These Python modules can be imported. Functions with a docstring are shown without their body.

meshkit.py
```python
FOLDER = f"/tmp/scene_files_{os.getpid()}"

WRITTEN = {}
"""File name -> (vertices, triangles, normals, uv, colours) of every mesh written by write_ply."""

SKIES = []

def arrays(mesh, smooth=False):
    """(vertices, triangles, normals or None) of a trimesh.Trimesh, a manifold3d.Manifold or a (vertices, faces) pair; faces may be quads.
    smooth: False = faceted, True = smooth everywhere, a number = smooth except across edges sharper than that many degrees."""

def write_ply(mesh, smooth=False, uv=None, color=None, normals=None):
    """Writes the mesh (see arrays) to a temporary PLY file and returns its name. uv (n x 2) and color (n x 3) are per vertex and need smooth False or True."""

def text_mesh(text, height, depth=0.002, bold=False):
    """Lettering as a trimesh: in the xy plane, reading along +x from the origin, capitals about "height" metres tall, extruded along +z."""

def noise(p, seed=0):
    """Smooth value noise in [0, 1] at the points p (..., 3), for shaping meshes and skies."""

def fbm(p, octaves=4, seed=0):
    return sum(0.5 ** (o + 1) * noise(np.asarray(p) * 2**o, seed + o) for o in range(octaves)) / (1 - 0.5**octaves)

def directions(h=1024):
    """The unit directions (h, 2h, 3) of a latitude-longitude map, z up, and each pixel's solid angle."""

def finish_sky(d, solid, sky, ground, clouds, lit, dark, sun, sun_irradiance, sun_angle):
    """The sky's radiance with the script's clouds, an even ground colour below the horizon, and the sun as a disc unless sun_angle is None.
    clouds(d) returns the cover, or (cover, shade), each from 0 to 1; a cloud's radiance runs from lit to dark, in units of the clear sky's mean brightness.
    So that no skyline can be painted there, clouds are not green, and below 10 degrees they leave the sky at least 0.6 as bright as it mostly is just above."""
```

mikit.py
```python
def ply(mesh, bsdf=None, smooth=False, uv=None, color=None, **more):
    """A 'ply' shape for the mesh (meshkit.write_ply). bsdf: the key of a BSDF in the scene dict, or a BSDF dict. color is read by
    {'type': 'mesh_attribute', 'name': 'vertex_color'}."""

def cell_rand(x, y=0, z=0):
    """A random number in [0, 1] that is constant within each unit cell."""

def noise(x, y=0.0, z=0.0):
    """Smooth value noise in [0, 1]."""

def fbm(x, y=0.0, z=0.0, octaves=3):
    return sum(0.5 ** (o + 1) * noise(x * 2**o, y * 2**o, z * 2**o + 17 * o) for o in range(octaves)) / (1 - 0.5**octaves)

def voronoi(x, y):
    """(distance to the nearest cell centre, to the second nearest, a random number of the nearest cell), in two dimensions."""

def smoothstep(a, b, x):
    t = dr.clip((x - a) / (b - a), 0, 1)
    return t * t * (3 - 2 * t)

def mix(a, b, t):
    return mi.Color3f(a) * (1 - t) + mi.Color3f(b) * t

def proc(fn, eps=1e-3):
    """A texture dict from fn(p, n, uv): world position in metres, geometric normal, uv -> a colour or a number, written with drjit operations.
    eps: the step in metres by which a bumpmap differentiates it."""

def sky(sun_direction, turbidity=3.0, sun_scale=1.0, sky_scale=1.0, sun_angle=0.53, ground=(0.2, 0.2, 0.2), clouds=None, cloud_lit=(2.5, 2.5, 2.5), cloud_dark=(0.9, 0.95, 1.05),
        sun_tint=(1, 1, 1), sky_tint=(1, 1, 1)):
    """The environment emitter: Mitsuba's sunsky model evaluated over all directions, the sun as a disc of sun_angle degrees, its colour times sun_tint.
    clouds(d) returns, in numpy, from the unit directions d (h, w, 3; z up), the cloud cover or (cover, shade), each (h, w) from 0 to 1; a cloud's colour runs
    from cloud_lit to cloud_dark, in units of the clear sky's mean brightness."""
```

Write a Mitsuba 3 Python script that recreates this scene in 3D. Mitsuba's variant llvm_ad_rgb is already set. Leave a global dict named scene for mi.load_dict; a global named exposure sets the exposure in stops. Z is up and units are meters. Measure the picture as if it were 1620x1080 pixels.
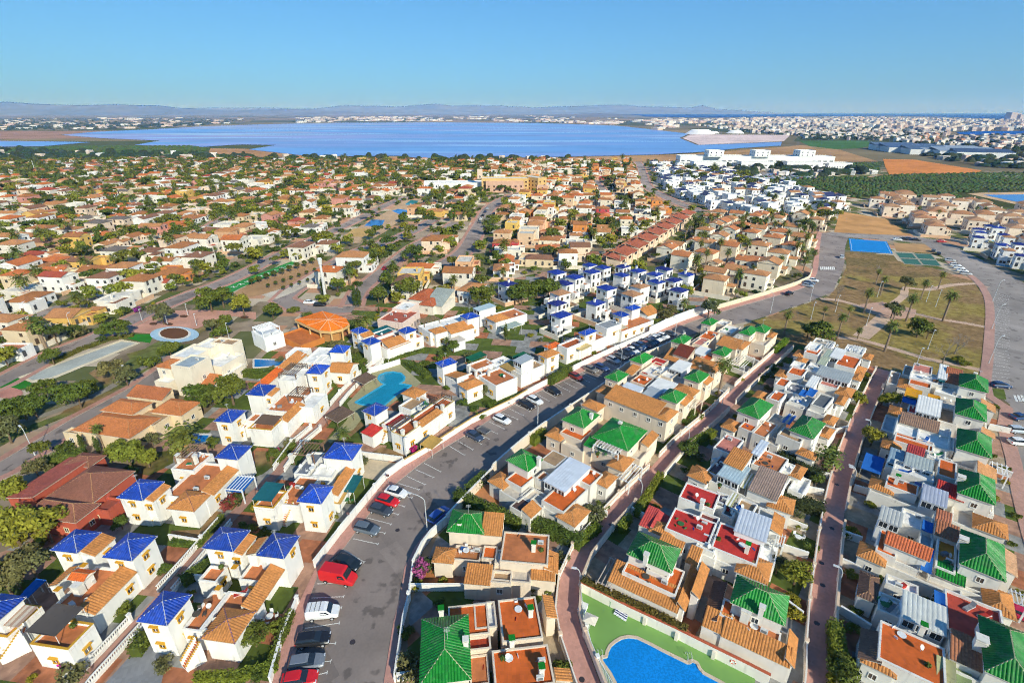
import math, random
import numpy as np
import shapely
import drjit as dr
import mitsuba as mi
import mikit
from mikit import noise, fbm, voronoi, cell_rand, smoothstep, mix

# ------------------------------------------------------------------ camera, sky, exposure
T4 = mi.ScalarTransform4f
FOC, CAM_H = 805.0, 62.0                      # focal length in pixels of a 1620 px wide frame, camera height in metres
PITCH = math.atan(362 / FOC)
CP, SP = math.cos(PITCH), math.sin(PITCH)
scene, labels = {}, {}
exposure = 2.2
scene['camera'] = {'type': 'perspective', 'fov': 2 * math.degrees(math.atan(810 / FOC)), 'fov_axis': 'x', 'near_clip': 0.5, 'far_clip': 200000.0,
                   'to_world': T4().look_at([0, 0, CAM_H], [0, CP * 100, CAM_H - SP * 100], [0, 0, 1])}
SUN = (0.42, -0.765, 0.49)
scene['sky_light'] = mikit.sky(SUN, turbidity=3.0, sky_tint=(0.33, 0.72, 1.06), sun_tint=(0.80, 1.0, 1.30),
                                clouds=lambda d: 0.34 * np.exp(-np.arcsin(np.clip(d[..., 2], 0, 1)) / 0.12), cloud_lit=(0.95, 1.15, 1.42), cloud_dark=(0.9, 1.0, 1.1))

rnd = random.Random(7)
nrg = np.random.default_rng(11)
TAGS = dict(a=(0, 680, 5.4), b=(270, 680, 5.4), c=(0, 880, 5.4), d=(200, 880, 5.4), e=(420, 880, 5.4), f=(540, 680, 5.4), g=(620, 880, 5.4), h=(660, 720, 5.4),
            i=(880, 700, 5.4), j=(880, 880, 5.4), k=(1080, 780, 5.4), l=(1080, 600, 5.4), m=(1320, 560, 5.4), n=(1320, 720, 5.4), o=(1320, 880, 5.4),
            p=(1080, 900, 5.4), q=(0, 440, 4), r=(405, 440, 4), s=(810, 440, 4), t=(1215, 440, 4), A=(760, 560, 5.4), B=(960, 500, 5.4), C=(1180, 520, 6.75),
            D=(560, 560, 5.4), u=(0, 100, 3), v=(540, 100, 3), w=(1080, 100, 3), x=(0, 0, 1))


def ground(px, py, z=0.0):
    """Survey: where the sight line of a spot on the photograph meets the level z."""
    dx, dy = (px - 810) / FOC, -(py - 540) / FOC
    t = (z - CAM_H) / (-SP + dy * CP)
    return np.array([dx * t, (CP + dy * SP) * t])


def at(tag, p, z=0.0):
    ox, oy, s = TAGS[tag]
    return ground(ox + p[0] / s, oy + p[1] / s, z)


def seen(x, y, z=0.0):
    fw = y * CP - (z - CAM_H) * SP
    up = y * SP + (z - CAM_H) * CP
    return 810 + FOC * x / fw, 540 - FOC * up / fw


# ------------------------------------------------------------------ materials
def ref_col(uv):
    ri = dr.floor((uv.x + 0.25) / 256.0)
    gi = uv.x - ri * 256.0
    return mi.Color3f(dr.square(ri / 255.0), dr.square(gi / 255.0), dr.square(uv.y / 255.0))


def enc(c):
    i = [round(255 * math.sqrt(min(max(v, 0), 1))) for v in c]
    return (i[0] * 256.0 + i[1], float(i[2]))


def f_plaster(p, n, uv):
    s = fbm(p.x * 0.55, p.y * 0.55, p.z * 0.35, 4)
    d = noise(p.x * 3.1, p.y * 3.1, p.z * 0.6)
    run = smoothstep(0.62, 0.9, noise((p.x + p.y) * 2.3, (p.x - p.y) * 2.3, p.z * 0.25)) * smoothstep(0.4, 0.7, s)
    return ref_col(uv) * (0.80 + 0.26 * s + 0.06 * d) * (1 - 0.28 * run)


def f_tile(p, n, uv):
    a = cell_rand((p.x + p.y) * 2.9, (p.x - p.y) * 2.9, p.z * 3.1)
    b = fbm(p.x * 0.4, p.y * 0.4, p.z * 0.4, 3)
    return ref_col(uv) * (0.80 + 0.34 * a + 0.45 * (b - 0.45))


def f_floor(p, n, uv):
    a = cell_rand(p.x * 2.2, p.y * 2.2, 3.0)
    b = fbm(p.x * 0.8, p.y * 0.8, 1.0, 4)
    return ref_col(uv) * (0.62 + 0.16 * a + 0.5 * b)


def f_glaze(p, n, uv):
    a = cell_rand(p.x * 3.0, p.y * 3.0, p.z * 3.0)
    b = fbm(p.x * 0.7, p.y * 0.7, p.z, 3)
    c = ref_col(uv) * (0.55 + 0.42 * a + 0.45 * b)
    return mix(c, (0.20, 0.19, 0.16), 0.22 * smoothstep(0.55, 0.8, fbm(p.x * 1.3, p.y * 1.3, p.z + 8, 3)))


def f_leaf(p, n, uv):
    a = fbm(p.x * 0.9, p.y * 0.9, p.z * 0.9, 3)
    b = noise(p.x * 0.11, p.y * 0.11, 4.0)
    c = ref_col(uv) * (0.6 + 1.15 * a)
    return mi.Color3f(c.x * (0.75 + 0.6 * b), c.y * (0.9 + 0.2 * b), c.z)


def f_asphalt(p, n, uv):
    a = fbm(p.x * 0.15, p.y * 0.15, 0.0, 4)
    b = noise(p.x * 5, p.y * 5)
    v, _, r = voronoi(p.x * 0.11, p.y * 0.11)
    q = cell_rand((p.x * 0.77 + p.y * 0.64) / 3.1, (p.y * 0.77 - p.x * 0.64) / 7.3, 4.0)
    k = ref_col(uv) * (0.62 + 0.55 * a + 0.1 * b + 0.12 * r) * dr.select(q > 0.93, 0.80, dr.select(q < 0.04, 1.14, 1.0))
    oil = smoothstep(0.66, 0.8, fbm(p.x * 0.6 + 9, p.y * 0.6, 5.0, 3))
    return k * (1 - 0.4 * oil)


def f_ground(p, n, uv):
    d = dr.sqrt(p.x * p.x + p.y * p.y)
    a = fbm(p.x * 0.06, p.y * 0.06, 2.0, 5)
    b = fbm(p.x * 0.5, p.y * 0.5, 7.0, 3)
    near = mix((0.30, 0.23, 0.165), (0.15, 0.115, 0.065), smoothstep(0.35, 0.7, a)) * (0.7 + 0.6 * b)
    g = smoothstep(0.52, 0.62, fbm(p.x * 0.045 + 40, p.y * 0.045, 9.0, 4))
    near = mix(near, (0.055, 0.075, 0.022), g * 0.55 * smoothstep(95, 150, d))
    row = dr.floor(p.x / 6.5)
    k = cell_rand(row, p.y / 8.0 + 0.4 * row, 2.0)
    on = smoothstep(120, 160, d)
    near = mix(near, (0.075, 0.10, 0.022), dr.select(k < 0.30, 0.8, 0.0) * on)
    near = mix(near, (0.50, 0.41, 0.30), dr.select(k > 0.66, 0.75, 0.0) * on)
    near = mix(near, (0.42, 0.19, 0.10), dr.select(k > 0.86, 0.75, 0.0) * on)
    v, w, r = voronoi(p.x * 0.0035, p.y * 0.0022)
    far = mix((0.10, 0.09, 0.05), (0.20, 0.145, 0.09), r) * (0.6 + 0.7 * fbm(p.x * 0.01, p.y * 0.01, 3.0, 5))
    far = mix(far, (0.03, 0.05, 0.018), smoothstep(0.5, 0.62, cell_rand(r * 77)) * 0.8)
    return mix(near, far, smoothstep(650, 900, d))


def f_yard(p, n, uv):
    # uv.x carries the heading of the plots; every plot is lawn, tile or gravel
    a = uv.x
    u, v = p.x * dr.cos(a) + p.y * dr.sin(a), p.y * dr.cos(a) - p.x * dr.sin(a)
    row = dr.floor(v / 4.3)
    k = cell_rand(u / 5.6 + 0.37 * row, row, uv.y)
    t = cell_rand(u * 2.0, v * 2.0, 5.0)
    b = fbm(p.x * 0.9, p.y * 0.9, 3.0, 4)
    c = mix((0.40, 0.31, 0.21), (0.40, 0.23, 0.16), dr.select(k > 0.36, 1.0, 0.0))
    c = mix(c, (0.42, 0.16, 0.08), dr.select(k > 0.62, 1.0, 0.0))
    c = mix(c, (0.30, 0.29, 0.27), dr.select(k > 0.76, 1.0, 0.0)) * (0.80 + 0.2 * t)
    c = mix(c, (0.085, 0.115, 0.022), dr.select(k < 0.12 + 0.30 * uv.y, 1.0, 0.0))
    return c * (0.55 + 0.8 * b)


def f_field(p, n, uv):
    a = fbm(p.x * 0.02, p.y * 0.02, 2.0, 5)
    b = fbm(p.x * 0.16, p.y * 0.16, 8.0, 4)
    return ref_col(uv) * (0.45 + 0.6 * a + 0.5 * b)


def f_grass(p, n, uv):
    a = fbm(p.x * 0.08, p.y * 0.08, 1.0, 4)
    b = fbm(p.x * 0.9, p.y * 0.9, 3.0, 4)
    c = mix(ref_col(uv), (0.24, 0.15, 0.07), smoothstep(0.40, 0.62, a))
    return c * (0.5 + 1.0 * b)


def f_pavers(p, n, uv):
    a = cell_rand(p.x * 2.5 + p.y, p.y * 2.5 - p.x, 1.0)
    b = fbm(p.x * 0.3, p.y * 0.3, 2.0, 4)
    return ref_col(uv) * (0.7 + 0.15 * a + 0.4 * b)


def f_lagoon(p, n, uv):
    a = fbm(p.x * 0.0016, p.y * 0.005, 1.0, 5)
    pink = smoothstep(0.40, 0.62, a) * (0.45 + 0.55 * smoothstep(100.0, -700.0, p.x))
    c = mix((0.085, 0.18, 0.47), (0.22, 0.18, 0.42), pink)
    shal = smoothstep(0.45, 0.65, fbm(p.x * 0.002 + 3, p.y * 0.006, 6.0, 4)) * smoothstep(-350.0, -900.0, p.x)
    c = mix(c, (0.30, 0.23, 0.32), shal)
    band = smoothstep(0.52, 0.72, fbm(p.x * 0.003 + 5, p.y * 0.012, 2.0, 4))
    lite = smoothstep(0.54, 0.72, fbm(p.x * 0.0022 + 15, p.y * 0.011, 4.0, 4))
    return mix(mix(c, (0.055, 0.12, 0.36), band * 0.55), (0.24, 0.32, 0.55), lite * 0.75)


def f_hill(p, n, uv):
    a = fbm(p.x * 0.0012, p.y * 0.0012, p.z * 0.004, 5)
    return mix((0.055, 0.065, 0.07), (0.17, 0.155, 0.14), a)


def bs(name, fn, rough=0.9, two=True, **kw):
    b = {'type': 'principled', 'base_color': mikit.proc(fn), 'roughness': rough, **kw}
    scene[name] = {'type': 'twosided', 'bsdf': b} if two else b


bs('plaster', f_plaster, 0.9, specular=0.2)
bs('tile', f_tile, 0.75, specular=0.3)
bs('terrace_tile', f_floor, 0.7, specular=0.3)
bs('glazed_tile', f_glaze, 0.42, specular=0.45)
bs('leaf', f_leaf, 0.7, specular=0.15)
bs('asphalt', f_asphalt, 0.85, specular=0.3)
bs('earth', f_ground, 0.95, specular=0.1)
bs('field', f_field, 0.95, specular=0.1)
bs('turf', f_grass, 0.95, specular=0.1)
bs('yard', f_yard, 0.9, specular=0.15)
bs('pavers', f_pavers, 0.85, specular=0.2)
bs('lagoon_water', f_lagoon, 0.22, specular=0.35)
bs('rock', f_hill, 0.95, specular=0.1)
bs('enamel', lambda p, n, uv: ref_col(uv), 0.28, specular=0.6, clearcoat=0.5)
bs('glass', lambda p, n, uv: ref_col(uv), 0.08, specular=0.8)
bs('pool_water', lambda p, n, uv: ref_col(uv) * (0.88 + 0.24 * smoothstep(0.3, 0.7, fbm(p.x * 7.0, p.y * 7.0, 1.0, 2))) * (0.82 + 0.3 * fbm(p.x * 0.25, p.y * 0.25, 2.0, 2)), 0.12, specular=0.4)
bs('sea_water', lambda p, n, uv: ref_col(uv), 0.6, specular=0.0)
bs('metal', lambda p, n, uv: ref_col(uv) * (0.8 + 0.3 * fbm(p.x, p.y, p.z, 3)), 0.45, specular=0.5)

WHITE, CREAM, PINKW, LIME = (0.80, 0.775, 0.72), (0.70, 0.60, 0.44), (0.70, 0.585, 0.46), (0.66, 0.62, 0.56)
BLUE, GREEN = (0.012, 0.055, 0.36), (0.008, 0.19, 0.018)
BROWN, ORANGE, TERRA, RED, PINK = (0.50, 0.205, 0.060), (0.60, 0.125, 0.022), (0.42, 0.10, 0.030), (0.52, 0.040, 0.030), (0.55, 0.20, 0.15)
MUSTARD, DKGLASS, GREY, DARK = (0.62, 0.33, 0.035), (0.02, 0.025, 0.03), (0.20, 0.20, 0.20), (0.04, 0.038, 0.036)


# ------------------------------------------------------------------ mesh building
class MB:
    def __init__(s):
        s.V, s.F, s.C, s.n = [], [], [], 0

    def add(s, V, F, col):
        V = np.asarray(V, float).reshape(-1, 3)
        s.V.append(V)
        s.F.append(np.asarray(F, int).reshape(-1, 3) + s.n)
        s.C.append(np.tile(enc(col), (len(V), 1)))
        s.n += len(V)
        return s

    def quad(s, a, b, c, d, col):
        return s.add([a, b, c, d], [[0, 1, 2], [0, 2, 3]], col)

    def poly(s, pts, z, col):
        """flat polygon seen from above"""
        import shapely, trimesh
        pts = [tuple(p[:2]) for p in pts]
        g = shapely.Polygon(pts)
        if not g.is_valid:
            g = g.buffer(0)
        for q in getattr(g, 'geoms', [g]):
            v, f = trimesh.creation.triangulate_polygon(q, engine='earcut')
            e1, e2 = v[f[:, 1]] - v[f[:, 0]], v[f[:, 2]] - v[f[:, 0]]
            fl = (e1[:, 0] * e2[:, 1] - e1[:, 1] * e2[:, 0]) < 0
            f = np.where(fl[:, None], f[:, ::-1], f)
            s.add(np.c_[v, np.full(len(v), z)], f, col)
        return s

    def prism(s, pts, z0, z1, col, side=None):
        pts = np.asarray(pts)[:, :2]
        area = 0.5 * np.sum(pts[:, 0] * np.roll(pts[:, 1], -1) - pts[:, 1] * np.roll(pts[:, 0], -1))
        if area < 0:
            pts = pts[::-1]
        s.poly(pts, z1, col)
        for k in range(len(pts)):
            a, b = pts[k], pts[(k + 1) % len(pts)]
            s.quad((*a, z0), (*b, z0), (*b, z1), (*a, z1), side or col)
        return s

    def box(s, c, ang, hu, hv, z0, z1, col, bottom=True):
        u, v = frame(ang)
        c = np.asarray(c)[:2]
        q = [c - u * hu - v * hv, c + u * hu - v * hv, c + u * hu + v * hv, c - u * hu + v * hv]
        V = [(*p, z0) for p in q] + [(*p, z1) for p in q]
        F = [[4, 5, 6], [4, 6, 7], [0, 1, 5], [0, 5, 4], [1, 2, 6], [1, 6, 5], [2, 3, 7], [2, 7, 6], [3, 0, 4], [3, 4, 7]]
        if bottom:
            F += [[0, 2, 1], [0, 3, 2]]
        return s.add(V, F, col)

    def tube(s, a, b, r, col, n=5, r2=None):
        a, b = np.asarray(a, float), np.asarray(b, float)
        d = b - a
        d = d / (np.linalg.norm(d) + 1e-9)
        x = np.cross(d, (0, 0, 1) if abs(d[2]) < 0.9 else (1, 0, 0))
        x /= np.linalg.norm(x)
        y = np.cross(d, x)
        t = np.arange(n) * 2 * math.pi / n
        ring = np.cos(t)[:, None] * x + np.sin(t)[:, None] * y
        V = np.vstack([a + ring * r, b + ring * (r if r2 is None else r2)])
        F = []
        for k in range(n):
            m = (k + 1) % n
            F += [[k, n + k, n + m], [k, n + m, m]]
        for k in range(1, n - 1):
            F += [[n, n + k + 1, n + k], [0, k, k + 1]]
        return s.add(V, F, col)

    def empty(s):
        return s.n == 0


def frame(ang):
    r = math.radians(ang)
    return np.array([math.cos(r), math.sin(r)]), np.array([-math.sin(r), math.cos(r)])


used = {}


def num(name):
    k = used.get(name, 0)
    used[name] = k + 1
    return name if k == 0 else f'{name}_{k:03d}'


def emit(key, mb, bsdf, smooth=False):
    if mb.empty():
        return None
    scene[key] = mikit.ply((np.vstack(mb.V), np.vstack(mb.F)), bsdf, smooth=smooth, uv=np.vstack(mb.C))
    return key


def part(parent, name, mb, bsdf, kind=None, label=None):
    if mb.empty():
        return None
    key = num(f'{parent}__{name}')
    emit(key, mb, bsdf)
    if kind or label:
        labels[key] = {k: v for k, v in (('kind', kind), ('label', label)) if v}
    return key


pending = []                                   # things whose label still needs its landmark


def thing(name, label, cat, group=None, pos=None, fixed=False):
    key = num(name)
    labels[key] = {'label': label, 'category': cat}
    if group:
        labels[key]['group'] = group
    if pos is not None and not fixed:
        pending.append((key, label, np.asarray(pos, float)[:2]))
    return key


def struct(name, mb, bsdf, label=None, kind='structure'):
    key = num(name)
    emit(key, mb, bsdf)
    labels[key] = {'kind': kind, 'label': label or name.replace('_', ' ')}
    return key


def rect(pts, ang):
    u, v = frame(ang)
    P = np.array([p[:2] for p in pts])
    a, b = P @ u, P @ v
    return u * (a.min() + a.max()) / 2 + v * (b.min() + b.max()) / 2, (a.max() - a.min()) / 2, (b.max() - b.min()) / 2


def ribs(mb, pts, pitch, amp, col):
    """One roof slope with rows of barrel tiles running down it: pts[0], pts[1] = the eave's ends, then the upper corners (convex)."""
    P = np.array(pts, float)
    e = P[1] - P[0]
    e /= np.linalg.norm(e)
    nrm = np.cross(e, P[2] - P[0])
    nrm /= np.linalg.norm(nrm)
    if nrm[2] < 0:
        nrm = -nrm
    d = np.cross(nrm, e)
    U, Vv = (P - P[0]) @ e, (P - P[0]) @ d
    u0, u1 = U.min(), U.max()
    n = max(2, int(round((u1 - u0) / pitch)) * 6)
    us = np.linspace(u0, u1, n + 1)
    us = np.unique(np.concatenate([us, U]))
    lo, hi = np.full(len(us), 1e9), np.full(len(us), -1e9)
    m = len(P)
    for k in range(m):
        ua, va, ub, vb = U[k], Vv[k], U[(k + 1) % m], Vv[(k + 1) % m]
        if abs(ub - ua) < 1e-6:
            continue
        t = (us - ua) / (ub - ua)
        ok = (t >= -1e-9) & (t <= 1 + 1e-9)
        w = va + t * (vb - va)
        lo = np.where(ok, np.minimum(lo, w), lo)
        hi = np.where(ok, np.maximum(hi, w), hi)
    h = amp * np.sqrt(np.abs(np.sin(math.pi * (us - u0) / pitch)))
    A = P[0] + us[:, None] * e + lo[:, None] * d + h[:, None] * nrm
    B = P[0] + us[:, None] * e + hi[:, None] * d + h[:, None] * nrm
    k = np.arange(len(us) - 1)
    q = len(us)
    F = np.vstack([np.c_[k, k + 1, q + k + 1], np.c_[k, q + k + 1, q + k]])
    mb.add(np.vstack([A, B]), F, col)


# ------------------------------------------------------------------ where things stand (1 m cells)
GX0, GY0, GX1, GY1 = -760, 20, 900, 900
occ = np.zeros((GY1 - GY0, GX1 - GX0), bool)


def block(pts, grow=0.0):
    import shapely
    g = shapely.Polygon([tuple(p[:2]) for p in pts]).buffer(grow)
    x0, y0, x1, y1 = g.bounds
    xs = np.arange(max(GX0, int(x0)), min(GX1 - 1, int(x1) + 1))
    ys = np.arange(max(GY0, int(y0)), min(GY1 - 1, int(y1) + 1))
    if len(xs) == 0 or len(ys) == 0:
        return
    X, Y = np.meshgrid(xs + 0.5, ys + 0.5)
    m = shapely.contains_xy(g, X, Y)
    occ[ys[0] - GY0:ys[-1] + 1 - GY0, xs[0] - GX0:xs[-1] + 1 - GX0] |= m


def block_line(pts, w):
    import shapely
    g = shapely.LineString([tuple(p[:2]) for p in pts]).buffer(w)
    block(list(g.exterior.coords))


def taken(c, ang=0, hu=0.0, hv=0.0):
    u, v = frame(ang)
    for a in np.linspace(-hu, hu, max(1, int(hu) * 2 + 1)):
        for b in np.linspace(-hv, hv, max(1, int(hv) * 2 + 1)):
            p = c + u * a + v * b
            i, j = int(math.floor(p[1])) - GY0, int(math.floor(p[0])) - GX0
            if not (0 <= i < occ.shape[0] and 0 <= j < occ.shape[1]) or occ[i, j]:
                return True
    return False


def corners(c, ang, hu, hv):
    u, v = frame(ang)
    return [c - u * hu - v * hv, c + u * hu - v * hv, c + u * hu + v * hv, c - u * hu + v * hv]
# ------------------------------------------------------------------ the setting: earth, water, roads, pavements
def graded(lim0, n0, far, grow=1.5):
    a = list(np.linspace(-lim0, lim0, n0))
    s = a[1] - a[0]
    while a[-1] < far:
        s *= grow
        a = [a[0] - s] + a + [a[-1] + s]
    return np.array(a)


gx, gy = (np.unique(np.clip(graded(1200, 25, 46000), -48000, 48000)) for _ in range(2))
gy = gy[gy > -1300]
gmb = MB()
GXX, GYY = np.meshgrid(gx, gy)
idx = np.arange(len(gx) * len(gy)).reshape(len(gy), len(gx))
a_, b_, c_, d_ = idx[:-1, :-1].ravel(), idx[:-1, 1:].ravel(), idx[1:, 1:].ravel(), idx[1:, :-1].ravel()
gmb.add(np.c_[GXX.ravel(), GYY.ravel(), 0 * GXX.ravel()], np.vstack([np.c_[a_, b_, c_], np.c_[a_, c_, d_]]), (0.2, 0.17, 0.12))
struct('ground', gmb, 'earth', 'dry earth of the suburb and the plain')


def gpoly(tag, pts):
    return [at(tag, p) for p in pts]


def line(tag, pts):
    return np.array([at(tag, p) for p in pts])


def sheet(name, pts, z, col, bsdf, label, mask=True, kind='structure'):
    mb = MB().poly(pts, z, col)
    if mask:
        block(pts)
    return struct(name, mb, bsdf, label, kind)


def ribbon(path, w, off=0.0):
    """polygon along a path, w wide, its middle moved off to the path's right-hand side"""
    p = np.asarray(path, float)
    t = np.gradient(p, axis=0)
    t /= np.linalg.norm(t, axis=1, keepdims=True)
    nrm = np.c_[t[:, 1], -t[:, 0]]
    return np.vstack([p + nrm * (off - w / 2), (p + nrm * (off + w / 2))[::-1]])


def dense(path, step=4.0):
    p = np.asarray(path, float)
    out = []
    for k in range(len(p)):
        a, b, c, d = p[max(k - 1, 0)], p[k], p[min(k + 1, len(p) - 1)], p[min(k + 2, len(p) - 1)]
        if k == len(p) - 1:
            break
        n = max(1, int(np.linalg.norm(c - b) / step))
        for i in range(n):
            t = i / n
            out.append(0.5 * (2 * b + (c - a) * t + (2 * a - 5 * b + 4 * c - d) * t * t + (3 * b - a - 3 * c + d) * t ** 3))
    return np.array(out + [p[-1]])


def raised(name, pts, z, col, side, bsdf, label):
    mb = MB().prism(pts, 0.0, z, col, side)
    block(pts)
    return struct(name, mb, bsdf, label)


ASPH, ASPH2, PINKP, BEIGEP = (0.250, 0.205, 0.180), (0.275, 0.235, 0.21), (0.50, 0.26, 0.21), (0.42, 0.30, 0.20)
# main road with its bays
KERB = dense(line('x', [(446, 1130), (452, 1080), (475, 1010), (487, 954), (507, 898), (545, 866), (577, 822), (629, 763), (692, 715), (736, 689), (760, 674), (823, 634), (904, 597),
                        (967, 567), (1030, 541), (1067, 520), (1130, 497), (1215, 472), (1272, 455), (1288, 440), (1294, 425), (1297, 390), (1300, 369)]))
RSIDE = dense(line('x', [(602, 1130), (607, 1080), (622, 987), (632, 950), (640, 898), (656, 866), (672, 845), (699, 821), (735, 783), (771, 747), (829, 697), (870, 668), (917, 637),
                         (950, 614), (965, 598), (1000, 574), (1047, 553), (1075, 537), (1120, 521), (1172, 511), (1215, 499), (1310, 465), (1321, 453), (1335, 420), (1337, 392), (1342, 376)]))
WALLB = dense(line('x', [(424, 1130), (431, 1080), (450, 1010), (473, 954), (500, 898), (539, 847), (575, 803), (613, 757), (640, 737), (686, 710), (721, 687), (746, 671), (810, 640),
                         (835, 625), (902, 590), (960, 562), (1027, 532), (1067, 513), (1130, 491), (1215, 466), (1268, 448), (1284, 432), (1290, 380), (1294, 366)]))
sheet('main_road', list(KERB) + list(RSIDE[::-1]), 0.02, ASPH, 'asphalt', 'grey asphalt road curving through the estate')
raised('pavement', list(WALLB) + list(KERB[::-1]), 0.13, PINKP, (0.40, 0.37, 0.33), 'pavers', 'pink paved pavement along the parking bays')
east = line('x', [(1300, 369), (1330, 365), (1457, 376), (1480, 379), (1503, 386), (1560, 415), (1620, 447), (1720, 500), (2050, 700), (2050, 1080), (1700, 1080), (1640, 850), (1617, 765), (1609, 727), (1594, 674),
                  (1598, 640), (1566, 613), (1562, 604), (1569, 520), (1568, 488), (1546, 442), (1500, 412), (1460, 384), (1342, 376)])
sheet('east_road', list(east), 0.024, ASPH2, 'asphalt', 'wide grey asphalt road beside the park')
walk = ribbon(dense(line('x', [(1500, 414), (1540, 440), (1560, 465), (1566, 495), (1563, 560), (1558, 606), (1562, 625), (1592, 645), (1589, 675), (1603, 727), (1611, 770), (1632, 850), (1680, 1000)])), 2.4)
raised('park_pavement', list(walk), 0.13, (0.44, 0.25, 0.20), (0.4, 0.37, 0.33), 'pavers', 'pink pavement between the park and the east road')
raised('roadside_pavement', list(ribbon(RSIDE[:26], 1.3, 0.65)), 0.13, PINKP, (0.4, 0.37, 0.33), 'pavers', 'narrow pink pavement under the garden walls')

LANE = dense(line('x', [(110, 1110), (133, 1080), (220, 985), (300, 895), (357, 828), (398, 784), (442, 745), (470, 705), (500, 680), (545, 625), (580, 590), (600, 573)]))
PATH1 = dense(line('x', [(950, 1130), (930, 1080), (905, 1010), (897, 970), (901, 920), (920, 876), (955, 832), (991, 793), (1037, 749), (1074, 707), (1130, 658), (1172, 615), (1215, 577), (1250, 545)]))
PATH2 = dense(line('x', [(1292, 1130), (1296, 1080), (1299, 965), (1324, 780), (1357, 674), (1398, 585)]))
sheet('garden_lane', list(ribbon(LANE, 1.9)), 0.05, (0.40, 0.22, 0.17), 'pavers', 'pink lane between the white gardens')
sheet('paved_path', list(ribbon(PATH1, 2.9)), 0.05, (0.52, 0.275, 0.22), 'pavers', 'pink paved path between two terraces of houses')
sheet('paved_path', list(ribbon(PATH2, 3.1)), 0.05, (0.52, 0.275, 0.22), 'pavers', 'wide pink paved path leading up to the park')

# patio paving under the near houses
def yard(name, pts, z, col, bsdf, label, a, g):
    key = sheet(name, pts, z, col, bsdf, label, False)
    mb = MB().poly(pts, z, col)
    V = np.vstack(mb.V)
    scene[key] = mikit.ply((V, np.vstack(mb.F)), bsdf, uv=np.tile((a, g), (len(V), 1)))



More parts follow.
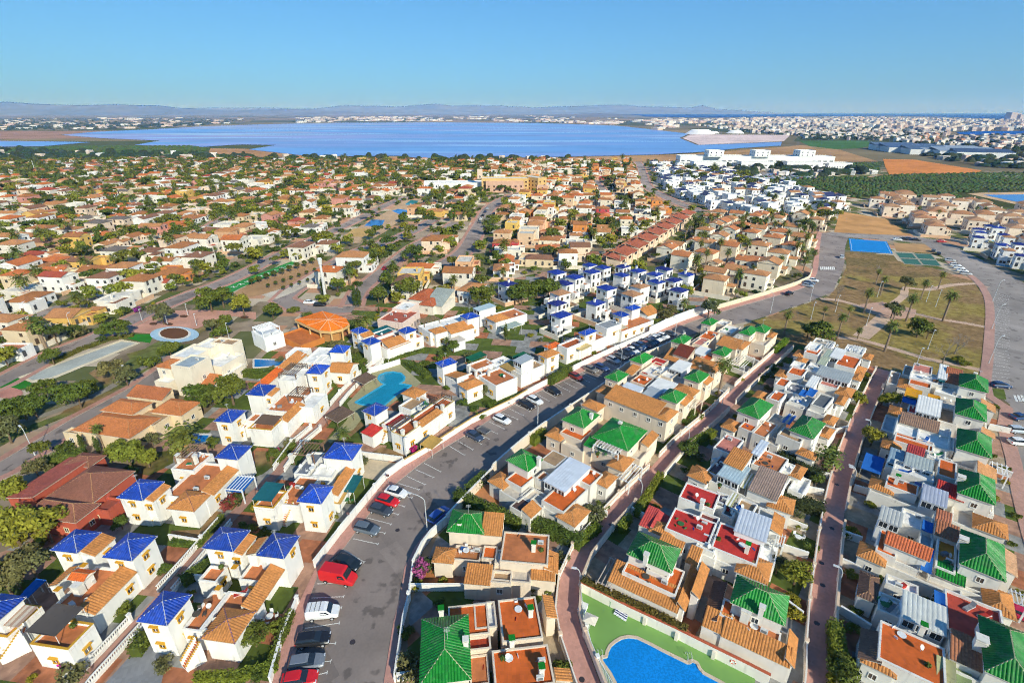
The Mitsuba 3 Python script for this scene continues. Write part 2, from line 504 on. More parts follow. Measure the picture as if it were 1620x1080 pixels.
yard('patio', [at('x', p) for p in [(640, 1110), (648, 960), (690, 850), (830, 710), (1000, 575), (1130, 515), (1235, 530), (1160, 640), (940, 850), (900, 930), (900, 1110)]], 0.012, (0.3, 0.3, 0.3), 'yard', 'pinkish patios between the houses by the road', -0.72, 0.3)
yard('patio', [at('x', p) for p in [(905, 900), (1100, 680), (1260, 545), (1390, 575), (1318, 780), (1285, 1000), (1285, 1150), (900, 1150)]], 0.012, (0.3, 0.3, 0.3), 'yard', 'beige patios between the two paths', -0.72, 0.25)
yard('patio', [at('x', p) for p in [(1400, 590), (1560, 605), (1590, 690), (1640, 900), (1680, 1150), (1310, 1150), (1318, 960), (1345, 780)]], 0.012, (0.3, 0.3, 0.3), 'yard', 'beige patios beside the wide path', -0.68, 0.1)
yard('patio', [at('x', p) for p in [(-60, 1150), (-60, 900), (100, 830), (180, 750), (330, 650), (480, 500), (700, 465), (860, 430), (1120, 455), (1120, 490), (960, 560), (740, 675), (612, 755), (500, 895), (430, 1080), (425, 1150)]], 0.012, (0.3, 0.3, 0.3), 'yard', 'pale gardens between the white houses', -0.14, 0.9)

# bay markings of the main road
mk = MB()


def stroke(a, b, w, z, col, mb):
    a, b = np.asarray(a), np.asarray(b)
    t = (b - a) / np.linalg.norm(b - a)
    n = np.array([-t[1], t[0]]) * w / 2
    mb.quad((*(a - n), z), (*(b - n), z), (*(b + n), z), (*(a + n), z), col)


LINEW = (0.72, 0.70, 0.66)
seg = np.cumsum(np.r_[0, np.linalg.norm(np.diff(KERB, axis=0), axis=1)])


def kerb_at(s):
    k = min(len(KERB) - 2, max(0, int(np.searchsorted(seg, s)) - 1))
    t = (KERB[k + 1] - KERB[k]) / np.linalg.norm(KERB[k + 1] - KERB[k])
    return KERB[k] + t * (s - seg[k]), t


def kerb_s(px, py):
    p = ground(px, py)
    return seg[np.argmin(np.linalg.norm(KERB - p, axis=1))]


s0, s1 = kerb_s(452, 1080), kerb_s(1040, 536)
k = 0
while s0 < s1:
    p, t = kerb_at(s0)
    nrm = np.array([t[1], -t[0]])
    if not 20 <= k <= 21:
        stroke(p + nrm * 0.3, p + nrm * 4.7, 0.11, 0.026, LINEW, mk)
        stroke(p + nrm * 4.7 - t * 0.25, p + nrm * 4.7 + t * 0.25, 0.09, 0.026, LINEW, mk)
    s0 += 2.35
    k += 1
struct('road_markings', mk, 'plaster', 'white lines of the parking bays on the main road')
mk = MB()
A0, A1 = at('t', (1425, 90)), at('t', (1400, 640))
for f in np.linspace(0, 1, 34):
    a = A0 * (1 - f) + A1 * f
    b = at('t', (1530, 120)) * (1 - f) + at('t', (1528, 655)) * f
    stroke(a + (b - a) * 0.1, b, 0.14, 0.03, LINEW, mk)
for f in range(6):
    a = at('t', (1560 + f * 22, 740)) ; b = at('t', (1575 + f * 22, 780))
    stroke(a, b, 0.45, 0.03, LINEW, mk)
for f in range(8):
    a = at('w', (655 + f * 9, 966)); b = at('w', (657 + f * 9, 980))
    stroke(a, b, 0.5, 0.03, LINEW, mk)
struct('road_markings', mk, 'plaster', 'white parking bay lines and crossing stripes on the east road')

# park
park = line('x', [(1176, 514), (1312, 468), (1324, 454), (1338, 424), (1342, 404), (1412, 410), (1470, 428), (1538, 444), (1556, 468), (1561, 497), (1557, 560), (1552, 606), (1480, 600), (1410, 590), (1330, 560), (1262, 545), (1215, 548), (1185, 540)])
sheet('park_lawn', list(park), 0.03, (0.25, 0.185, 0.055), 'turf', 'patchy dry lawn of the palm park')
for nm, tg, pts, w in [('park_path', 't', [(330, 130), (450, 140), (600, 185), (720, 215)], 2.6), ('park_path', 't', [(720, 215), (860, 110), (870, 60), (1000, 75), (1150, 45), (1310, 35), (1390, 60)], 2.6),
                       ('park_path', 't', [(760, 225), (930, 225), (1080, 260), (1250, 285), (1390, 312)], 2.2), ('park_path', 't', [(440, 375), (570, 385), (680, 415), (820, 455), (1000, 510), (1180, 545), (1360, 585)], 2.4),
                       ('park_path', 't', [(735, 245), (665, 310), (585, 375)], 4.4)]:
    sheet(nm, list(ribbon(dense(line(tg, pts)), w)), 0.05, (0.54, 0.37, 0.26), 'pavers', 'beige paved path crossing the park lawn')
sheet('park_plaza', gpoly('t', [(580, 165), (720, 150), (800, 165), (940, 200), (925, 250), (800, 262), (700, 240), (620, 215)]), 0.056, (0.50, 0.30, 0.21), 'pavers', 'pinkish paved clearing in the middle of the park')

# sports ground
sheet('sandy_lot', gpoly('w', [(745, 703), (960, 738), (1010, 770), (1095, 818), (900, 812), (718, 803), (735, 745)]), 0.04, (0.46, 0.24, 0.095), 'field', 'bare orange sandy lot')
sheet('dirt_lot', gpoly('w', [(1000, 852), (1150, 860), (1182, 888), (1200, 903), (1015, 893)]), 0.04, (0.36, 0.21, 0.10), 'field', 'brown dirt lot between the courts and the road')
sheet('grass_lot', gpoly('w', [(770, 895), (1000, 912), (1040, 960), (1180, 970), (1290, 1005), (1100, 1020), (780, 990)]), 0.034, (0.17, 0.12, 0.05), 'turf', 'dry grass below the blue court')
cq = gpoly('w', [(788, 832), (968, 846), (998, 905), (796, 891)])
sheet('sports_court', cq, 0.05, (0.012, 0.20, 0.52), 'plaster', 'bright blue sports court')
mk = MB()
cq = np.array(cq)
mid = cq.mean(0)
inn = mid + (cq - mid) * 0.92
for k in range(4):
    stroke(inn[k], inn[(k + 1) % 4], 0.12, 0.056, LINEW, mk)

struct('court_markings', mk, 'plaster', 'white lines of the blue court')
tq = np.array(gpoly('w', [(1005, 897), (1180, 906), (1232, 964), (1052, 954)]))
sheet('tennis_apron', list(tq), 0.042, (0.30, 0.27, 0.21), 'plaster', 'pale apron of the tennis courts')
for i in range(2):
    for j in range(2):
        def bl(a, b):
            return (tq[0] * (1 - a) + tq[1] * a) * (1 - b) + (tq[3] * (1 - a) + tq[2] * a) * b
        q4 = [bl(i * .5 + .03, j * .5 + .04), bl(i * .5 + .47, j * .5 + .04), bl(i * .5 + .47, j * .5 + .46), bl(i * .5 + .03, j * .5 + .46)]
        sheet('tennis_court', q4, 0.05, (0.05, 0.14, 0.11), 'plaster', 'dark green tennis court')

# left: streets, plaza, basin
def road(px, w, label, tag='x', col=ASPH, walks=True):
    p = dense(line(tag, px), 6)
    sheet('street', list(ribbon(p, w)), 0.022, col, 'asphalt', label)
    if walks:
        for o in (-w / 2 - 0.9, w / 2 + 0.9):
            raised('street_pavement', list(ribbon(p, 1.7, o)), 0.12, (0.42, 0.22, 0.17), (0.4, 0.36, 0.32), 'pavers', 'pink pavement of ' + label)
    return p


ROADS = [road([(-60, 632), (0, 606), (87, 560), (155, 533), (228, 497), (312, 462), (370, 440), (467, 391), (507, 374), (560, 350), (608, 326), (645, 311)], 6.5, 'the long street past the plaza'),
         road([(-60, 770), (4, 741), (60, 707), (130, 664), (222, 614), (262, 586), (290, 562)], 5.0, 'the street below the park slope'),
         road([(690, 345), (640, 372), (560, 400), (500, 437), (462, 460), (446, 474), (470, 486), (520, 491), (560, 489)], 6.5, 'the street round the tree rows'),
         road([(556, 486), (567, 462), (592, 440), (653, 391), (690, 372), (720, 352)], 5.5, 'the street with the white garden wall'),
         road([(700, 420), (735, 397), (753, 367), (765, 345), (773, 331), (797, 315), (840, 300), (850, 290), (853, 284)], 8.0, 'the street towards the yellow hotel'),
         road([(1008, 256), (1014, 265), (1023, 293), (1045, 308), (1075, 322), (1110, 335)], 8.0, 'the street through the white estate'),
         road([(985, 400), (1030, 378), (1058, 355), (1100, 342)], 6.0, 'the street behind the red roofs'),
         road([(205, 395), (300, 372), (345, 350), (365, 340)], 5.0, 'a street among the villas'),
         road([(940, 285), (960, 305), (1000, 325)], 6.0, 'a street beyond the hotel'),
         road([(0, 520), (60, 500), (110, 478)], 5.0, 'a drive between the villas', walks=False)]
sheet('park_slope', line('x', [(-60, 740), (30, 690), (150, 640), (215, 597), (262, 565), (290, 540), (330, 520), (365, 505), (340, 500), (290, 520), (235, 548), (160, 600), (95, 655), (0, 690), (-60, 715)]), 0.03, (0.12, 0.135, 0.04), 'turf', 'scrubby green slope of the park', False)
sheet('park_walk', list(ribbon(dense(line('q', [(80, 920), (300, 860), (560, 760), (700, 690), (860, 590), (1000, 520), (1060, 490)])), 2.2)), 0.05, (0.25, 0.22, 0.18), 'pavers', 'grey path along the scrubby slope')
sheet('basin', gpoly('q', [(112, 628), (770, 388), (892, 410), (330, 642), (205, 662)]), 0.05, (0.62, 0.52, 0.36), 'pavers', 'pale rim of the shallow grey basin')
sheet('basin_floor', gpoly('q', [(150, 625), (770, 402), (855, 412), (325, 628), (205, 645)]), 0.06, (0.37, 0.38, 0.34), 'pavers', 'grey floor of the shallow basin')
sheet('lawn', gpoly('q', [(0, 690), (110, 632), (200, 664), (190, 690), (0, 722)]), 0.05, (0.03, 0.17, 0.02), 'field', 'bright green turf at the basin end')
sheet('lawn', gpoly('q', [(808, 380), (860, 355), (972, 356), (950, 410), (885, 402)]), 0.05, (0.03, 0.17, 0.02), 'field', 'bright green turf beside the round bed')
sheet('plaza', gpoly('q', [(800, 340), (960, 250), (1090, 205), (1300, 200), (1620, 215), (1620, 262), (1480, 240), (1300, 300), (1250, 318), (960, 352)]), 0.05, (0.50, 0.26, 0.19), 'pavers', 'pink plaza with the round bed')


def ellipse(tag, cx, cy, rx, ry, n=40):
    return [at(tag, (cx + rx * math.cos(t), cy + ry * math.sin(t))) for t in np.arange(n) * 2 * math.pi / n]


sheet('round_bed', ellipse('q', 1105, 357, 155, 50), 0.07, (0.32, 0.45, 0.54), 'pavers', 'light blue ring around the plaza bed')
sheet('round_bed', ellipse('q', 1105, 352, 104, 40), 0.09, (0.6, 0.56, 0.5), 'pavers', 'white kerb of the plaza bed')
sheet('round_bed', ellipse('q', 1103, 350, 90, 34), 0.11, (0.13, 0.06, 0.03), 'field', 'brown soil of the plaza bed')
sheet('play_disc', ellipse('q', 50, 727, 95, 34), 0.11, (0.45, 0.20, 0.15), 'pavers', 'round pink paved disc')
for x, y in [(970, 289), (1070, 291), (1163, 241), (1548, 247)]:
    sheet('tree_pit', ellipse('q', x, y, 26, 9, 16), 0.07, (0.10, 0.05, 0.03), 'field', 'round soil bed on the pink plaza')
sheet('play_strip', gpoly('u', [(1065, 1062), (1150, 1030), (1400, 934), (1392, 958), (1140, 1068), (1080, 1100)]), 0.05, (0.035, 0.22, 0.05), 'plaster', 'green strip beside the long street')
mk = MB()
for i in range(9):
    p = at('u', (1110 + i * 33, 1062 - i * 13))
    stroke(p - (1.2, 0.6), p + (1.2, 0.8), 0.35, 0.056, LINEW, mk)
    stroke(p - (-0.6, 1.0), p + (-0.8, 1.0), 0.3, 0.058, LINEW, mk)
struct('play_markings', mk, 'plaster', 'white signs painted on the green strip')
sheet('tree_strip', gpoly('u', [(1140, 1072), (1395, 962), (1520, 928), (1575, 950), (1300, 1085), (1190, 1110), (1090, 1105)]), 0.046, (0.36, 0.21, 0.105), 'field', 'brown dirt strip with clipped trees')
sheet('white_walk', gpoly('u', [(1240, 1100), (1330, 1072), (1560, 958), (1600, 975), (1400, 1085), (1310, 1120)]), 0.05, (0.50, 0.43, 0.34), 'pavers', 'pale path beside the tree rows')
sheet('pool_strip', gpoly('v', [(0, 830), (110, 765), (240, 690), (300, 650), (370, 645), (410, 650), (350, 690), (210, 800), (115, 852), (0, 858)]), 0.05, (0.42, 0.28, 0.17), 'pavers', 'pale strip with the water basins')
for nm, q4, col in [('park_pool', [(108, 772), (146, 742), (206, 745), (190, 777)], (0.02, 0.13, 0.36)), ('park_pool', [(240, 702), (268, 692), (322, 699), (292, 724)], (0.02, 0.14, 0.40)), ('park_pool', [(300, 672), (330, 650), (366, 654), (350, 676)], (0.02, 0.22, 0.24))]:
    sheet(nm, gpoly('v', q4), 0.08, col, 'pool_water', 'flat blue water basin of the park strip')
sheet('sand_pit', gpoly('v', [(10, 822), (60, 785), (185, 782), (120, 826)]), 0.07, (0.40, 0.25, 0.10), 'field', 'sandy bed of the park strip')

# fields, lagoon, sea
sheet('lagoon', line('x', [(97, 214), (150, 209), (240, 205), (327, 200), (420, 197), (540, 194.6), (700, 194), (850, 195), (973, 199), (1030, 205), (1090, 212), (1075, 219), (1103, 230), (1160, 228), (1237, 225), (1235, 231), (1170, 235), (1110, 241),
                           (1040, 245), (893, 248.5), (780, 250.5), (667, 251), (630, 247), (560, 248), (483, 247), (430, 241), (393, 237), (437, 230), (380, 229), (320, 233), (213, 230), (253, 223), (160, 219)]), 0.5, (0.1, 0.2, 0.5), 'lagoon_water', 'wide blue and mauve lagoon')
sheet('pond', line('x', [(-80, 223), (60, 224), (143, 225.5), (67, 232), (0, 232.5), (-80, 232)]), 0.5, (0.1, 0.2, 0.5), 'lagoon_water', 'narrow pale lagoon')
sheet('salt_flat', line('x', [(1092, 213), (1250, 214), (1240, 224), (1170, 227), (1106, 229.5), (1080, 219)]), 0.35, (0.42, 0.33, 0.32), 'field', 'pale salt flat at the lagoon end')
sheet('reservoir', gpoly('w', [(1425, 626), (1620, 624), (1750, 640), (1700, 680), (1560, 655)]), 0.25, (0.01, 0.10, 0.36), 'pool_water', 'deep blue reservoir')
sheet('reservoir_bank', gpoly('w', [(1350, 620), (1420, 615), (1640, 612), (1800, 640), (1740, 705), (1620, 680), (1540, 662)]), 0.15, (0.45, 0.30, 0.18), 'field', 'sandy bank of the reservoir')
sheet('sea', line('x', [(1000, 184.7), (1120, 186.5), (1250, 184.6), (1400, 183.5), (1470, 184.6), (1600, 189), (1700, 191), (1880, 191), (1880, 179.3), (960, 179.3), (960, 183)]), 1.0, (0.002, 0.035, 0.16), 'sea_water', 'dark blue sea on the horizon', False)
sheet('harbour', line('x', [(1512, 209.5), (1560, 208), (1650, 207.5), (1650, 214.5), (1570, 214), (1520, 213)]), 0.6, (0.02, 0.10, 0.34), 'sea_water', 'blue harbour water before the town')
ORCH = line('x', [(1172, 284), (1220, 279), (1380, 281), (1420, 277), (1620, 273), (1760, 272), (1760, 352), (1620, 331), (1540, 322), (1440, 311), (1350, 313), (1345, 309), (1300, 301), (1250, 296)])
sheet('orchard_field', list(ORCH), 0.1, (0.055, 0.062, 0.02), 'field', 'dark green orchard ground')
for pts, col, nm in [([(1397, 252), (1447, 253), (1553, 270), (1547, 274), (1407, 277), (1400, 263)], (0.46, 0.17, 0.05), 'bare orange ploughed field'), ([(1080, 244), (1237, 233), (1267, 230), (1327, 237), (1390, 256), (1293, 257), (1080, 257), (900, 254), (900, 250)], (0.27, 0.16, 0.08), 'brown fallow field by the lagoon'),
                     ([(1263, 223), (1373, 223), (1383, 230), (1360, 235), (1293, 237)], (0.045, 0.10, 0.03), 'green crop field'), ([(1293, 258), (1390, 258), (1393, 270), (1373, 272), (1293, 263)], (0.045, 0.08, 0.03), 'dark green orchard field'),
                     ([(-80, 237), (110, 231), (300, 230), (333, 235), (320, 243), (233, 250), (127, 253), (-80, 262)], (0.042, 0.066, 0.02), 'dark green orchard by the lagoon'), ([(333, 235), (393, 236), (483, 247), (480, 251), (360, 247), (330, 242)], (0.25, 0.14, 0.07), 'brown shore of the lagoon'),
                     ([(1560, 276), (1640, 276), (1640, 281), (1560, 281)], (0.33, 0.3, 0.24), 'pale greenhouse strip'), ([(393, 238), (483, 248), (560, 249), (630, 248), (667, 252), (780, 251.5), (893, 249.5), (1040, 246), (1085, 246), (1085, 254), (900, 255.5), (660, 256.5), (480, 254)], (0.30, 0.17, 0.09), 'brown shore before the lagoon'), ([(640, 208.5), (675, 207.5), (700, 209), (672, 210.2)], (0.5, 0.4, 0.38), 'tiny pale islet in the lagoon'), ([(-80, 208), (200, 207), (95, 213), (150, 219), (-80, 221)], (0.20, 0.12, 0.085), 'purplish brown marsh')]:
    sheet('farm_field', line('x', pts), 0.2, col, 'field', nm)
block(line('x', [(-200, 253), (240, 250), (480, 252), (900, 254), (1120, 252), (1700, 270), (1700, 180), (-200, 180)]))


# mountains: ridges far behind the lagoon
def ridge(name, dist, prof, seed, label):
    mb = MB()
    xs = np.linspace(-700, 2300, 260)
    from meshkit import fbm as nfbm
    px = [p[0] for p in prof]
    py = [p[1] for p in prof]
    rows = []
    yy = np.interp(xs, px, py)
    yy = np.where(yy < 180, yy - 2.2 * (nfbm(np.c_[xs * 0.02, xs * 0, xs * 0], 5, seed) - 0.5) * 2, yy)
    for k, (f, dy) in enumerate([(0, 0.86), (0.12, 0.9), (0.3, 0.93), (0.55, 0.96), (0.8, 0.985), (1, 1.0), (0.4, 1.06)]):
        D = dist * dy
        X = (xs - 810) / (FOC * CP) * dist * CP * 1.0
        top = CAM_H + dist * np.tan(np.arctan((540 - yy) / FOC) - PITCH) * 1.0
        wob = 1 + 0.35 * (nfbm(np.c_[xs * 0.035 + k * 3.1, xs * 0 + k, xs * 0], 4, seed + 3) - 0.5) * (0 < f < 1)
        rows.append(np.c_[X * dy, np.full_like(xs, D), np.maximum(-0.5, top * f * wob)])
    V = np.vstack(rows)
    n = len(xs)
    F = []
    for r in range(len(rows) - 1):
        i = r * n + np.arange(n - 1)
        F += [np.c_[i, i + 1, i + n + 1], np.c_[i, i + n + 1, i + n]]
    mb.add(V, np.vstack(F), (0.2, 0.17, 0.13))
    key = num(name)
    scene[key] = mikit.ply((np.vstack(mb.V), np.vstack(mb.F)), 'rock', smooth=True, uv=np.vstack(mb.C))
    labels[key] = {'kind': 'structure', 'label': label}


ridge('hills', 15000, [(-700, 166), (0, 163), (45, 163), (90, 161), (140, 165), (187, 168), (247, 165), (310, 169), (367, 173), (427, 175), (487, 173), (560, 177), (640, 181), (2300, 190)], 3, 'hazy blue hills beyond the plain')
ridge('hills', 23000, [(-700, 168), (300, 171), (487, 172), (540, 172), (577, 167), (640, 168), (700, 165), (727, 169), (793, 167), (840, 171), (893, 168), (973, 167), (1040, 170), (1065, 172), (1087, 167), (1100, 174), (1147, 174), (1200, 179), (1260, 184), (2300, 190)], 9, 'faint pale mountains on the horizon')
ridge('hills', 9000, [(-700, 190), (840, 190), (880, 181.5), (940, 179.8), (990, 182), (1020, 190), (2300, 190)], 5, 'low dark hill behind the lagoon')
# ------------------------------------------------------------------ house kit
RIDGE = {'b': (0.55, 0.55, 0.60), 'g': (0.52, 0.50, 0.30), 't': (0.46, 0.25, 0.12)}


class House:
    def __init__(s, name, label, ang, wall, group=None, cat='house', fixed=False):
        s.ang, s.wall, s.made = ang, wall, False
        s.name, s.label, s.group, s.cat, s.fixed = name, label, group, cat, fixed
        s.pos = None

    def key(s, c):
        if not s.made:
            s.k = thing(s.name, s.label, s.cat, s.group, c, s.fixed)
            s.made = True
        return s.k

    def r(s, tag, pts, z, ang=None):
        c, hu, hv = rect([at(tag, p, z) for p in pts], s.ang if ang is None else ang)
        s.key(c)
        return c, hu, hv


def faces(c, ang, hu, hv):
    """the four walls: (middle, outward normal, direction along the wall, half length)"""
    u, v = frame(ang)
    return [(c - v * hv, -v, u, hu), (c + u * hu, u, v, hv), (c + v * hv, v, -u, hu), (c - u * hu, -u, -v, hv)]


def window(k, m, nrm, d, z0, z1, w, trim, name='window', glass=DKGLASS, hood=False):
    """a framed window 'w' wide on a wall whose middle line is m"""
    mb, gl = MB(), MB()
    t = 0.09

    def bar(a0, a1, b0, b1, dep, col, mbx):
        p, q = m + d * a0, m + d * a1
        o = nrm * dep
        P = [(*p, b0), (*q, b0), (*q, b1), (*p, b1)]
        O = [(*(p + o), b0), (*(q + o), b0), (*(q + o), b1), (*(p + o), b1)]
        mbx.quad(O[0], O[1], O[2], O[3], col)
        for i in range(4):
            j = (i + 1) % 4
            mbx.quad(P[i], P[j], O[j], O[i], col)
    bar(-w / 2 - t, -w / 2, z0 - t, z1 + t, 0.07, trim, mb)
    bar(w / 2, w / 2 + t, z0 - t, z1 + t, 0.07, trim, mb)
    bar(-w / 2, w / 2, z1, z1 + t, 0.07, trim, mb)
    bar(-w / 2 - 0.06, w / 2 + 0.06, z0 - t, z0, 0.14, trim, mb)
    bar(-0.03, 0.03, z0, z1, 0.05, WHITE, mb)
    if hood:
        bar(-w / 2 - 0.2, w / 2 + 0.2, z1 + t, z1 + t + 0.18, 0.32, hood, mb)
    key = part(k, name, mb, 'plaster')
    bar(-w / 2, w / 2, z0, z1, 0.018, glass, gl)
    emit(num(key + '__glass'), gl, 'glass')
    return key


def windows_on(k, c, ang, hu, hv, z0, z1, trim, rr, hood=False, every=3.2, all_sides=False, skip=0.25):
    for (m, nrm, d, hl) in faces(c, ang, hu, hv):
        if not all_sides and np.dot(nrm, -c) < 0.1 * np.linalg.norm(c):
            continue
        n = max(1, int(2 * hl / every))
        for i in range(n):
            if rr.random() < skip:
                continue
            x = (-hl + (i + 0.5) * 2 * hl / n) + rr.uniform(-.2, .2)
            hgt = z1 - z0
            zc = z0 + hgt * rr.choice([0.55, 0.6])
            window(k, m + d * x, nrm, d, zc - 0.38, zc + 0.42, min(0.72, hl), trim, hood=hood, glass=rr.choice([DKGLASS, (.10, .07, .05), (.12, .12, .12)]))


def ridge_caps(k, roofkey, segs, r, col, bsdf):
    mb = MB()
    for a, b in segs:
        a, b = np.asarray(a, float), np.asarray(b, float)
        n = max(1, int(np.linalg.norm(b - a) / 0.42))
        for i in range(n):
            p, q = a + (b - a) * i / n, a + (b - a) * (i + 1) / n
            mb.tube(p, q, r * 1.12, col, 5, r * 0.85)
    key = num(roofkey + '__ridge_cap')
    emit(key, mb, bsdf)


def hip(H, c, hu, hv, z, rise, col, bsdf, kind, ov=0.28, fine=True, gable=False, cap=None, wallz=0.0, wall=None, pitch=0.34, slab=None):
    k = H.key(c)
    ang = H.ang
    if wall is not False:
        part(k, 'wall', MB().box(c, ang, hu, hv, wallz, z, wall or H.wall, False), 'plaster')
    u, v = frame(ang)
    a, b = hu + ov, hv + ov
    long_u = a >= b
    if not long_u:
        u, v, a, b = v, -u, b, a
    rl = (a - b) if not gable else a
    if not gable and rl < 0.35:
        rl = 0.0
    E = [np.r_[c - u * a - v * b, z], np.r_[c + u * a - v * b, z], np.r_[c + u * a + v * b, z], np.r_[c - u * a + v * b, z]]
    R0, R1 = np.r_[c - u * rl, z + rise], np.r_[c + u * rl, z + rise]
    slopes = [[E[0], E[1], R1, R0], [E[2], E[3], R0, R1]]
    segs = [(R0, R1)] if rl else []
    if gable:
        tri = MB()
        for s in (-1, 1):
            e0, e1, r = c + u * s * hu if long_u else c + u * s * (a - ov), None, None
            p = c + u * s * (a - ov)
            tri.add([np.r_[p - v * (b - ov), z], np.r_[p + v * (b - ov), z], np.r_[p, z + rise * (b - ov) / b]], [[0, 1, 2], [0, 2, 1]], wall or H.wall)
        part(k, 'gable', tri, 'plaster')
    else:
        slopes += [[E[1], E[2], R1], [E[3], E[0], R0]]
        segs += [(E[0], R0), (E[3], R0), (E[1], R1), (E[2], R1)]
    mb = MB()
    for sl in slopes:
        if len(sl) == 4 and rl == 0:
            sl = sl[:3]
        if fine:
            ribs(mb, sl, pitch, 0.10 if kind == 't' else 0.12, col)
        else:
            mb.add(sl, [[0, 1, 2]] if len(sl) == 3 else [[0, 1, 2], [0, 2, 3]], col)
    sof = slab or (0.62, 0.58, 0.50)
    lo = [e - (0, 0, 0.10) for e in E]
    mb2 = MB()
    for i in range(4):
        j = (i + 1) % 4
        mb2.quad(lo[i], lo[j], E[j], E[i], sof)
    mb2.quad(lo[3], lo[2], lo[1], lo[0], sof)
    rk = part(k, 'roof', mb, bsdf)
    emit(num(rk + '__eave'), mb2, 'plaster')
    if fine:
        ridge_caps(k, rk, segs, 0.085, cap or RIDGE[kind], 'plaster' if kind != 't' else 'tile')
    return rk


def slope(H, c, hu, hv, z, rise, col, bsdf, side, wallz=0.0, fine=True, pitch=0.34, wall=None):
    """mono-pitch tiled roof falling towards 'side' (a 4-way index into faces)"""
    k = H.key(c)
    u, v = frame(H.ang)
    if wallz is not None:
        part(k, 'wall', MB().box(c, H.ang, hu - 0.05, hv - 0.05, wallz, z, wall or H.wall, False), 'plaster')
    ax = [(-v, u, hv, hu), (u, v, hu, hv), (v, -u, hv, hu), (-u, -v, hu, hv)][side]
    nrm, d, dep, hl = ax
    e0, e1 = c + nrm * (dep + 0.2) - d * hl, c + nrm * (dep + 0.2) + d * hl
    t1, t0 = c - nrm * dep + d * hl, c - nrm * dep - d * hl
    pts = [np.r_[e0, z], np.r_[e1, z], np.r_[t1, z + rise], np.r_[t0, z + rise]]
    mb = MB()
    if fine:
        ribs(mb, pts, pitch, 0.10, col)
    else:
        mb.quad(*pts, col)
    rk = part(k, 'roof', mb, bsdf)
    m2 = MB()
    dz = np.array([0, 0, -0.09])
    for i in range(4):
        j = (i + 1) % 4
        m2.quad(pts[i] + dz, pts[j] + dz, pts[j], pts[i], (0.6, 0.55, 0.45))
    m2.quad(pts[3] + dz, pts[2] + dz, pts[1] + dz, pts[0] + dz, (0.6, 0.55, 0.45))
    m2.quad(np.r_[t0, z - 0.1], np.r_[t1, z - 0.1], np.r_[t1, z + rise - 0.1], np.r_[t0, z + rise - 0.1], H.wall)
    emit(num(rk + '__eave'), m2, 'plaster')
    return rk


def parapet(k, c, ang, hu, hv, z0, z1, col, t=0.11, cap=None):
    mb = MB()
    for (m, nrm, d, hl) in faces(c, ang, hu, hv):
        mb.box(m - nrm * t, math.degrees(math.atan2(d[1], d[0])), hl if abs(np.dot(nrm, frame(ang)[1])) > .5 else hl - 2 * t, t, z0, z1, col)
    pk = part(k, 'parapet', mb, 'plaster')
    if cap:
        m2 = MB()
        for (m, nrm, d, hl) in faces(c, ang, hu, hv):
            m2.box(m - nrm * t, math.degrees(math.atan2(d[1], d[0])), hl + .03 if abs(np.dot(nrm, frame(ang)[1])) > .5 else hl - 2 * t - .04, t + .03, z1 + .003, z1 + 0.06, cap)
        emit(num(pk + '__coping'), m2, 'plaster')


def flat(H, c, hu, hv, z, floor, par=0.55, wallz=0.0, cap=None, wall=None, fb='terrace_tile', win=True):
    k = H.key(c)
    zf = z - par
    part(k, 'wall', MB().box(c, H.ang, hu, hv, wallz, zf, wall or H.wall, False), 'plaster')
    part(k, 'terrace', MB().box(c, H.ang, hu - 0.02, hv - 0.02, zf - .05, zf + 0.03, floor, False), fb)
    if par > 0.05:
        parapet(k, c, H.ang, hu, hv, zf + 0.034, z, wall or H.wall, cap=cap)
    return zf


def baluster_rail(parent, a, b, z0, z1, col, name='balustrade', step=0.28, sub=False):
    a, b = np.asarray(a)[:2], np.asarray(b)[:2]
    L = np.linalg.norm(b - a)
    ang = math.degrees(math.atan2(*(b - a)[::-1]))
    mb = MB()
    c = (a + b) / 2
    mb.box(c, ang, L / 2, 0.10, z0, z0 + 0.12, col).box(c, ang, L / 2, 0.11, z1 - 0.12, z1, col)
    n = max(2, int(L / step))
    for i in range(n):
        mb.box(a + (b - a) * (i + .5) / n, ang, 0.055, 0.06, z0 + 0.12, z1 - 0.12, col, False)
    return part(parent, name, mb, 'plaster')


def room(H, c, hu, hv, z, col, wallz, side=0, wallcol=None, rr=rnd, ribbed=True, glazed=True):
    """light terrace room under a corrugated sheet roof"""
    k = H.key(c)
    wc = wallcol or (0.74, 0.74, 0.74)
    part(k, 'terrace_room', MB().box(c, H.ang, hu, hv, wallz, z, wc, False), 'plaster')
    u, v = frame(H.ang)
    nrm, d, dep, hl = [(-v, u, hv, hu), (u, v, hu, hv), (v, -u, hv, hu), (-u, -v, hu, hv)][side]
    o = 0.18
    P = [np.r_[c + nrm * (dep + o) - d * (hl + o), z + .02], np.r_[c + nrm * (dep + o) + d * (hl + o), z + .02], np.r_[c - nrm * (dep + o) + d * (hl + o), z + 0.35], np.r_[c - nrm * (dep + o) - d * (hl + o), z + 0.35]]
    mb = MB()
    if ribbed:
        ribs(mb, P, 0.5, 0.05, col)
    else:
        mb.quad(*P, col)
    for i in range(4):
        j = (i + 1) % 4
        mb.quad(P[i] - (0, 0, .1), P[j] - (0, 0, .1), P[j], P[i], (0.7, 0.7, 0.7))
    mb.quad(*(p - (0, 0, .1) for p in P[::-1]), (0.7, 0.7, 0.7))
    part(k, 'sheet_roof', mb, 'metal')
    if glazed and z - wallz > 1.3:
        n = max(1, int(2 * hl / 1.2))
        for i in range(n):
            x = -hl + (i + .5) * 2 * hl / n
            window(k, c + nrm * dep + d * x, nrm, d, z - 1.25, z - 0.3, 2 * hl / n - 0.3, (0.7, 0.7, 0.7))


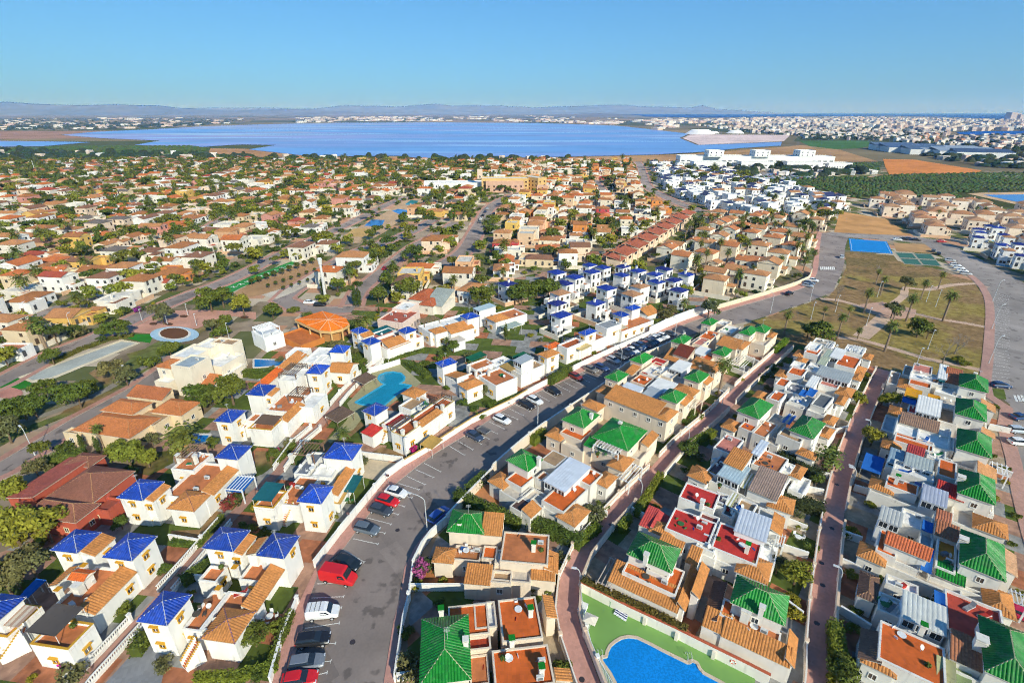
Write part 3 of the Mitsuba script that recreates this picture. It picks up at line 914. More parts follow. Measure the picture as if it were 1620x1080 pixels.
def awning(H, c, hu, hv, z, col, base=0.0, name='awning', bsdf='plaster', tilt=0.25, stripes=None):
    k = H.key(c)
    u, v = frame(H.ang)
    mb = MB()
    P = [np.r_[c - u * hu - v * hv, z - tilt], np.r_[c + u * hu - v * hv, z - tilt], np.r_[c + u * hu + v * hv, z], np.r_[c - u * hu + v * hv, z]]
    if stripes:
        n = max(4, int(hu * 2 / 0.4))
        for i in range(n):
            f0, f1 = i / n, (i + 1) / n
            mb.quad(P[0] + (P[1] - P[0]) * f0, P[0] + (P[1] - P[0]) * f1, P[3] + (P[2] - P[3]) * f1, P[3] + (P[2] - P[3]) * f0, col if i % 2 else stripes)
    else:
        n = 6
        for i in range(n):
            f0, f1 = i / n, (i + 1) / n
            s0, s1 = -0.12 * math.sin(math.pi * f0), -0.12 * math.sin(math.pi * f1)
            mb.quad(P[0] + (P[1] - P[0]) * f0 + (0, 0, s0), P[0] + (P[1] - P[0]) * f1 + (0, 0, s1), P[3] + (P[2] - P[3]) * f1 + (0, 0, s1), P[3] + (P[2] - P[3]) * f0 + (0, 0, s0), col)
    for i in range(4):
        j = (i + 1) % 4
        mb.quad(P[i] - (0, 0, .09), P[j] - (0, 0, .09), P[j], P[i], col)
    part(k, name, mb, bsdf)
    po = MB()
    for p in P:
        q = c + (p[:2] - c) * 0.96
        po.tube((*q, base), (*q, p[2] - 0.05), 0.05, (0.6, 0.58, 0.55), 4)
    part(k, name + '_post', po, 'metal', kind='stuff')


def pergola(H, c, hu, hv, z, col, base=0.0, across=True, n=None):
    k = H.key(c)
    u, v = frame(H.ang)
    mb = MB()
    for s in (-1, 1):
        mb.box(c + v * s * (hv - .1), H.ang, hu, 0.07, z - 0.16, z - .003, col)
        for t in (-1, 1):
            mb.box(c + v * s * (hv - .1) + u * t * (hu - .12), H.ang, 0.09, 0.09, base, z - 0.16, col, False)
    part(k, 'pergola_frame', mb, 'plaster')
    n = n or max(4, int(2 * hu / 0.55))
    for i in range(n):
        part(k, 'slat', MB().box(c + u * (-hu + (i + .5) * 2 * hu / n), H.ang, 0.05, hv + .15, z, z + 0.12, col), 'plaster')


def chimney(H, tag, p, z, col=(0.72, 0.68, 0.6), cap=None, h=1.5, w=0.28):
    c = at(tag, p, z)
    k = H.key(c)
    mb = MB().box(c, H.ang, w, w, z - h, z, col)
    ck = part(k, 'chimney', mb, 'plaster')
    m2 = MB().box(c, H.ang, w + .08, w + .08, z, z + 0.08, col)
    for s in (-1, 1):
        for t in (-1, 1):
            u, v = frame(H.ang)
            m2.box(c + u * s * w * .7 + v * t * w * .7, H.ang, .05, .05, z + .08, z + .3, col, False)
    m2.box(c, H.ang, w + .1, w + .1, z + .3, z + .36, cap or col)
    emit(num(ck + '__cap'), m2, 'plaster')


def dish(H, c, z, r=0.34):
    k = H.key(c)
    mb = MB()
    nrm = np.array([0.35, -0.75, 0.55])
    nrm /= np.linalg.norm(nrm)
    x = np.cross(nrm, (0, 0, 1)); x /= np.linalg.norm(x)
    y = np.cross(nrm, x)
    o = np.r_[c, z + 0.75]
    V, F = [o - nrm * 0.12], []
    for q, (rr_, dd) in enumerate([(0.55, 0.08), (1.0, 0.0)]):
        for i in range(10):
            t = i * math.pi / 5
            V.append(o + (x * math.cos(t) + y * math.sin(t)) * r * rr_ - nrm * dd * (1 if q == 0 else 0))
    for i in range(10):
        j = (i + 1) % 10
        F += [[0, 1 + i, 1 + j], [1 + i, 11 + i, 11 + j], [1 + i, 11 + j, 1 + j]]
    mb.add(V, F + [f[::-1] for f in F], (0.62, 0.62, 0.6))
    mb.tube((*c, z), o - nrm * 0.12, 0.035, (0.4, 0.4, 0.4), 4)
    part(k, 'satellite_dish', mb, 'metal')


def aircon(H, c, z):
    k = H.key(c)
    mb = MB().box(c, H.ang, 0.42, 0.17, z + .1, z + 0.7, (0.62, 0.62, 0.6)).box(c, H.ang, 0.3, 0.2, z + .2, z + 0.6, (0.2, 0.2, 0.2))
    part(k, 'air_conditioner', mb, 'metal')


def antenna(H, c, z):
    k = H.key(c)
    mb = MB().tube((*c, z), (*c, z + 1.9), 0.03, (.5, .5, .5), 4)
    for j in range(4):
        mb.tube((c[0] - .35, c[1] + (j - 1.5) * .16, z + 1.75), (c[0] + .35, c[1] + (j - 1.5) * .16, z + 1.75), 0.014, (.55, .55, .55), 3)
    mb.tube((c[0], c[1] - .4, z + 1.75), (c[0], c[1] + .4, z + 1.75), 0.018, (.55, .55, .55), 3)
    part(k, 'antenna', mb, 'metal')


def stair(H, a, b, w, z0, z1, col=WHITE, trim=MUSTARD, bend=0.0):
    """outdoor stair from a up to b between stepped cheek walls with mustard coping"""
    a, b = np.asarray(a)[:2], np.asarray(b)[:2]
    k = H.key(a)
    n = 11
    L = np.linalg.norm(b - a)
    t = (b - a) / L
    s = np.array([t[1], -t[0]])
    steps, cheek, cop = MB(), MB(), MB()

    def P(f):
        return a + (b - a) * f + s * bend * math.sin(f * math.pi / 2) ** 2
    for i in range(n):
        f0, f1 = i / n, (i + 1) / n
        z = z0 + (z1 - z0) * (i + 1) / n
        p, q = P(f0), P(f1)
        steps.quad((*(p - s * w / 2), z), (*(p + s * w / 2), z), (*(q + s * w / 2), z), (*(q - s * w / 2), z), TERRA)
        steps.quad((*(p - s * w / 2), z - (z1 - z0) / n), (*(p + s * w / 2), z - (z1 - z0) / n), (*(p + s * w / 2), z), (*(p - s * w / 2), z), col)
        for g in (-1, 1):
            for (m_, w0, w1, zz0, zz1, cc) in ((cheek, 0, .2, z0, z + .75, col), (cop, -.03, .23, z + .753, z + .84, trim)):
                A0, A1, B0, B1 = p + s * g * (w / 2 + w0), p + s * g * (w / 2 + w1), q + s * g * (w / 2 + w0), q + s * g * (w / 2 + w1)
                V = [(*A0, zz0), (*A1, zz0), (*B1, zz0), (*B0, zz0), (*A0, zz1), (*A1, zz1), (*B1, zz1), (*B0, zz1)]
                m_.add(V, [[4, 5, 6], [4, 6, 7], [0, 1, 5], [0, 5, 4], [1, 2, 6], [1, 6, 5], [2, 3, 7], [2, 7, 6], [3, 0, 4], [3, 4, 7]] if g > 0 else
                       [[4, 6, 5], [4, 7, 6], [0, 5, 1], [0, 4, 5], [1, 6, 2], [1, 5, 6], [2, 7, 3], [2, 6, 7], [3, 4, 0], [3, 7, 4]], cc)
    sk = part(k, 'stair', cheek, 'plaster')
    emit(num(sk + '__steps'), steps, 'terrace_tile')
    emit(num(sk + '__coping'), cop, 'plaster')


COLS = dict(w=WHITE, c=CREAM, b=BLUE, g=GREEN, t=BROWN, o=ORANGE, r=RED, e=TERRA, p=PINK, y=(0.66, 0.30, 0.02), G=GREY, D=DARK, L=(0.56, 0.49, 0.40), W=(0.62, 0.66, 0.72), B=(0.02, 0.13, 0.45),
            T=(0.015, 0.12, 0.14), P=(0.42, 0.27, 0.20), O=(0.42, 0.40, 0.20), S=(0.40, 0.43, 0.45), l=(0.40, 0.25, 0.14), A=(0.52, 0.175, 0.065), N=(0.012, 0.11, 0.06), R=(0.36, 0.05, 0.02), F=(0.42, 0.30, 0.22), E=(0.21, 0.085, 0.055))


def build(name, label, ang, wall, comps, group=None, trim=MUSTARD, hood=False, seed=0, fixed=False, cat='house', baseplus=True):
    """One house from its surveyed pieces. A piece is (type, tag, corner spots, height of those corners, colour, extras)."""
    H = House(name, label, ang, wall, group, cat, fixed)
    rr = random.Random(seed + len(used))
    for cmp in comps:
        ty, tag, pts, z = cmp[:4]
        col = COLS.get(cmp[4], None) if len(cmp) > 4 and isinstance(cmp[4], str) else (cmp[4] if len(cmp) > 4 else None)
        ex = cmp[5] if len(cmp) > 5 else {}
        if ty == 'C':
            chimney(H, tag, pts, z, cap=col, **ex)
            continue
        if ty == 'ST':
            stair(H, at(tag, pts[0], ex.get('z0', 0)), at(tag, pts[1], z), ex.get('w', 1.1), ex.get('z0', 0), z, wall, trim, ex.get('bend', 0))
            continue
        c, hu, hv = H.r(tag, pts, z, ex.get('ang'))
        if hu < 0.5 or hv < 0.5:
            hu, hv = max(hu, 0.5), max(hv, 0.5)
        if ty in 'TGFSR':
            block(corners(c, ang, hu, hv), 0.4)
        if ty in 'TG':
            key = 'b' if cmp[4] == 'b' else 'g' if cmp[4] == 'g' else 't'
            rise = ex.get('rise', {'b': 1.15, 'g': 1.35, 't': 0.95}[key] * (min(hu, hv) + .3) / 2.2)
            if key in 'bg':
                tn = rr.uniform(.68, 1.12) if key == 'b' else rr.uniform(.85, 1.12)
                col = [q * tn for q in col]
            hip(H, c, hu - .1, hv - .1, z, rise, col, 'glazed_tile' if key in 'bg' else 'tile', key, gable=ty == 'G', cap=ex.get('cap'), wallz=ex.get('z0', 0.0), wall=ex.get('wall'))
            if z > 4.4 and ex.get('win', 1):
                windows_on(H.k, c, ang, hu - .1, hv - .1, 3.0 if z < 7 else z - 3, z - 0.3, trim, rr, hood, every=2.9, skip=0.3)
            if ex.get('win', 1) and ex.get('z0', 0) == 0:
                windows_on(H.k, c, ang, hu - .1, hv - .1, 0.2, 2.6, trim, rr, hood, every=3.2, skip=0.35)
            if z > 5 and rr.random() < 0.45:
                antenna(H, c + frame(ang)[0] * rr.uniform(-.5, .5), z + rise - .2)
        elif ty == 'S':
            slope(H, c, hu, hv, z, ex.get('rise', 0.42 * min(hu, hv) * 2), col, 'tile' if cmp[4] != 'g' else 'glazed_tile', ex.get('side', 1), ex.get('z0', 0.0))
            if z > 4.5 and ex.get('z0', 0.0) == 0.0:
                windows_on(H.k, c, ang, hu - .05, hv - .05, z - 2.6, z - .3, trim, rr, hood, every=2.6, skip=.2)
        elif ty == 'F':
            par = ex.get('par', 0.45)
            if len(cmp) > 4 and cmp[4] in ('o', 'A', 'r', 'e', 'p') and H.wall != WHITE and z > 3:
                z, par = z + 0.32, 0.24
            zf = flat(H, c, hu, hv, z, col, par, ex.get('z0', 0.0), ex.get('cap'), fb=ex.get('fb', 'terrace_tile'))
            if ex.get('win', 1):
                windows_on(H.k, c, ang, hu, hv, ex.get('z0', 0.0) + .2, min(zf, 2.8) if zf < 4.5 else zf - .3, trim, rr, hood, every=3.4, skip=0.4)
            n = ex.get('clut', 1 if hu * hv > 4 else 0)
            u, v = frame(ang)
            for _ in range(n):
                q = c + u * rr.uniform(-.7, .7) * hu + v * rr.uniform(-.7, .7) * hv
                [dish, aircon][rr.random() < 0.5](H, q, zf + .03)
        elif ty == 'R':
            room(H, c, hu, hv, z, col, ex.get('z0', 0.0), ex.get('side', 0), ex.get('wallcol'), rr, glazed=ex.get('glazed', True))
        elif ty == 'A':
            awning(H, c, hu, hv, z, col, ex.get('z0', 0.0), tilt=ex.get('tilt', .25), stripes=COLS.get(ex.get('st')))
        elif ty == 'P':
            pergola(H, c, hu, hv, z, col, ex.get('z0', 0.0))
    return H
# ------------------------------------------------------------------ the houses near the camera, piece by piece
GL, GR = 'white houses with blue tiled towers beside the lane', 'terraced houses with green roofs by the paved paths'


def W(name, label, ang, comps, group=GL, **k):
    build(name, label, ang, k.pop('wall', WHITE), comps, group, fixed=True, **k)


TW = {'hood': MUSTARD}
# --- west of the main road
W('white_house', 'white house under a pink striped awning at the corner of the picture, blue roof behind', -8, [
    ('F', 'c', [(-200, 640), (60, 690), (330, 420)], 3.6, 'A', {'clut': 2, 'cap': MUSTARD}), ('T', 'c', [(-230, 520), (0, 530), (200, 355)], 5.8, 'b'), ('A', 'c', [(0, 555), (140, 590), (320, 425)], 4.9, 'P', {'z0': 3, 'st': 'L'}),
    ('ST', 'c', [(40, 880), (200, 660)], 3.0, 'w', {'bend': -.6}), ('A', 'c', [(150, 330), (230, 340), (340, 190)], 2.6, 'B')], **TW)
W('white_house', 'white house with a dark grey awning over its roof terrace and magenta flowers beside it', -8, [
    ('F', 'c', [(265, 735), (540, 790), (800, 570)], 4.1, 'A', {'clut': 0, 'cap': MUSTARD}), ('F', 'c', [(420, 450), (700, 480), (1160, 120)], 3.5, 'A', {'clut': 2}), ('A', 'c', [(215, 630), (450, 670), (715, 430)], 5.4, (0.10, 0.085, 0.075), {'z0': 3.6, 'tilt': .1}),
    ('S', 'c', [(735, 430), (800, 500), (1160, 130)], 3.5, 't', {'side': 1, 'z0': None, 'rise': .9}), ('T', 'a', [(450, 1015), (660, 1045), (840, 880)], 5.8, 'b'), ('S', 'a', [(690, 1060), (800, 1080), (935, 915)], 5.0, 't', {'side': 1, 'rise': .8}),
    ('T', 'x', [(165, 880), (212, 882), (246, 849)], 5.8, 'b'), ('G', 'c', [(590, 190), (700, 205), (800, 130)], 4.8, 'o', {'win': 0}), ('C', 'c', (500, 290), 4.9, 'y'), ('C', 'c', (720, 85), 4.9, 'y'), ('C', 'c', (660, 250), 4.5, None, {'w': .5}),
    ('S', 'c', [(430, 250), (500, 270), (680, 100)], 4.0, 't', {'side': 3, 'z0': 3}), ('A', 'c', [(190, 285), (260, 290), (340, 190)], 2.6, 'B')], **TW)
W('white_house', 'white house with brown hip roof and orange terraces next to the bottom parked cars', -8, [
    ('F', 'd', [(480, 610), (640, 640), (830, 300)], 3.5, 'A', {'clut': 1}), ('F', 'd', [(650, 620), (1060, 470), (870, 290)], 3.5, 'A', {'clut': 2, 'ang': -8}), ('T', 'd', [(105, 545), (330, 575), (545, 335)], 5.9, 'b'), ('T', 'd', [(655, 690), (915, 730), (1090, 480)], 3.9, 't', {'cap': (.16, .09, .2)}),
    ('S', 'd', [(1010, 430), (1090, 475), (1345, 110)], 3.6, 't', {'side': 1, 'z0': None, 'rise': .9}), ('F', 'd', [(960, 190), (1080, 210), (1300, 60)], 3.4, 'A', {'clut': 1}), ('T', 'b', [(285, 1000), (530, 1030), (650, 860)], 5.8, 'b'), ('S', 'b', [(510, 1045), (600, 1070), (695, 905)], 5.1, 't', {'side': 1, 'rise': .7}),
    ('T', 'b', [(745, 1065), (960, 1085), (1090, 910)], 5.9, 'b'), ('S', 'b', [(650, 1070), (730, 1080), (830, 930)], 5.0, 't', {'side': 3}), ('C', 'd', (790, 280), 4.6, 'y'), ('C', 'd', (930, 100), 4.6, 'y'), ('ST', 'd', [(500, 960), (600, 720)], 2.7, 'w', {'bend': .5}), ('F', 'd', [(610, 200), (760, 220), (860, 90)], 3.2, 'A')], **TW)
W('white_house', 'white house with a brown hip roof and a blue glazed pergola on its garden side', -8, [
    ('F', 'b', [(-60, 560), (330, 570), (560, 300)], 3.5, 'A', {'clut': 2}), ('T', 'a', [(1010, 575), (1220, 595), (1390, 445)], 5.6, 'b'), ('S', 'a', [(1225, 600), (1300, 615), (1440, 478)], 5.0, 't', {'side': 1, 'rise': .7}), ('T', 'b', [(-10, 655), (190, 690), (345, 545)], 3.7, 't', {'cap': (.2, .09, .1)}),
    ('T', 'b', [(385, 235), (575, 245), (685, 140)], 6.0, 'b'), ('S', 'b', [(300, 520), (360, 560), (565, 340)], 3.7, 't', {'side': 1, 'z0': None, 'rise': .8}), ('A', 'b', [(465, 495), (610, 522), (712, 400)], 2.8, 'B', {'bsdf': 0}), ('P', 'b', [(465, 490), (610, 518), (712, 396)], 2.95, (.75, .75, .75)),
    ('P', 'b', [(50, 205), (170, 245), (310, 130)], 5.2, (.30, .19, .12), {'z0': 3}), ('F', 'b', [(0, 330), (200, 330), (360, 200)], 3.9, 'A', {'clut': 0}), ('C', 'b', (60, 220), 5.2), ('C', 'b', (205, 225), 5.2), ('ST', 'a', [(1300, 800), (1360, 640)], 2.7, 'w', {'bend': -.4})], **TW)
W('white_house', 'white house with a green awning terrace and tall blue tower above its curved stair', -8, [
    ('F', 'b', [(705, 650), (880, 665), (990, 520)], 4.7, 'A', {'clut': 0, 'cap': MUSTARD}), ('A', 'b', [(690, 580), (855, 597), (972, 455)], 6.2, 'T', {'z0': 4}), ('T', 'b', [(1090, 605), (1270, 625), (1380, 485)], 6.2, 'b'), ('F', 'b', [(900, 630), (1100, 640), (1260, 400)], 3.6, 'A', {'clut': 2}),
    ('S', 'b', [(1380, 520), (1420, 565), (1545, 335)], 3.6, 't', {'side': 1, 'rise': .8}), ('A', 'b', [(1475, 490), (1560, 522), (1605, 385)], 2.9, 'T'), ('F', 'b', [(1050, 370), (1170, 380), (1290, 190)], 3.7, (.16, .18, .22), {'clut': 1}), ('F', 'b', [(1200, 390), (1380, 400), (1440, 300)], 3.6, 'w', {'clut': 1}),
    ('T', 'b', [(1310, 235), (1545, 245), (1630, 130)], 6.0, 'b'), ('S', 'b', [(1300, 237), (1380, 240), (1430, 150)], 5.4, 't', {'side': 3, 'z0': 4}), ('P', 'b', [(1030, 205), (1230, 210), (1262, 110)], 5.3, (.22, .13, .09), {'z0': 3}), ('C', 'b', (1025, 220), 5.2), ('C', 'b', (1180, 225), 5.2), ('ST', 'b', [(960, 820), (1010, 630)], 2.9, 'w', {'bend': .4}), ('A', 'b', [(1400, 590), (1450, 620), (1490, 510)], 2.6, (.55, .33, .1))], **TW)
W('white_house', 'white house with a curved mustard stair and dark covered terrace beside the pool lane', -9, [
    ('T', 'q', [(1360, 903), (1465, 912), (1550, 840)], 5.9, 'b'), ('F', 'r', [(-10, 915), (95, 962), (170, 880)], 4.2, 'A', {'clut': 0, 'cap': MUSTARD}), ('A', 'r', [(-10, 905), (90, 920), (165, 870)], 5.3, (.16, .10, .07), {'z0': 3.6}), ('T', 'r', [(-60, 735), (60, 735), (120, 680)], 5.5, 'b'), ('S', 'r', [(60, 742), (95, 748), (150, 700)], 4.9, 't', {'side': 1}),
    ('F', 'r', [(60, 830), (190, 845), (330, 740)], 3.7, 'A', {'clut': 2}), ('S', 'r', [(165, 900), (195, 912), (290, 800)], 3.6, 't', {'side': 1, 'rise': .8}), ('F', 'r', [(270, 800), (360, 820), (350, 720)], 4.0, 'w', {'clut': 0}), ('P', 'r', [(200, 735), (300, 750), (335, 690)], 5.2, (.2, .13, .09), {'z0': 3.2}), ('ST', 'q', [(1500, 1010), (1560, 930)], 3.0, 'w', {'bend': .4}), ('F', 'q', [(1550, 900), (1610, 905), (1640, 850)], 4.0, 'A')], **TW)
W('white_house', 'white house with two blue towers and a brown roofed arched porch above the pool lane', -8, [
    ('T', 'r', [(318, 600), (402, 606), (467, 553)], 6.0, 'b'), ('T', 'r', [(467, 465), (545, 473), (598, 430)], 5.6, 'b'), ('G', 'r', [(470, 580), (590, 602), (640, 540)], 3.3, 't'), ('F', 'r', [(140, 640), (250, 650), (330, 570)], 4.2, 'w', {'clut': 2}), ('F', 'r', [(280, 600), (320, 610), (420, 480)], 3.6, 'A', {'clut': 1}), ('S', 'r', [(0, 690), (40, 700), (150, 575)], 3.0, 'o', {'side': 1}), ('S', 'r', [(150, 575), (200, 585), (300, 480)], 3.2, 't', {'side': 1}), ('F', 'r', [(200, 470), (290, 490), (330, 440)], 3.6, 'w', {'clut': 1}), ('F', 'r', [(300, 520), (460, 540), (480, 440)], 3.8, 'w', {'clut': 1}), ('P', 'r', [(140, 600), (250, 610), (290, 540)], 5.2, (.2, .13, .09), {'z0': 3.4})], **TW)
W('white_house', 'white house behind the keyhole pool with dark pergolas, blue tower and large white dishes', -32, [
    ('F', 'D', [(320, 660), (420, 705), (860, 400)], 4.5, 'e', {'clut': 3, 'cap': (.6, .45, .2)}), ('T', 'D', [(75, 485), (180, 525), (285, 455)], 4.9, 'b'), ('F', 'D', [(240, 600), (320, 630), (400, 490)], 3.6, 'r', {'clut': 0}), ('S', 'D', [(535, 600), (580, 622), (742, 490)], 4.3, 't', {'side': 1, 'z0': None, 'rise': .5}), ('P', 'D', [(300, 605), (420, 605), (500, 540)], 5.3, (.16, .10, .07), {'z0': 4}),
    ('P', 'D', [(640, 400), (740, 430), (838, 360)], 5.5, (.16, .10, .07), {'z0': 4}), ('T', 'D', [(420, 330), (515, 375), (620, 320)], 4.0, 't'), ('F', 'D', [(380, 440), (480, 470), (640, 380)], 4.0, 'l', {'clut': 1}), ('S', 'D', [(60, 665), (170, 700), (205, 625)], 2.7, 'r', {'side': 0, 'rise': .4}), ('C', 'D', (755, 445), 5.5), ('C', 'D', (525, 590), 5.3), ('C', 'D', (415, 660), 5.2), ('A', 'D', [(560, 760), (680, 790), (720, 710)], 2.4, (.5, .3, .08)), ('ST', 'D', [(230, 760), (270, 620)], 2.8, 'w', {'bend': .4})], **TW)
W('white_house', 'white house with a blue tower and terracotta terraces beside the trailer bay', -50, [
    ('T', 'D', [(705, 75), (755, 112), (878, 70)], 5.6, 'b'), ('T', 'D', [(895, 255), (965, 305), (1105, 250)], 3.9, 't'), ('F', 'D', [(885, 200), (960, 230), (1140, 110)], 4.0, 'A', {'clut': 2}), ('S', 'D', [(785, 180), (880, 250), (960, 200)], 3.4, 't', {'side': 3}), ('F', 'D', [(1060, 180), (1240, 260), (1330, 160)], 4.2, 'A', {'clut': 1}), ('F', 'D', [(960, 90), (1060, 130), (1180, 60)], 4.4, 'A', {'clut': 0}),
    ('A', 'D', [(950, 20), (1040, 40), (1090, -20)], 5.6, 'N', {'z0': 4}), ('C', 'D', (1040, 150), 4.9), ('C', 'D', (1150, 150), 4.9), ('C', 'D', (985, 110), 5.1)], **TW)
W('white_house', 'white house with a glazed grey roofed upper room and striped stair above the road wall', -48, [
    ('R', 'D', [(1365, 50), (1440, 80), (1530, 40)], 6.3, 'S', {'wallcol': WHITE}), ('F', 'D', [(1130, 70), (1240, 110), (1330, 40)], 4.0, 'w', {'clut': 2}), ('A', 'D', [(1250, 90), (1330, 140), (1360, 60)], 4.4, (.4, .25, .08), {'z0': 2}), ('F', 'D', [(1340, 130), (1460, 160), (1570, 60)], 3.8, 'l'), ('T', 's', [(165, 480), (235, 500), (285, 465)], 5.4, 't'), ('ST', 'D', [(1570, 200), (1570, 90)], 3.0, 'w')], **TW)
W('white_house', 'white house with a green awning roof and small orange tiled roof beside the long hedge', -48, [
    ('T', 's', [(425, 345), (465, 362), (535, 335)], 6.2, 'b'), ('F', 's', [(290, 420), (360, 440), (420, 380)], 4.8, 'e', {'clut': 1}), ('F', 's', [(330, 400), (470, 420), (500, 330)], 3.8, 'A', {'clut': 1}), ('T', 's', [(200, 430), (255, 445), (290, 410)], 4.0, 'o'), ('A', 's', [(0, 490), (60, 505), (90, 470)], 4.6, 'N', {'z0': 0}), ('A', 's', [(420, 445), (450, 450), (470, 410)], 4.0, (.6, .45, .2))], **TW)
W('white_house', 'white house with a flat grey roofed upper room beside two tall blue towers', -52, [
    ('F', 's', [(530, 290), (600, 320), (650, 270)], 5.6, (.30, .31, .32), {'clut': 1, 'par': .2}), ('T', 's', [(648, 222), (690, 245), (742, 232)], 6.4, 'b'), ('T', 's', [(715, 188), (765, 203), (812, 185)], 6.4, 'b'), ('F', 's', [(600, 300), (720, 330), (800, 230)], 3.6, 'A'), ('A', 's', [(640, 310), (670, 330), (690, 290)], 4.2, (.6, .5, .35)), ('S', 's', [(800, 220), (860, 240), (890, 200)], 3.8, 't', {'side': 1})], **TW)
W('white_house', 'white house with two blue towers behind the white pool wall', -42, [
    ('T', 'r', [(668, 397), (725, 422), (785, 397)], 6.0, 'b'), ('T', 'r', [(905, 330), (945, 352), (1015, 328)], 6.0, 'b'), ('T', 'r', [(600, 330), (650, 352), (705, 328)], 5.5, 'b'), ('F', 'r', [(720, 400), (860, 440), (1000, 340)], 3.8, 'A', {'clut': 2}), ('F', 'r', [(640, 380), (760, 380), (880, 330)], 4.0, 'p', {'clut': 2}), ('S', 'r', [(800, 430), (850, 450), (950, 390)], 3.5, 't', {'side': 1}), ('S', 'r', [(650, 365), (690, 375), (725, 345)], 4.6, 't', {'side': 1}), ('A', 'r', [(720, 330), (800, 350), (835, 300)], 4.0, 'T')], **TW)
W('white_house', 'white house with a small brown hip roof and one blue tower amid the estate', -52, [
    ('T', 'r', [(1095, 328), (1150, 350), (1212, 328)], 4.2, 't'), ('T', 'r', [(1300, 237), (1338, 262), (1410, 240)], 6.3, 'b'), ('F', 'r', [(1025, 300), (1130, 340), (1320, 230)], 4.2, 'w', {'clut': 3}), ('S', 'r', [(1200, 335), (1250, 350), (1340, 290)], 3.8, 't', {'side': 1}), ('P', 'r', [(1020, 260), (1090, 280), (1130, 240)], 5.0, (.2, .13, .09), {'z0': 3}), ('R', 'r', [(1210, 390), (1270, 410), (1300, 380)], 2.6, 'L')], **TW)
W('white_house', 'white house under a light blue sheet roof at the edge of the estate trees', -52, [('R', 'r', [(1375, 190), (1430, 205), (1480, 165)], 5.4, (.42, .52, .55)), ('T', 'r', [(1460, 250), (1530, 275), (1570, 235)], 4.2, 't'), ('F', 'r', [(1440, 240), (1560, 270), (1660, 200)], 3.4, 'A', {'clut': 2}), ('A', 'r', [(1540, 300), (1620, 310), (1640, 270)], 3.4, (.35, .42, .36))], **TW)

# --- east of the main road
W('terraced_house', 'cream house with a ribbed green hip roof and wide orange terraces at the bottom edge', 7, [
    ('T', 'g', [(270, 545), (285, 1085), (665, 1035)], 5.8, 'g', {'ang': 7, 'rise': 1.5}), ('F', 'g', [(480, 440), (650, 690), (830, 580)], 4.3, 'o', {'clut': 1}), ('F', 'g', [(905, 385), (955, 745), (1290, 690)], 4.5, 'o', {'clut': 0}), ('F', 'g', [(865, 830), (880, 1120), (1370, 1100), (1330, 760)], 4.3, 'o', {'clut': 3}), ('F', 'g', [(665, 860), (670, 1120), (840, 1100)], 3.4, 'A', {'clut': 0}), ('F', 'g', [(700, 395), (710, 620), (900, 590)], 4.5, 'w', {'clut': 0}), ('F', 'g', [(650, 680), (660, 800), (850, 780)], 4.4, 'R', {'clut': 0}),
    ('S', 'g', [(1280, 345), (1325, 535), (1400, 530)], 3.2, 't', {'side': 1}), ('S', 'g', [(1395, 975), (1400, 1080), (1530, 1070)], 3.2, 't', {'side': 1}), ('C', 'g', (1185, 445), 5.9, 'g'), ('C', 'g', (630, 715), 6.9), ('C', 'g', (420, 450), 6.9, 'g'), ('C', 'g', (1280, 945), 5.7, 'g'), ('C', 'g', (1025, 705), 5.7, 'g')], GR, wall=PINKW, trim=WHITE)
W('terraced_house', 'cream corner house whose roof is half green and half brown tile above a chequered terrace', -6, [
    ('T', 'h', [(265, 635), (545, 668), (600, 490)], 5.4, 'g'), ('S', 'h', [(545, 662), (692, 685), (748, 545)], 5.3, 't', {'side': 0, 'rise': 1.2, 'z0': None}), ('F', 'h', [(530, 668), (690, 690), (740, 560)], 5.2, 'l', {'par': .05, 'clut': 0}), ('F', 'h', [(310, 850), (535, 905), (550, 780)], 3.3, (.48, .19, .07), {'clut': 1}), ('F', 'h', [(550, 890), (655, 900), (690, 790)], 3.4, 'o', {'par': .1, 'clut': 0}), ('F', 'h', [(745, 660), (760, 920), (1110, 940), (1130, 690)], 4.3, 'A', {'clut': 1}),
    ('S', 'h', [(965, 1050), (1180, 1070), (1080, 900)], 3.2, 't', {'side': 0, 'rise': .9}), ('S', 'h', [(1080, 1000), (1175, 1010), (1195, 840)], 3.3, 't', {'side': 1, 'rise': .9}), ('T', 'h', [(140, 885), (300, 920), (310, 800)], 3.2, 't'), ('S', 'h', [(395, 1085), (610, 1090), (650, 960)], 3.2, 't', {'side': 0, 'rise': .6}), ('F', 'h', [(625, 1080), (790, 1080), (815, 990)], 3.4, 'l', {'clut': 0}), ('F', 'h', [(660, 930), (960, 980), (970, 1090)], 3.3, 'L', {'clut': 0}), ('C', 'h', (995, 755), 5.8, 'g'), ('C', 'h', (362, 580), 6.2, 'g', {'h': 3}), ('F', 'h', [(680, 800), (690, 920), (770, 900)], 3.9, 'w', {'clut': 0})], GR, wall=PINKW, trim=WHITE)
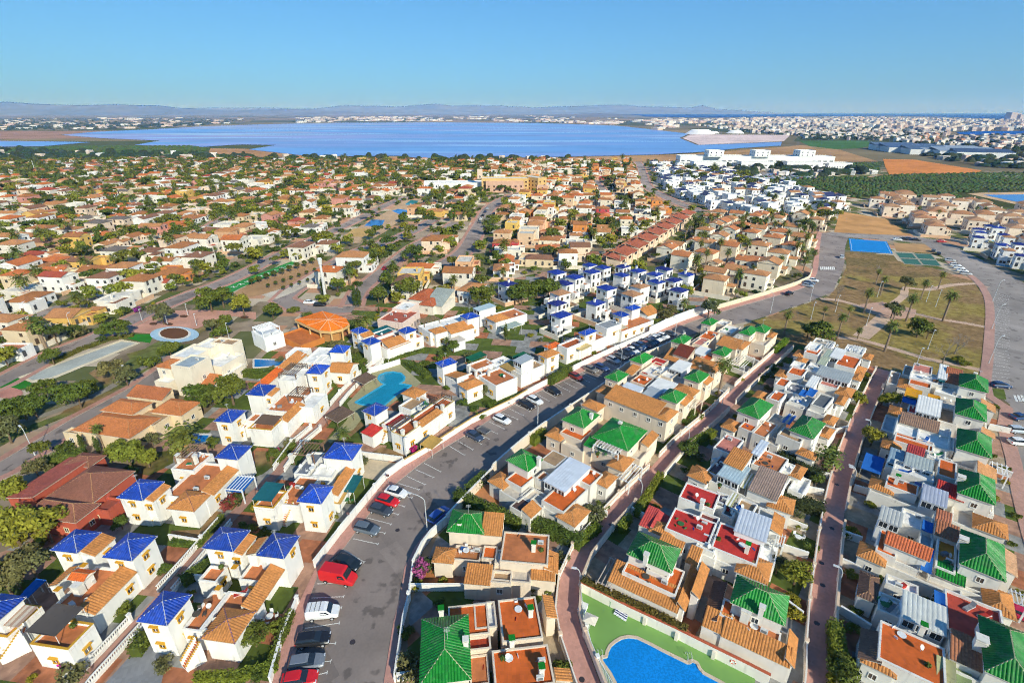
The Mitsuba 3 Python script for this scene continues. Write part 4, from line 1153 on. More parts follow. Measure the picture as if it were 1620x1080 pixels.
W('terraced_house', 'cream house with green tower roof and large white sheet roof between two hedges', -40, [
    ('T', 'h', [(770, 40), (945, 135), (1050, 30)], 5.8, 'g'), ('F', 'h', [(765, 205), (885, 290), (1010, 195)], 3.8, 'o', {'clut': 0}), ('F', 'A', [(520, 895), (640, 965), (735, 870)], 5.0, 'l', {'par': .1, 'clut': 0}), ('R', 'h', [(1085, 215), (1265, 305), (1425, 90)], 4.9, 'W', {'wallcol': WHITE}), ('F', 'h', [(1060, 395), (1240, 450), (1460, 300)], 3.7, 'o', {'clut': 2}), ('F', 'h', [(1370, 220), (1480, 275), (1560, 160)], 3.8, 'o', {'clut': 1}), ('F', 'h', [(1010, 200), (1060, 230), (1110, 160)], 3.9, 'A', {'clut': 0}),
    ('T', 'h', [(1190, 520), (1345, 607), (1450, 465)], 3.2, 't'), ('T', 'h', [(610, 220), (745, 282), (790, 190)], 3.2, 't'), ('F', 'h', [(790, 432), (890, 487), (970, 400)], 3.1, (.10, .06, .05), {'par': .1, 'clut': 0}), ('S', 'h', [(890, 490), (970, 530), (1045, 445)], 3.0, 't', {'side': 1}), ('F', 'h', [(700, 300), (850, 350), (1000, 280)], 3.3, 'L', {'clut': 0}), ('F', 'h', [(880, 340), (1080, 440), (1100, 330)], 3.2, 'L', {'clut': 0}), ('F', 'h', [(960, 380), (1200, 500), (1230, 440)], 3.0, 'L', {'clut': 0}), ('C', 'h', (1040, 30), 7.2), ('T', 'i', [(355, 310), (430, 385), (510, 290)], 3.4, 't')], GR, wall=LIME, trim=WHITE)
W('terraced_house', 'cream house with the widest dark green hip roof and a white railed terrace in front', -38, [
    ('T', 'A', [(960, 705), (1250, 800), (1420, 655)], 5.4, 'g', {'rise': 1.7}), ('T', 'A', [(710, 548), (858, 622), (1010, 520)], 6.0, 'g'), ('F', 'A', [(690, 665), (820, 735), (965, 660)], 4.0, 'o', {'clut': 0}), ('T', 'A', [(560, 690), (680, 745), (725, 665)], 3.2, 't'), ('F', 'A', [(940, 800), (1190, 890), (1260, 790)], 4.0, 'S', {'clut': 3}), ('P', 'A', [(960, 770), (1180, 850), (1250, 790)], 5.4, (.75, .74, .72), {'z0': 3.5}), ('T', 'A', [(1090, 945), (1213, 1003), (1310, 900)], 3.5, 't'), ('S', 'A', [(1370, 770), (1425, 795), (1520, 690)], 4.2, 't', {'side': 1}),
    ('P', 'A', [(1150, 1045), (1250, 1080), (1390, 970)], 2.7, (.7, .7, .7)), ('S', 'A', [(880, 770), (950, 800), (990, 740)], 4.4, 'g', {'side': 0}), ('F', 'A', [(690, 760), (880, 830), (960, 760)], 3.0, 'L', {'clut': 0}), ('F', 'A', [(1250, 860), (1370, 900), (1460, 780)], 3.2, 'L', {'clut': 0}), ('C', 'A', (948, 520), 7.2), ('C', 'A', (1195, 590), 7.0, None, {'h': 1})], GR, wall=PINKW, trim=WHITE)
W('terraced_house', 'cream house with a long brown tiled skirt roof over its tall pinkish side wall', -41, [
    ('S', 'A', [(1060, 365), (1500, 540), (1590, 460)], 5.4, 't', {'side': 0, 'rise': 1.2}), ('T', 'B', [(415, 862), (535, 880), (605, 815)], 5.4, 't'), ('T', 'A', [(870, 430), (960, 472), (1065, 440)], 3.6, 't'), ('T', 'A', [(1000, 312), (1065, 345), (1150, 300)], 4.2, 't'), ('T', 'B', [(0, 512), (92, 560), (182, 497)], 6.0, 'g'), ('T', 'B', [(462, 690), (590, 742), (678, 670)], 6.0, 'g'), ('R', 'B', [(80, 645), (220, 695), (300, 620)], 5.2, 'W'), ('R', 'B', [(350, 610), (490, 660), (600, 590)], 5.0, 'w'), ('R', 'B', [(310, 660), (400, 700), (480, 650)], 4.8, 'S'),
    ('F', 'B', [(400, 660), (560, 690), (640, 600)], 4.6, 'l', {'clut': 1}), ('F', 'B', [(200, 560), (330, 600), (400, 540)], 4.4, 'o', {'clut': 2}), ('F', 'B', [(240, 720), (460, 790), (640, 690)], 4.4, 'L', {'clut': 1}), ('S', 'B', [(620, 740), (660, 770), (715, 690)], 4.6, 't', {'side': 1}), ('P', 'B', [(700, 760), (760, 790), (800, 720)], 3.0, (.7, .62, .5))], GR, wall=PINKW, trim=WHITE)
W('terraced_house', 'cream house with white terraces and a white glazed roof room between two green tower roofs', -42, [
    ('T', 'B', [(662, 525), (780, 567), (870, 500)], 6.0, 'g'), ('T', 'B', [(205, 370), (300, 407), (395, 345)], 6.0, 'g'), ('R', 'B', [(540, 440), (640, 480), (695, 405)], 5.4, 'w'), ('T', 'B', [(590, 600), (715, 685), (790, 635)], 4.6, 't'), ('F', 'B', [(290, 470), (410, 525), (560, 430)], 4.7, 'w', {'clut': 2}), ('F', 'B', [(390, 480), (550, 530), (660, 450)], 4.7, 'w', {'clut': 1}), ('S', 'B', [(150, 480), (230, 500), (290, 450)], 4.2, 't', {'side': 0}), ('S', 'B', [(820, 570), (850, 590), (885, 530)], 4.6, 't', {'side': 1}), ('F', 'B', [(470, 560), (640, 610), (780, 530)], 4.0, 'L', {'clut': 1}), ('F', 'B', [(350, 400), (450, 430), (530, 390)], 4.4, 'r', {'clut': 0})], GR, wall=PINKW, trim=WHITE)
W('terraced_house', 'cream house with brown skirt roofs and a dark red shed beside the parked cars', -42, [
    ('S', 'B', [(690, 430), (870, 485), (900, 420)], 4.8, 't', {'side': 0, 'rise': 1.1}), ('T', 'B', [(850, 460), (930, 480), (1008, 410)], 4.8, 't'), ('T', 'B', [(902, 312), (1000, 342), (1070, 292)], 6.0, 'g'), ('S', 'B', [(565, 320), (690, 362), (750, 320)], 5.4, (.16, .035, .02), {'side': 0}), ('S', 'B', [(480, 360), (660, 398), (700, 365)], 4.0, 't', {'side': 0}), ('T', 'B', [(553, 212), (645, 242), (725, 187)], 6.0, 'g'), ('F', 'B', [(660, 260), (780, 290), (880, 210)], 4.6, 'L', {'clut': 2}), ('R', 'B', [(740, 310), (830, 340), (880, 290)], 4.8, 'w'), ('F', 'B', [(760, 380), (860, 410), (930, 350)], 4.4, 'o', {'clut': 1}), ('P', 'B', [(1040, 400), (1180, 440), (1240, 350)], 3.0, (.74, .72, .68)), ('F', 'B', [(730, 240), (810, 260), (850, 200)], 4.7, 'p', {'clut': 0})], GR, wall=PINKW, trim=WHITE)
W('terraced_house', 'end house of the terrace with two green roofs facing the park lawn', -42, [
    ('S', 'B', [(930, 240), (1110, 285), (1140, 230)], 4.8, 't', {'side': 0, 'rise': 1}), ('T', 'B', [(1090, 270), (1160, 285), (1222, 225)], 4.8, 't'), ('T', 'B', [(1130, 142), (1210, 162), (1290, 112)], 6.0, 'g'), ('T', 'B', [(1240, 112), (1335, 142), (1400, 102)], 6.0, 'g'), ('T', 'B', [(1375, 172), (1410, 188), (1455, 150)], 4.4, 't'), ('T', 'B', [(810, 57), (880, 78), (945, 42)], 6.0, 'g'), ('F', 'B', [(760, 200), (880, 220), (960, 150)], 4.2, 'o', {'clut': 2}), ('F', 'B', [(940, 130), (1060, 160), (1140, 90)], 4.2, 'w', {'clut': 2}), ('P', 'B', [(1060, 190), (1110, 210), (1140, 160)], 5.6, (.74, .72, .7), {'z0': 3}), ('F', 'B', [(1230, 220), (1380, 230), (1420, 150)], 3.8, 'L', {'clut': 1}), ('F', 'B', [(930, 60), (1020, 80), (1060, 40)], 4.0, 'w', {'clut': 1})], GR, wall=PINKW, trim=WHITE)

# between the two paths
W('terraced_house', 'small cream house with green hip roof and orange terrace corner beside the narrow path', -45, [
    ('T', 'l', [(470, 267), (650, 337), (762, 215)], 5.8, 'g'), ('F', 'l', [(480, 410), (590, 460), (640, 400)], 3.6, 'o', {'clut': 0}), ('F', 'l', [(590, 465), (715, 505), (790, 390)], 3.6, 'A', {'clut': 1}), ('T', 'l', [(330, 402), (440, 445), (495, 375)], 3.0, 't'), ('T', 'l', [(590, 152), (700, 192), (742, 130)], 3.0, 't'), ('F', 'l', [(710, 165), (820, 200), (865, 125)], 3.7, 'o', {'clut': 1}), ('F', 'l', [(640, 430), (760, 470), (900, 330)], 3.1, 'L', {'clut': 1}), ('F', 'l', [(480, 440), (700, 520), (860, 520)], 2.9, 'L', {'clut': 0}), ('F', 'l', [(880, 200), (1010, 250), (1100, 180)], 3.3, 'L', {'clut': 2}), ('A', 'l', [(830, 345), (920, 372), (965, 310)], 4.4, (.10, .2, .5), {'st': 'L', 'z0': 3})], GR, wall=LIME, trim=WHITE)
W('terraced_house', 'small cream house with green roof, beige flat block and a big palm beside it', -45, [
    ('T', 'l', [(920, 432), (1110, 507), (1207, 375)], 5.8, 'g'), ('F', 'l', [(810, 465), (1010, 540), (1050, 470)], 4.9, 'l', {'par': .35, 'clut': 0}), ('T', 'l', [(1175, 472), (1240, 505), (1288, 430)], 3.4, 't'), ('T', 'l', [(990, 612), (1118, 690), (1155, 640)], 3.2, 't'), ('T', 'l', [(1205, 352), (1280, 395), (1325, 330)], 3.2, 't'), ('F', 'l', [(1100, 200), (1215, 250), (1290, 150)], 4.7, (.12, .13, .14), {'par': .3, 'clut': 0}), ('A', 'l', [(1050, 115), (1115, 140), (1152, 90)], 5.0, 'B', {'z0': 3}), ('A', 'l', [(990, 120), (1050, 140), (1080, 100)], 4.8, 'B', {'z0': 3}), ('T', 'l', [(1310, 112), (1420, 147), (1472, 90)], 3.2, 't'), ('T', 'l', [(1310, 195), (1362, 215), (1400, 165)], 3.2, 't'),
    ('F', 'l', [(1060, 260), (1210, 310), (1290, 210)], 3.6, 'w', {'clut': 2}), ('F', 'l', [(1120, 490), (1240, 530), (1320, 420)], 2.9, 'w', {'clut': 0})], GR, wall=LIME, trim=WHITE)
GT = 'flat roofed terrace houses between the paths'
W('terraced_house', 'white house with a long grey corrugated roof room and orange terraces near the palm park', -42, [
    ('F', 'C', [(450, 460), (600, 525), (640, 440)], 4.0, 'o', {'clut': 0}), ('F', 'C', [(305, 600), (410, 630), (480, 560)], 4.0, 'o', {'clut': 0}), ('F', 'C', [(620, 255), (780, 275), (805, 225)], 4.2, 'o', {'clut': 1}), ('F', 'C', [(240, 750), (370, 785), (395, 690)], 3.8, 'o', {'clut': 0}), ('F', 'C', [(945, 385), (1170, 400), (1235, 330)], 4.4, 'o', {'clut': 1}), ('R', 'C', [(750, 480), (1100, 570), (1145, 495)], 5.0, (.36, .38, .37), {'wallcol': (.75, .75, .75)}), ('F', 'C', [(630, 200), (770, 225), (800, 160)], 4.8, 'w', {'clut': 0}), ('R', 'C', [(900, 295), (1010, 325), (1045, 235)], 4.8, 'w'), ('R', 'C', [(830, 295), (900, 315), (940, 250)], 4.6, (.40, .44, .33)), ('R', 'C', [(765, 370), (840, 392), (875, 330)], 4.6, (.42, .44, .30)), ('R', 'C', [(640, 605), (720, 625), (765, 525)], 4.6, 'w'),
    ('F', 'C', [(640, 420), (780, 470), (820, 390)], 4.4, 'w', {'clut': 1}), ('F', 'C', [(470, 390), (600, 425), (640, 370)], 4.5, 'w', {'clut': 0}), ('F', 'C', [(780, 590), (960, 650), (1010, 600)], 3.6, 'p', {'clut': 0}), ('F', 'C', [(420, 640), (560, 700), (640, 610)], 3.8, (.2, .2, .22), {'clut': 1}), ('F', 'C', [(460, 760), (650, 830), (720, 740)], 3.6, 'w', {'clut': 1}), ('P', 'C', [(1120, 215), (1230, 245), (1288, 205)], 4.4, (.74, .74, .72), {'z0': 3}), ('P', 'C', [(830, 190), (960, 215), (985, 170)], 4.6, (.74, .74, .72), {'z0': 3}), ('F', 'C', [(700, 150), (880, 190), (960, 140)], 4.0, 'L', {'clut': 3}), ('F', 'C', [(1040, 230), (1230, 270), (1290, 210)], 4.0, 'w', {'clut': 1}),
    ('T', 'C', [(1105, 442), (1215, 482), (1290, 425)], 3.4, 't'), ('T', 'C', [(1140, 525), (1205, 555), (1255, 500)], 3.3, 't'), ('T', 'C', [(955, 685), (1080, 725), (1155, 665)], 3.4, 't'), ('T', 'C', [(960, 795), (1035, 820), (1085, 735)], 3.3, 't'), ('T', 'C', [(320, 492), (400, 525), (475, 465)], 3.2, 't'), ('T', 'C', [(60, 742), (175, 785), (245, 695)], 3.2, 't'), ('T', 'C', [(510, 282), (580, 305), (645, 245)], 3.2, 't'), ('T', 'C', [(1260, 295), (1310, 332), (1362, 285)], 3.4, 't'), ('T', 'C', [(530, 352), (610, 378), (662, 330)], 3.4, 't'), ('F', 'C', [(440, 700), (960, 850), (1100, 600)], 2.8, 'L', {'clut': 0})], GT, wall=(.76, .73, .68), trim=WHITE)
W('terraced_house', 'white house with a pale blue corrugated roof room, orange terrace and old brown tile strip', -43, [
    ('R', 'l', [(305, 805), (480, 890), (550, 765)], 4.7, (.42, .52, .56)), ('S', 'l', [(345, 705), (525, 760), (565, 665)], 5.2, 't', {'side': 0, 'z0': 0, 'rise': 1}), ('T', 'l', [(45, 818), (205, 880), (245, 790)], 3.1, 't'), ('F', 'l', [(260, 590), (440, 625), (520, 530)], 4.0, 'p', {'clut': 1}), ('F', 'l', [(585, 730), (830, 800), (850, 670)], 4.0, 'A', {'clut': 1, 'ang': -43}), ('R', 'l', [(600, 620), (650, 650), (710, 545)], 5.2, 'W'), ('F', 'l', [(200, 780), (310, 800), (370, 640)], 3.6, (.2, .12, .12), {'clut': 2}), ('T', 'l', [(925, 802), (1000, 852), (1040, 755)], 3.4, 't'), ('F', 'l', [(820, 760), (920, 800), (960, 730)], 3.8, 'w', {'clut': 1}), ('F', 'l', [(230, 860), (560, 970), (900, 880), (760, 700)], 2.8, 'L', {'clut': 0}), ('F', 'l', [(900, 930), (1000, 960), (1100, 860)], 2.6, 'w', {'clut': 0})], GT, wall=(.76, .73, .68), trim=WHITE)
W('terraced_house', 'white house with a broad greyish brown tiled roof and pale green awnings', -40, [
    ('S', 'l', [(555, 935), (760, 985), (890, 880)], 4.5, (.30, .21, .17), {'side': 0, 'rise': 1.4}), ('F', 'l', [(560, 900), (760, 960), (890, 860)], 4.3, 'L', {'clut': 0, 'par': .1}), ('A', 'l', [(490, 905), (540, 925), (590, 800)], 4.4, 'O', {'z0': 2, 'st': 'w'}), ('A', 'k', [(365, 90), (415, 110), (455, 0)], 4.0, 'O', {'z0': 2, 'st': 'w'}), ('F', 'k', [(430, 140), (590, 180), (645, 95)], 3.6, 'l', {'clut': 1}), ('F', 'k', [(330, 170), (430, 200), (460, 110)], 3.4, (.2, .17, .15), {'clut': 3})], GT, wall=(.76, .73, .68), trim=WHITE)
W('terraced_house', 'white house with crimson roof terraces and a pinkish ribbed roof beside the narrow path', -33, [
    ('F', 'i', [(1045, 475), (1275, 555), (1400, 450)], 4.1, 'r', {'clut': 1}), ('F', 'i', [(950, 690), (1190, 850), (1370, 700)], 4.1, 'r', {'clut': 2}), ('S', 'i', [(705, 695), (800, 725), (885, 590)], 3.3, (.50, .07, .06), {'side': 0, 'rise': .5}), ('S', 'i', [(800, 735), (860, 750), (960, 630)], 3.3, (.50, .07, .06), {'side': 1, 'rise': .5}), ('T', 'i', [(800, 745), (990, 830), (1035, 735)], 3.4, 't'), ('S', 'i', [(880, 830), (1060, 935), (1100, 880)], 4.0, 't', {'side': 0}), ('F', 'i', [(1330, 520), (1440, 560), (1460, 440)], 3.9, (.14, .12, .16), {'clut': 2}), ('F', 'i', [(1210, 830), (1320, 930), (1400, 800)], 4.2, 'w', {'clut': 2}), ('F', 'i', [(1190, 700), (1330, 740), (1400, 640)], 4.2, (.2, .06, .05), {'clut': 1}), ('S', 'i', [(1100, 1010), (1210, 1030), (1250, 940)], 3.6, 't', {'side': 0}), ('F', 'i', [(1140, 880), (1350, 1000), (1400, 880)], 3.2, 'L', {'clut': 1}), ('T', 'i', [(1130, 278), (1290, 335), (1330, 255)], 3.0, 't'), ('C', 'k', (170, 70), 5.3)], GT, wall=(.76, .73, .68), trim=WHITE)
W('terraced_house', 'white house with one large bright red terrace and a white vaulted roof room', -33, [
    ('F', 'k', [(290, 490), (620, 600), (690, 400), (320, 255)], 4.1, 'r', {'clut': 0}), ('R', 'k', [(445, 315), (690, 400), (750, 235)], 5.2, (.55, .58, .64), {'glazed': False}), ('T', 'k', [(460, 645), (685, 760), (755, 600)], 3.3, 't'), ('T', 'k', [(725, 102), (910, 172), (955, 60)], 3.4, 't'), ('S', 'k', [(745, 300), (815, 355), (865, 215)], 3.8, 't', {'side': 1}), ('P', 'k', [(780, 410), (850, 455), (885, 370)], 3.6, (.76, .75, .72)), ('C', 'k', (560, 440), 5.7, 'g'), ('F', 'k', [(140, 460), (260, 490), (320, 360)], 4.0, 'w', {'clut': 1}), ('F', 'k', [(270, 540), (460, 640), (500, 560)], 3.0, 'L', {'clut': 0}), ('F', 'k', [(640, 560), (760, 620), (830, 420)], 3.0, 'w', {'clut': 2}), ('F', 'k', [(640, 180), (740, 230), (880, 190)], 3.4, 'L', {'clut': 0})], GT, wall=(.76, .73, .68), trim=WHITE)
W('terraced_house', 'cream house with green hip roof and long brown skirt roof above the pool wall', -32, [
    ('T', 'i', [(615, 947), (985, 1078), (1050, 908)], 5.9, 'g'), ('S', 'j', [(440, 198), (1040, 478), (1090, 330)], 3.1, 't', {'side': 0, 'rise': 1.1}), ('S', 'j', [(1035, 440), (1075, 460), (1185, 125)], 3.15, 't', {'side': 1, 'rise': 1.2}), ('S', 'j', [(1145, 330), (1215, 345), (1275, 95)], 4.2, 't', {'side': 1, 'rise': .9}), ('F', 'j', [(560, 140), (880, 250), (1040, 290), (1080, 130)], 4.0, 'o', {'clut': 2}), ('F', 'j', [(770, 110), (950, 190), (980, 110)], 4.9, 'w', {'clut': 0}), ('P', 'j', [(355, 170), (455, 265), (590, 60)], 2.9, (.45, .36, .30)), ('C', 'i', (770, 960), 7.3, None, {'h': 1.6})], GR, wall=(.74, .68, .6), trim=WHITE)
W('terraced_house', 'cream house with green hip roof and L-shaped brown skirt roof beyond the lifebuoys', -32, [
    ('T', 'p', [(420, 278), (860, 472), (893, 232)], 5.9, 'g'), ('S', 'p', [(325, 552), (900, 832), (930, 720)], 3.1, 't', {'side': 0, 'rise': 1.1}), ('S', 'p', [(880, 810), (915, 830), (948, 575)], 3.15, 't', {'side': 1, 'rise': 1.1}), ('S', 'p', [(165, 462), (320, 545), (440, 460)], 3.1, 't', {'side': 0, 'rise': 1}), ('S', 'p', [(180, 430), (300, 420), (350, 130)], 3.1, (.14, .075, .05), {'side': 3, 'rise': .8}), ('F', 'p', [(420, 400), (730, 600), (840, 560)], 3.8, 'A', {'clut': 1}), ('F', 'p', [(310, 400), (420, 450), (450, 300)], 3.8, 'o', {'clut': 0}), ('F', 'p', [(230, 480), (840, 740), (930, 560)], 3.0, 'L', {'clut': 0}), ('C', 'p', (680, 330), 7.2, None, {'h': 1.6}), ('C', 'p', (545, 355), 5.6, None, {'w': .5, 'h': 2})], GR, wall=(.74, .68, .6), trim=WHITE)

# east of the wide path
GE = 'green towered terrace houses along the east road'


def E_(label, comps, ang=-40, **k):
    W('terraced_house', label, ang, comps, GE, wall=k.pop('wall', (.74, .70, .63)), trim=WHITE, **k)


E_('east terrace house at the park end with a reddish tiled terrace beside its green roof', [
    ('T', 'm', [(1070, 267), (1290, 325), (1303, 222)], 5.8, 'g'), ('S', 'm', [(935, 225), (1050, 265), (1085, 180)], 4.4, (.40, .13, .06), {'side': 0}), ('F', 'm', [(635, 240), (800, 300), (830, 260)], 3.9, 'o', {'clut': 0}), ('F', 'm', [(640, 200), (920, 265), (940, 195)], 4.4, 'w', {'clut': 2}), ('R', 'm', [(890, 190), (940, 215), (968, 110)], 5.0, 'w'), ('A', 'm', [(895, 215), (935, 230), (955, 160)], 5.0, 'T', {'z0': 3}), ('T', 'm', [(540, 278), (640, 298), (695, 235)], 3.1, 't'), ('F', 'm', [(660, 150), (760, 170), (840, 120)], 4.2, 'p', {'clut': 1}), ('F', 'm', [(860, 320), (1020, 350), (1100, 260)], 3.6, 'w', {'clut': 3}), ('F', 'm', [(580, 170), (640, 185), (680, 110)], 3.4, 'F', {'clut': 1}), ('F', 'm', [(1010, 380), (1230, 410), (1290, 320)], 3.0, 'L', {'clut': 2}), ('F', 'm', [(450, 240), (520, 260), (570, 160)], 2.8, 'F', {'clut': 1}), ('C', 'm', (1205, 170), 7.2)])
E_('east terrace house with yellow awnings and a white corrugated roof room behind a green tower', [
    ('T', 'm', [(1040, 507), (1285, 575), (1288, 440)], 5.8, 'g'), ('A', 'm', [(600, 345), (720, 365), (755, 315)], 4.4, 'y', {'z0': 3}), ('A', 'm', [(795, 380), (890, 405), (908, 360)], 4.4, 'y', {'z0': 3}), ('R', 'm', [(700, 475), (885, 535), (912, 410)], 5.0, 'w'), ('A', 'm', [(580, 390), (670, 420), (705, 385)], 3.8, 'B', {'z0': 2}), ('T', 'm', [(460, 512), (590, 548), (635, 480)], 3.1, 't'), ('S', 'm', [(550, 580), (890, 665), (895, 605)], 4.3, (.30, .18, .12), {'side': 0, 'rise': .7}), ('F', 'm', [(505, 680), (860, 750), (1000, 640)], 4.3, 'w', {'clut': 0}), ('F', 'm', [(510, 720), (700, 805), (850, 770)], 3.9, 'o', {'clut': 0}), ('S', 'm', [(1235, 410), (1350, 500), (1365, 465)], 3.2, (.5, .24, .1), {'side': 1}), ('F', 'm', [(880, 560), (1030, 600), (1060, 480)], 3.6, 'l', {'clut': 0}), ('F', 'm', [(620, 500), (700, 520), (720, 460)], 3.6, 'r', {'clut': 2}), ('F', 'm', [(1000, 600), (1240, 650), (1300, 540)], 3.0, 'L', {'clut': 0}), ('F', 'm', [(400, 640), (500, 660), (540, 540)], 2.9, 'S', {'clut': 0}), ('F', 'm', [(880, 440), (1050, 480), (1080, 400)], 3.6, 'L', {'clut': 2})])
E_('east terrace house with grey corrugated roofs and a blue tarp over its front yard', [
    ('T', 'm', [(1050, 802), (1320, 882), (1328, 715)], 5.8, 'g'), ('T', 'm', [(400, 795), (540, 835), (575, 760)], 3.1, 't'), ('R', 'm', [(460, 915), (570, 940), (590, 845)], 3.8, (.25, .34, .40)), ('R', 'm', [(600, 935), (800, 1000), (840, 925)], 4.6, (.38, .42, .40)), ('S', 'm', [(600, 865), (740, 895), (765, 850)], 4.2, (.40, .05, .05), {'side': 0}), ('A', 'm', [(230, 960), (400, 1010), (430, 890)], 2.7, 'B'), ('F', 'm', [(700, 720), (860, 780), (1030, 720)], 4.3, 'w', {'clut': 1}), ('F', 'm', [(790, 880), (940, 920), (960, 820)], 4.1, 'w', {'clut': 1}), ('F', 'm', [(960, 900), (1170, 980), (1300, 880)], 3.0, 'E', {'clut': 0}), ('F', 'm', [(440, 950), (700, 1030), (850, 1000)], 3.6, 'w', {'clut': 0}), ('F', 'm', [(880, 900), (980, 950), (1010, 900)], 3.8, 'L', {'clut': 1}), ('S', 'm', [(1235, 660), (1330, 720), (1360, 680)], 3.2, (.5, .24, .1), {'side': 1}), ('P', 'm', [(1330, 960), (1460, 1030), (1490, 960)], 2.9, (.7, .7, .72))])
E_('east terrace house with a crimson ribbed roof strip between its orange terraces and green tower', [
    ('T', 'n', [(1060, 317), (1355, 412), (1358, 212)], 5.8, 'g'), ('F', 'n', [(435, 240), (640, 335), (720, 270)], 3.9, 'o', {'clut': 1}), ('S', 'n', [(865, 270), (1085, 395), (1110, 320)], 4.3, (.45, .045, .035), {'side': 0, 'rise': .9}), ('F', 'n', [(875, 170), (1030, 200), (1045, 80)], 4.1, 'o', {'clut': 0}), ('T', 'n', [(300, 268), (480, 335), (515, 245)], 3.1, 't'), ('F', 'n', [(745, 300), (900, 405), (965, 300)], 4.0, 'w', {'clut': 1}), ('A', 'n', [(690, 230), (830, 290), (860, 170)], 3.6, (.10, .15, .4), {'z0': 2}), ('F', 'n', [(500, 110), (720, 190), (860, 140)], 4.3, 'w', {'clut': 0}), ('F', 'n', [(300, 300), (720, 420), (900, 420)], 2.9, 'L', {'clut': 0}), ('S', 'n', [(1200, 170), (1350, 230), (1370, 120)], 3.4, (.5, .24, .1), {'side': 1}), ('F', 'n', [(1090, 420), (1290, 480), (1360, 380)], 3.3, 'F', {'clut': 3}), ('R', 'n', [(750, 360), (850, 410), (960, 330)], 4.9, (.4, .42, .5)), ('C', 'n', (545, 180), 5.8, 'g'), ('C', 'n', (1085, 190), 6.6, None, {'w': .45}), ('P', 'n', [(1100, 400), (1300, 450), (1350, 400)], 4.2, (.75, .75, .75), {'z0': 2.8})])
E_('east terrace house with a small orange gabled hut on its terrace', [
    ('T', 'n', [(1080, 922), (1450, 1065), (1430, 765)], 5.8, 'g'), ('F', 'n', [(860, 940), (1020, 1000), (1050, 750)], 4.2, (.58, .24, .03), {'clut': 2}), ('S', 'n', [(855, 650), (1050, 745), (1060, 640)], 4.6, (.36, .14, .07), {'side': 0, 'rise': .6}), ('S', 'n', [(850, 590), (985, 625), (1000, 520)], 4.2, (.42, .15, .08), {'side': 0, 'rise': .5}), ('G', 'n', [(490, 795), (715, 840), (728, 720)], 5.4, (.52, .13, .05), {'ang': -5, 'rise': 1.2, 'z0': 3}), ('F', 'n', [(355, 780), (490, 880), (560, 700)], 3.9, 'o', {'clut': 0}), ('F', 'n', [(500, 890), (720, 970), (740, 840)], 3.7, 'E', {'clut': 0}), ('T', 'n', [(200, 852), (415, 935), (448, 830)], 3.1, 't'), ('R', 'n', [(385, 540), (560, 605), (580, 510)], 4.4, (.48, .48, .45)),
    ('A', 'n', [(740, 960), (835, 985), (855, 810)], 4.4, 'B', {'z0': 2}), ('T', 'n', [(1190, 585), (1415, 695), (1465, 595)], 3.3, 't'), ('S', 'o', [(860, 150), (1100, 215), (1120, 150)], 3.6, 'g', {'side': 0, 'rise': .5}), ('F', 'n', [(560, 560), (740, 640), (850, 540)], 3.8, 'w', {'clut': 1}), ('F', 'n', [(720, 760), (840, 800), (850, 620)], 3.6, 'S', {'clut': 1}), ('F', 'n', [(420, 930), (1000, 1080), (1100, 980)], 2.9, 'L', {'clut': 0}), ('F', 'n', [(1000, 560), (1200, 620), (1250, 480)], 2.9, 'L', {'clut': 1}), ('C', 'n', (1105, 720), 6.4, None, {'w': .45}), ('S', 'n', [(1430, 990), (1540, 1010), (1535, 850)], 3.4, (.48, .27, .15), {'side': 1}), ('A', 'n', [(750, 620), (840, 640), (850, 580)], 4.4, 'B', {'z0': 3})])
E_('east terrace house with a broad faded red terrace and white ribbed roof room', [
    ('F', 'o', [(930, 290), (1410, 445), (1445, 600), (985, 630)], 4.2, (.50, .075, .045), {'clut': 0, 'ang': -33}), ('R', 'o', [(610, 530), (950, 635), (870, 420), (585, 335)], 4.8, (.60, .61, .56), {'ang': -33}), ('A', 'o', [(930, 630), (980, 635), (905, 300), (840, 280)], 4.3, 'B', {'z0': 2, 'ang': -33}), ('F', 'o', [(375, 555), (530, 960), (850, 1070), (930, 850)], 4.0, 'o', {'clut': 1, 'ang': -33}), ('T', 'o', [(235, 895), (500, 1015), (522, 855)], 3.1, 't'), ('S', 'o', [(215, 870), (400, 790), (390, 680)], 3.1, (.17, .10, .07), {'side': 3}), ('T', 'o', [(205, 332), (360, 335), (355, 180)], 3.0, (.15, .085, .06)), ('T', 'o', [(1300, 975), (1700, 1120), (1640, 670)], 5.9, 'g'), ('S', 'o', [(985, 860), (1230, 945), (1240, 760)], 4.6, (.40, .16, .08), {'side': 0, 'rise': .8}),
    ('A', 'o', [(875, 870), (930, 1080), (1050, 1070), (1000, 890)], 4.3, 'O', {'z0': 2}), ('A', 'o', [(1010, 950), (1060, 1080), (1180, 1080), (1130, 980)], 3.6, (.24, .3, .14), {'z0': 1.5}), ('T', 'o', [(1270, 315), (1525, 535), (1500, 330)], 3.2, 't'), ('F', 'o', [(370, 430), (540, 520), (640, 400)], 3.2, 'w', {'clut': 2}), ('F', 'o', [(440, 220), (640, 290), (720, 250)], 3.4, 'w', {'clut': 1}), ('C', 'o', (1260, 710), 6.6, None, {'w': .5}), ('C', 'o', (765, 590), 5.5, 'g'), ('F', 'o', [(800, 160), (1090, 260), (1290, 320)], 3.2, 'L', {'clut': 0}), ('P', 'o', [(1500, 320), (1620, 420), (1640, 330)], 3, (.6, .62, .64)), ('F', 'o', [(1000, 960), (1250, 1000), (1290, 900)], 3.7, 'S', {'clut': 2})], ang=-36)

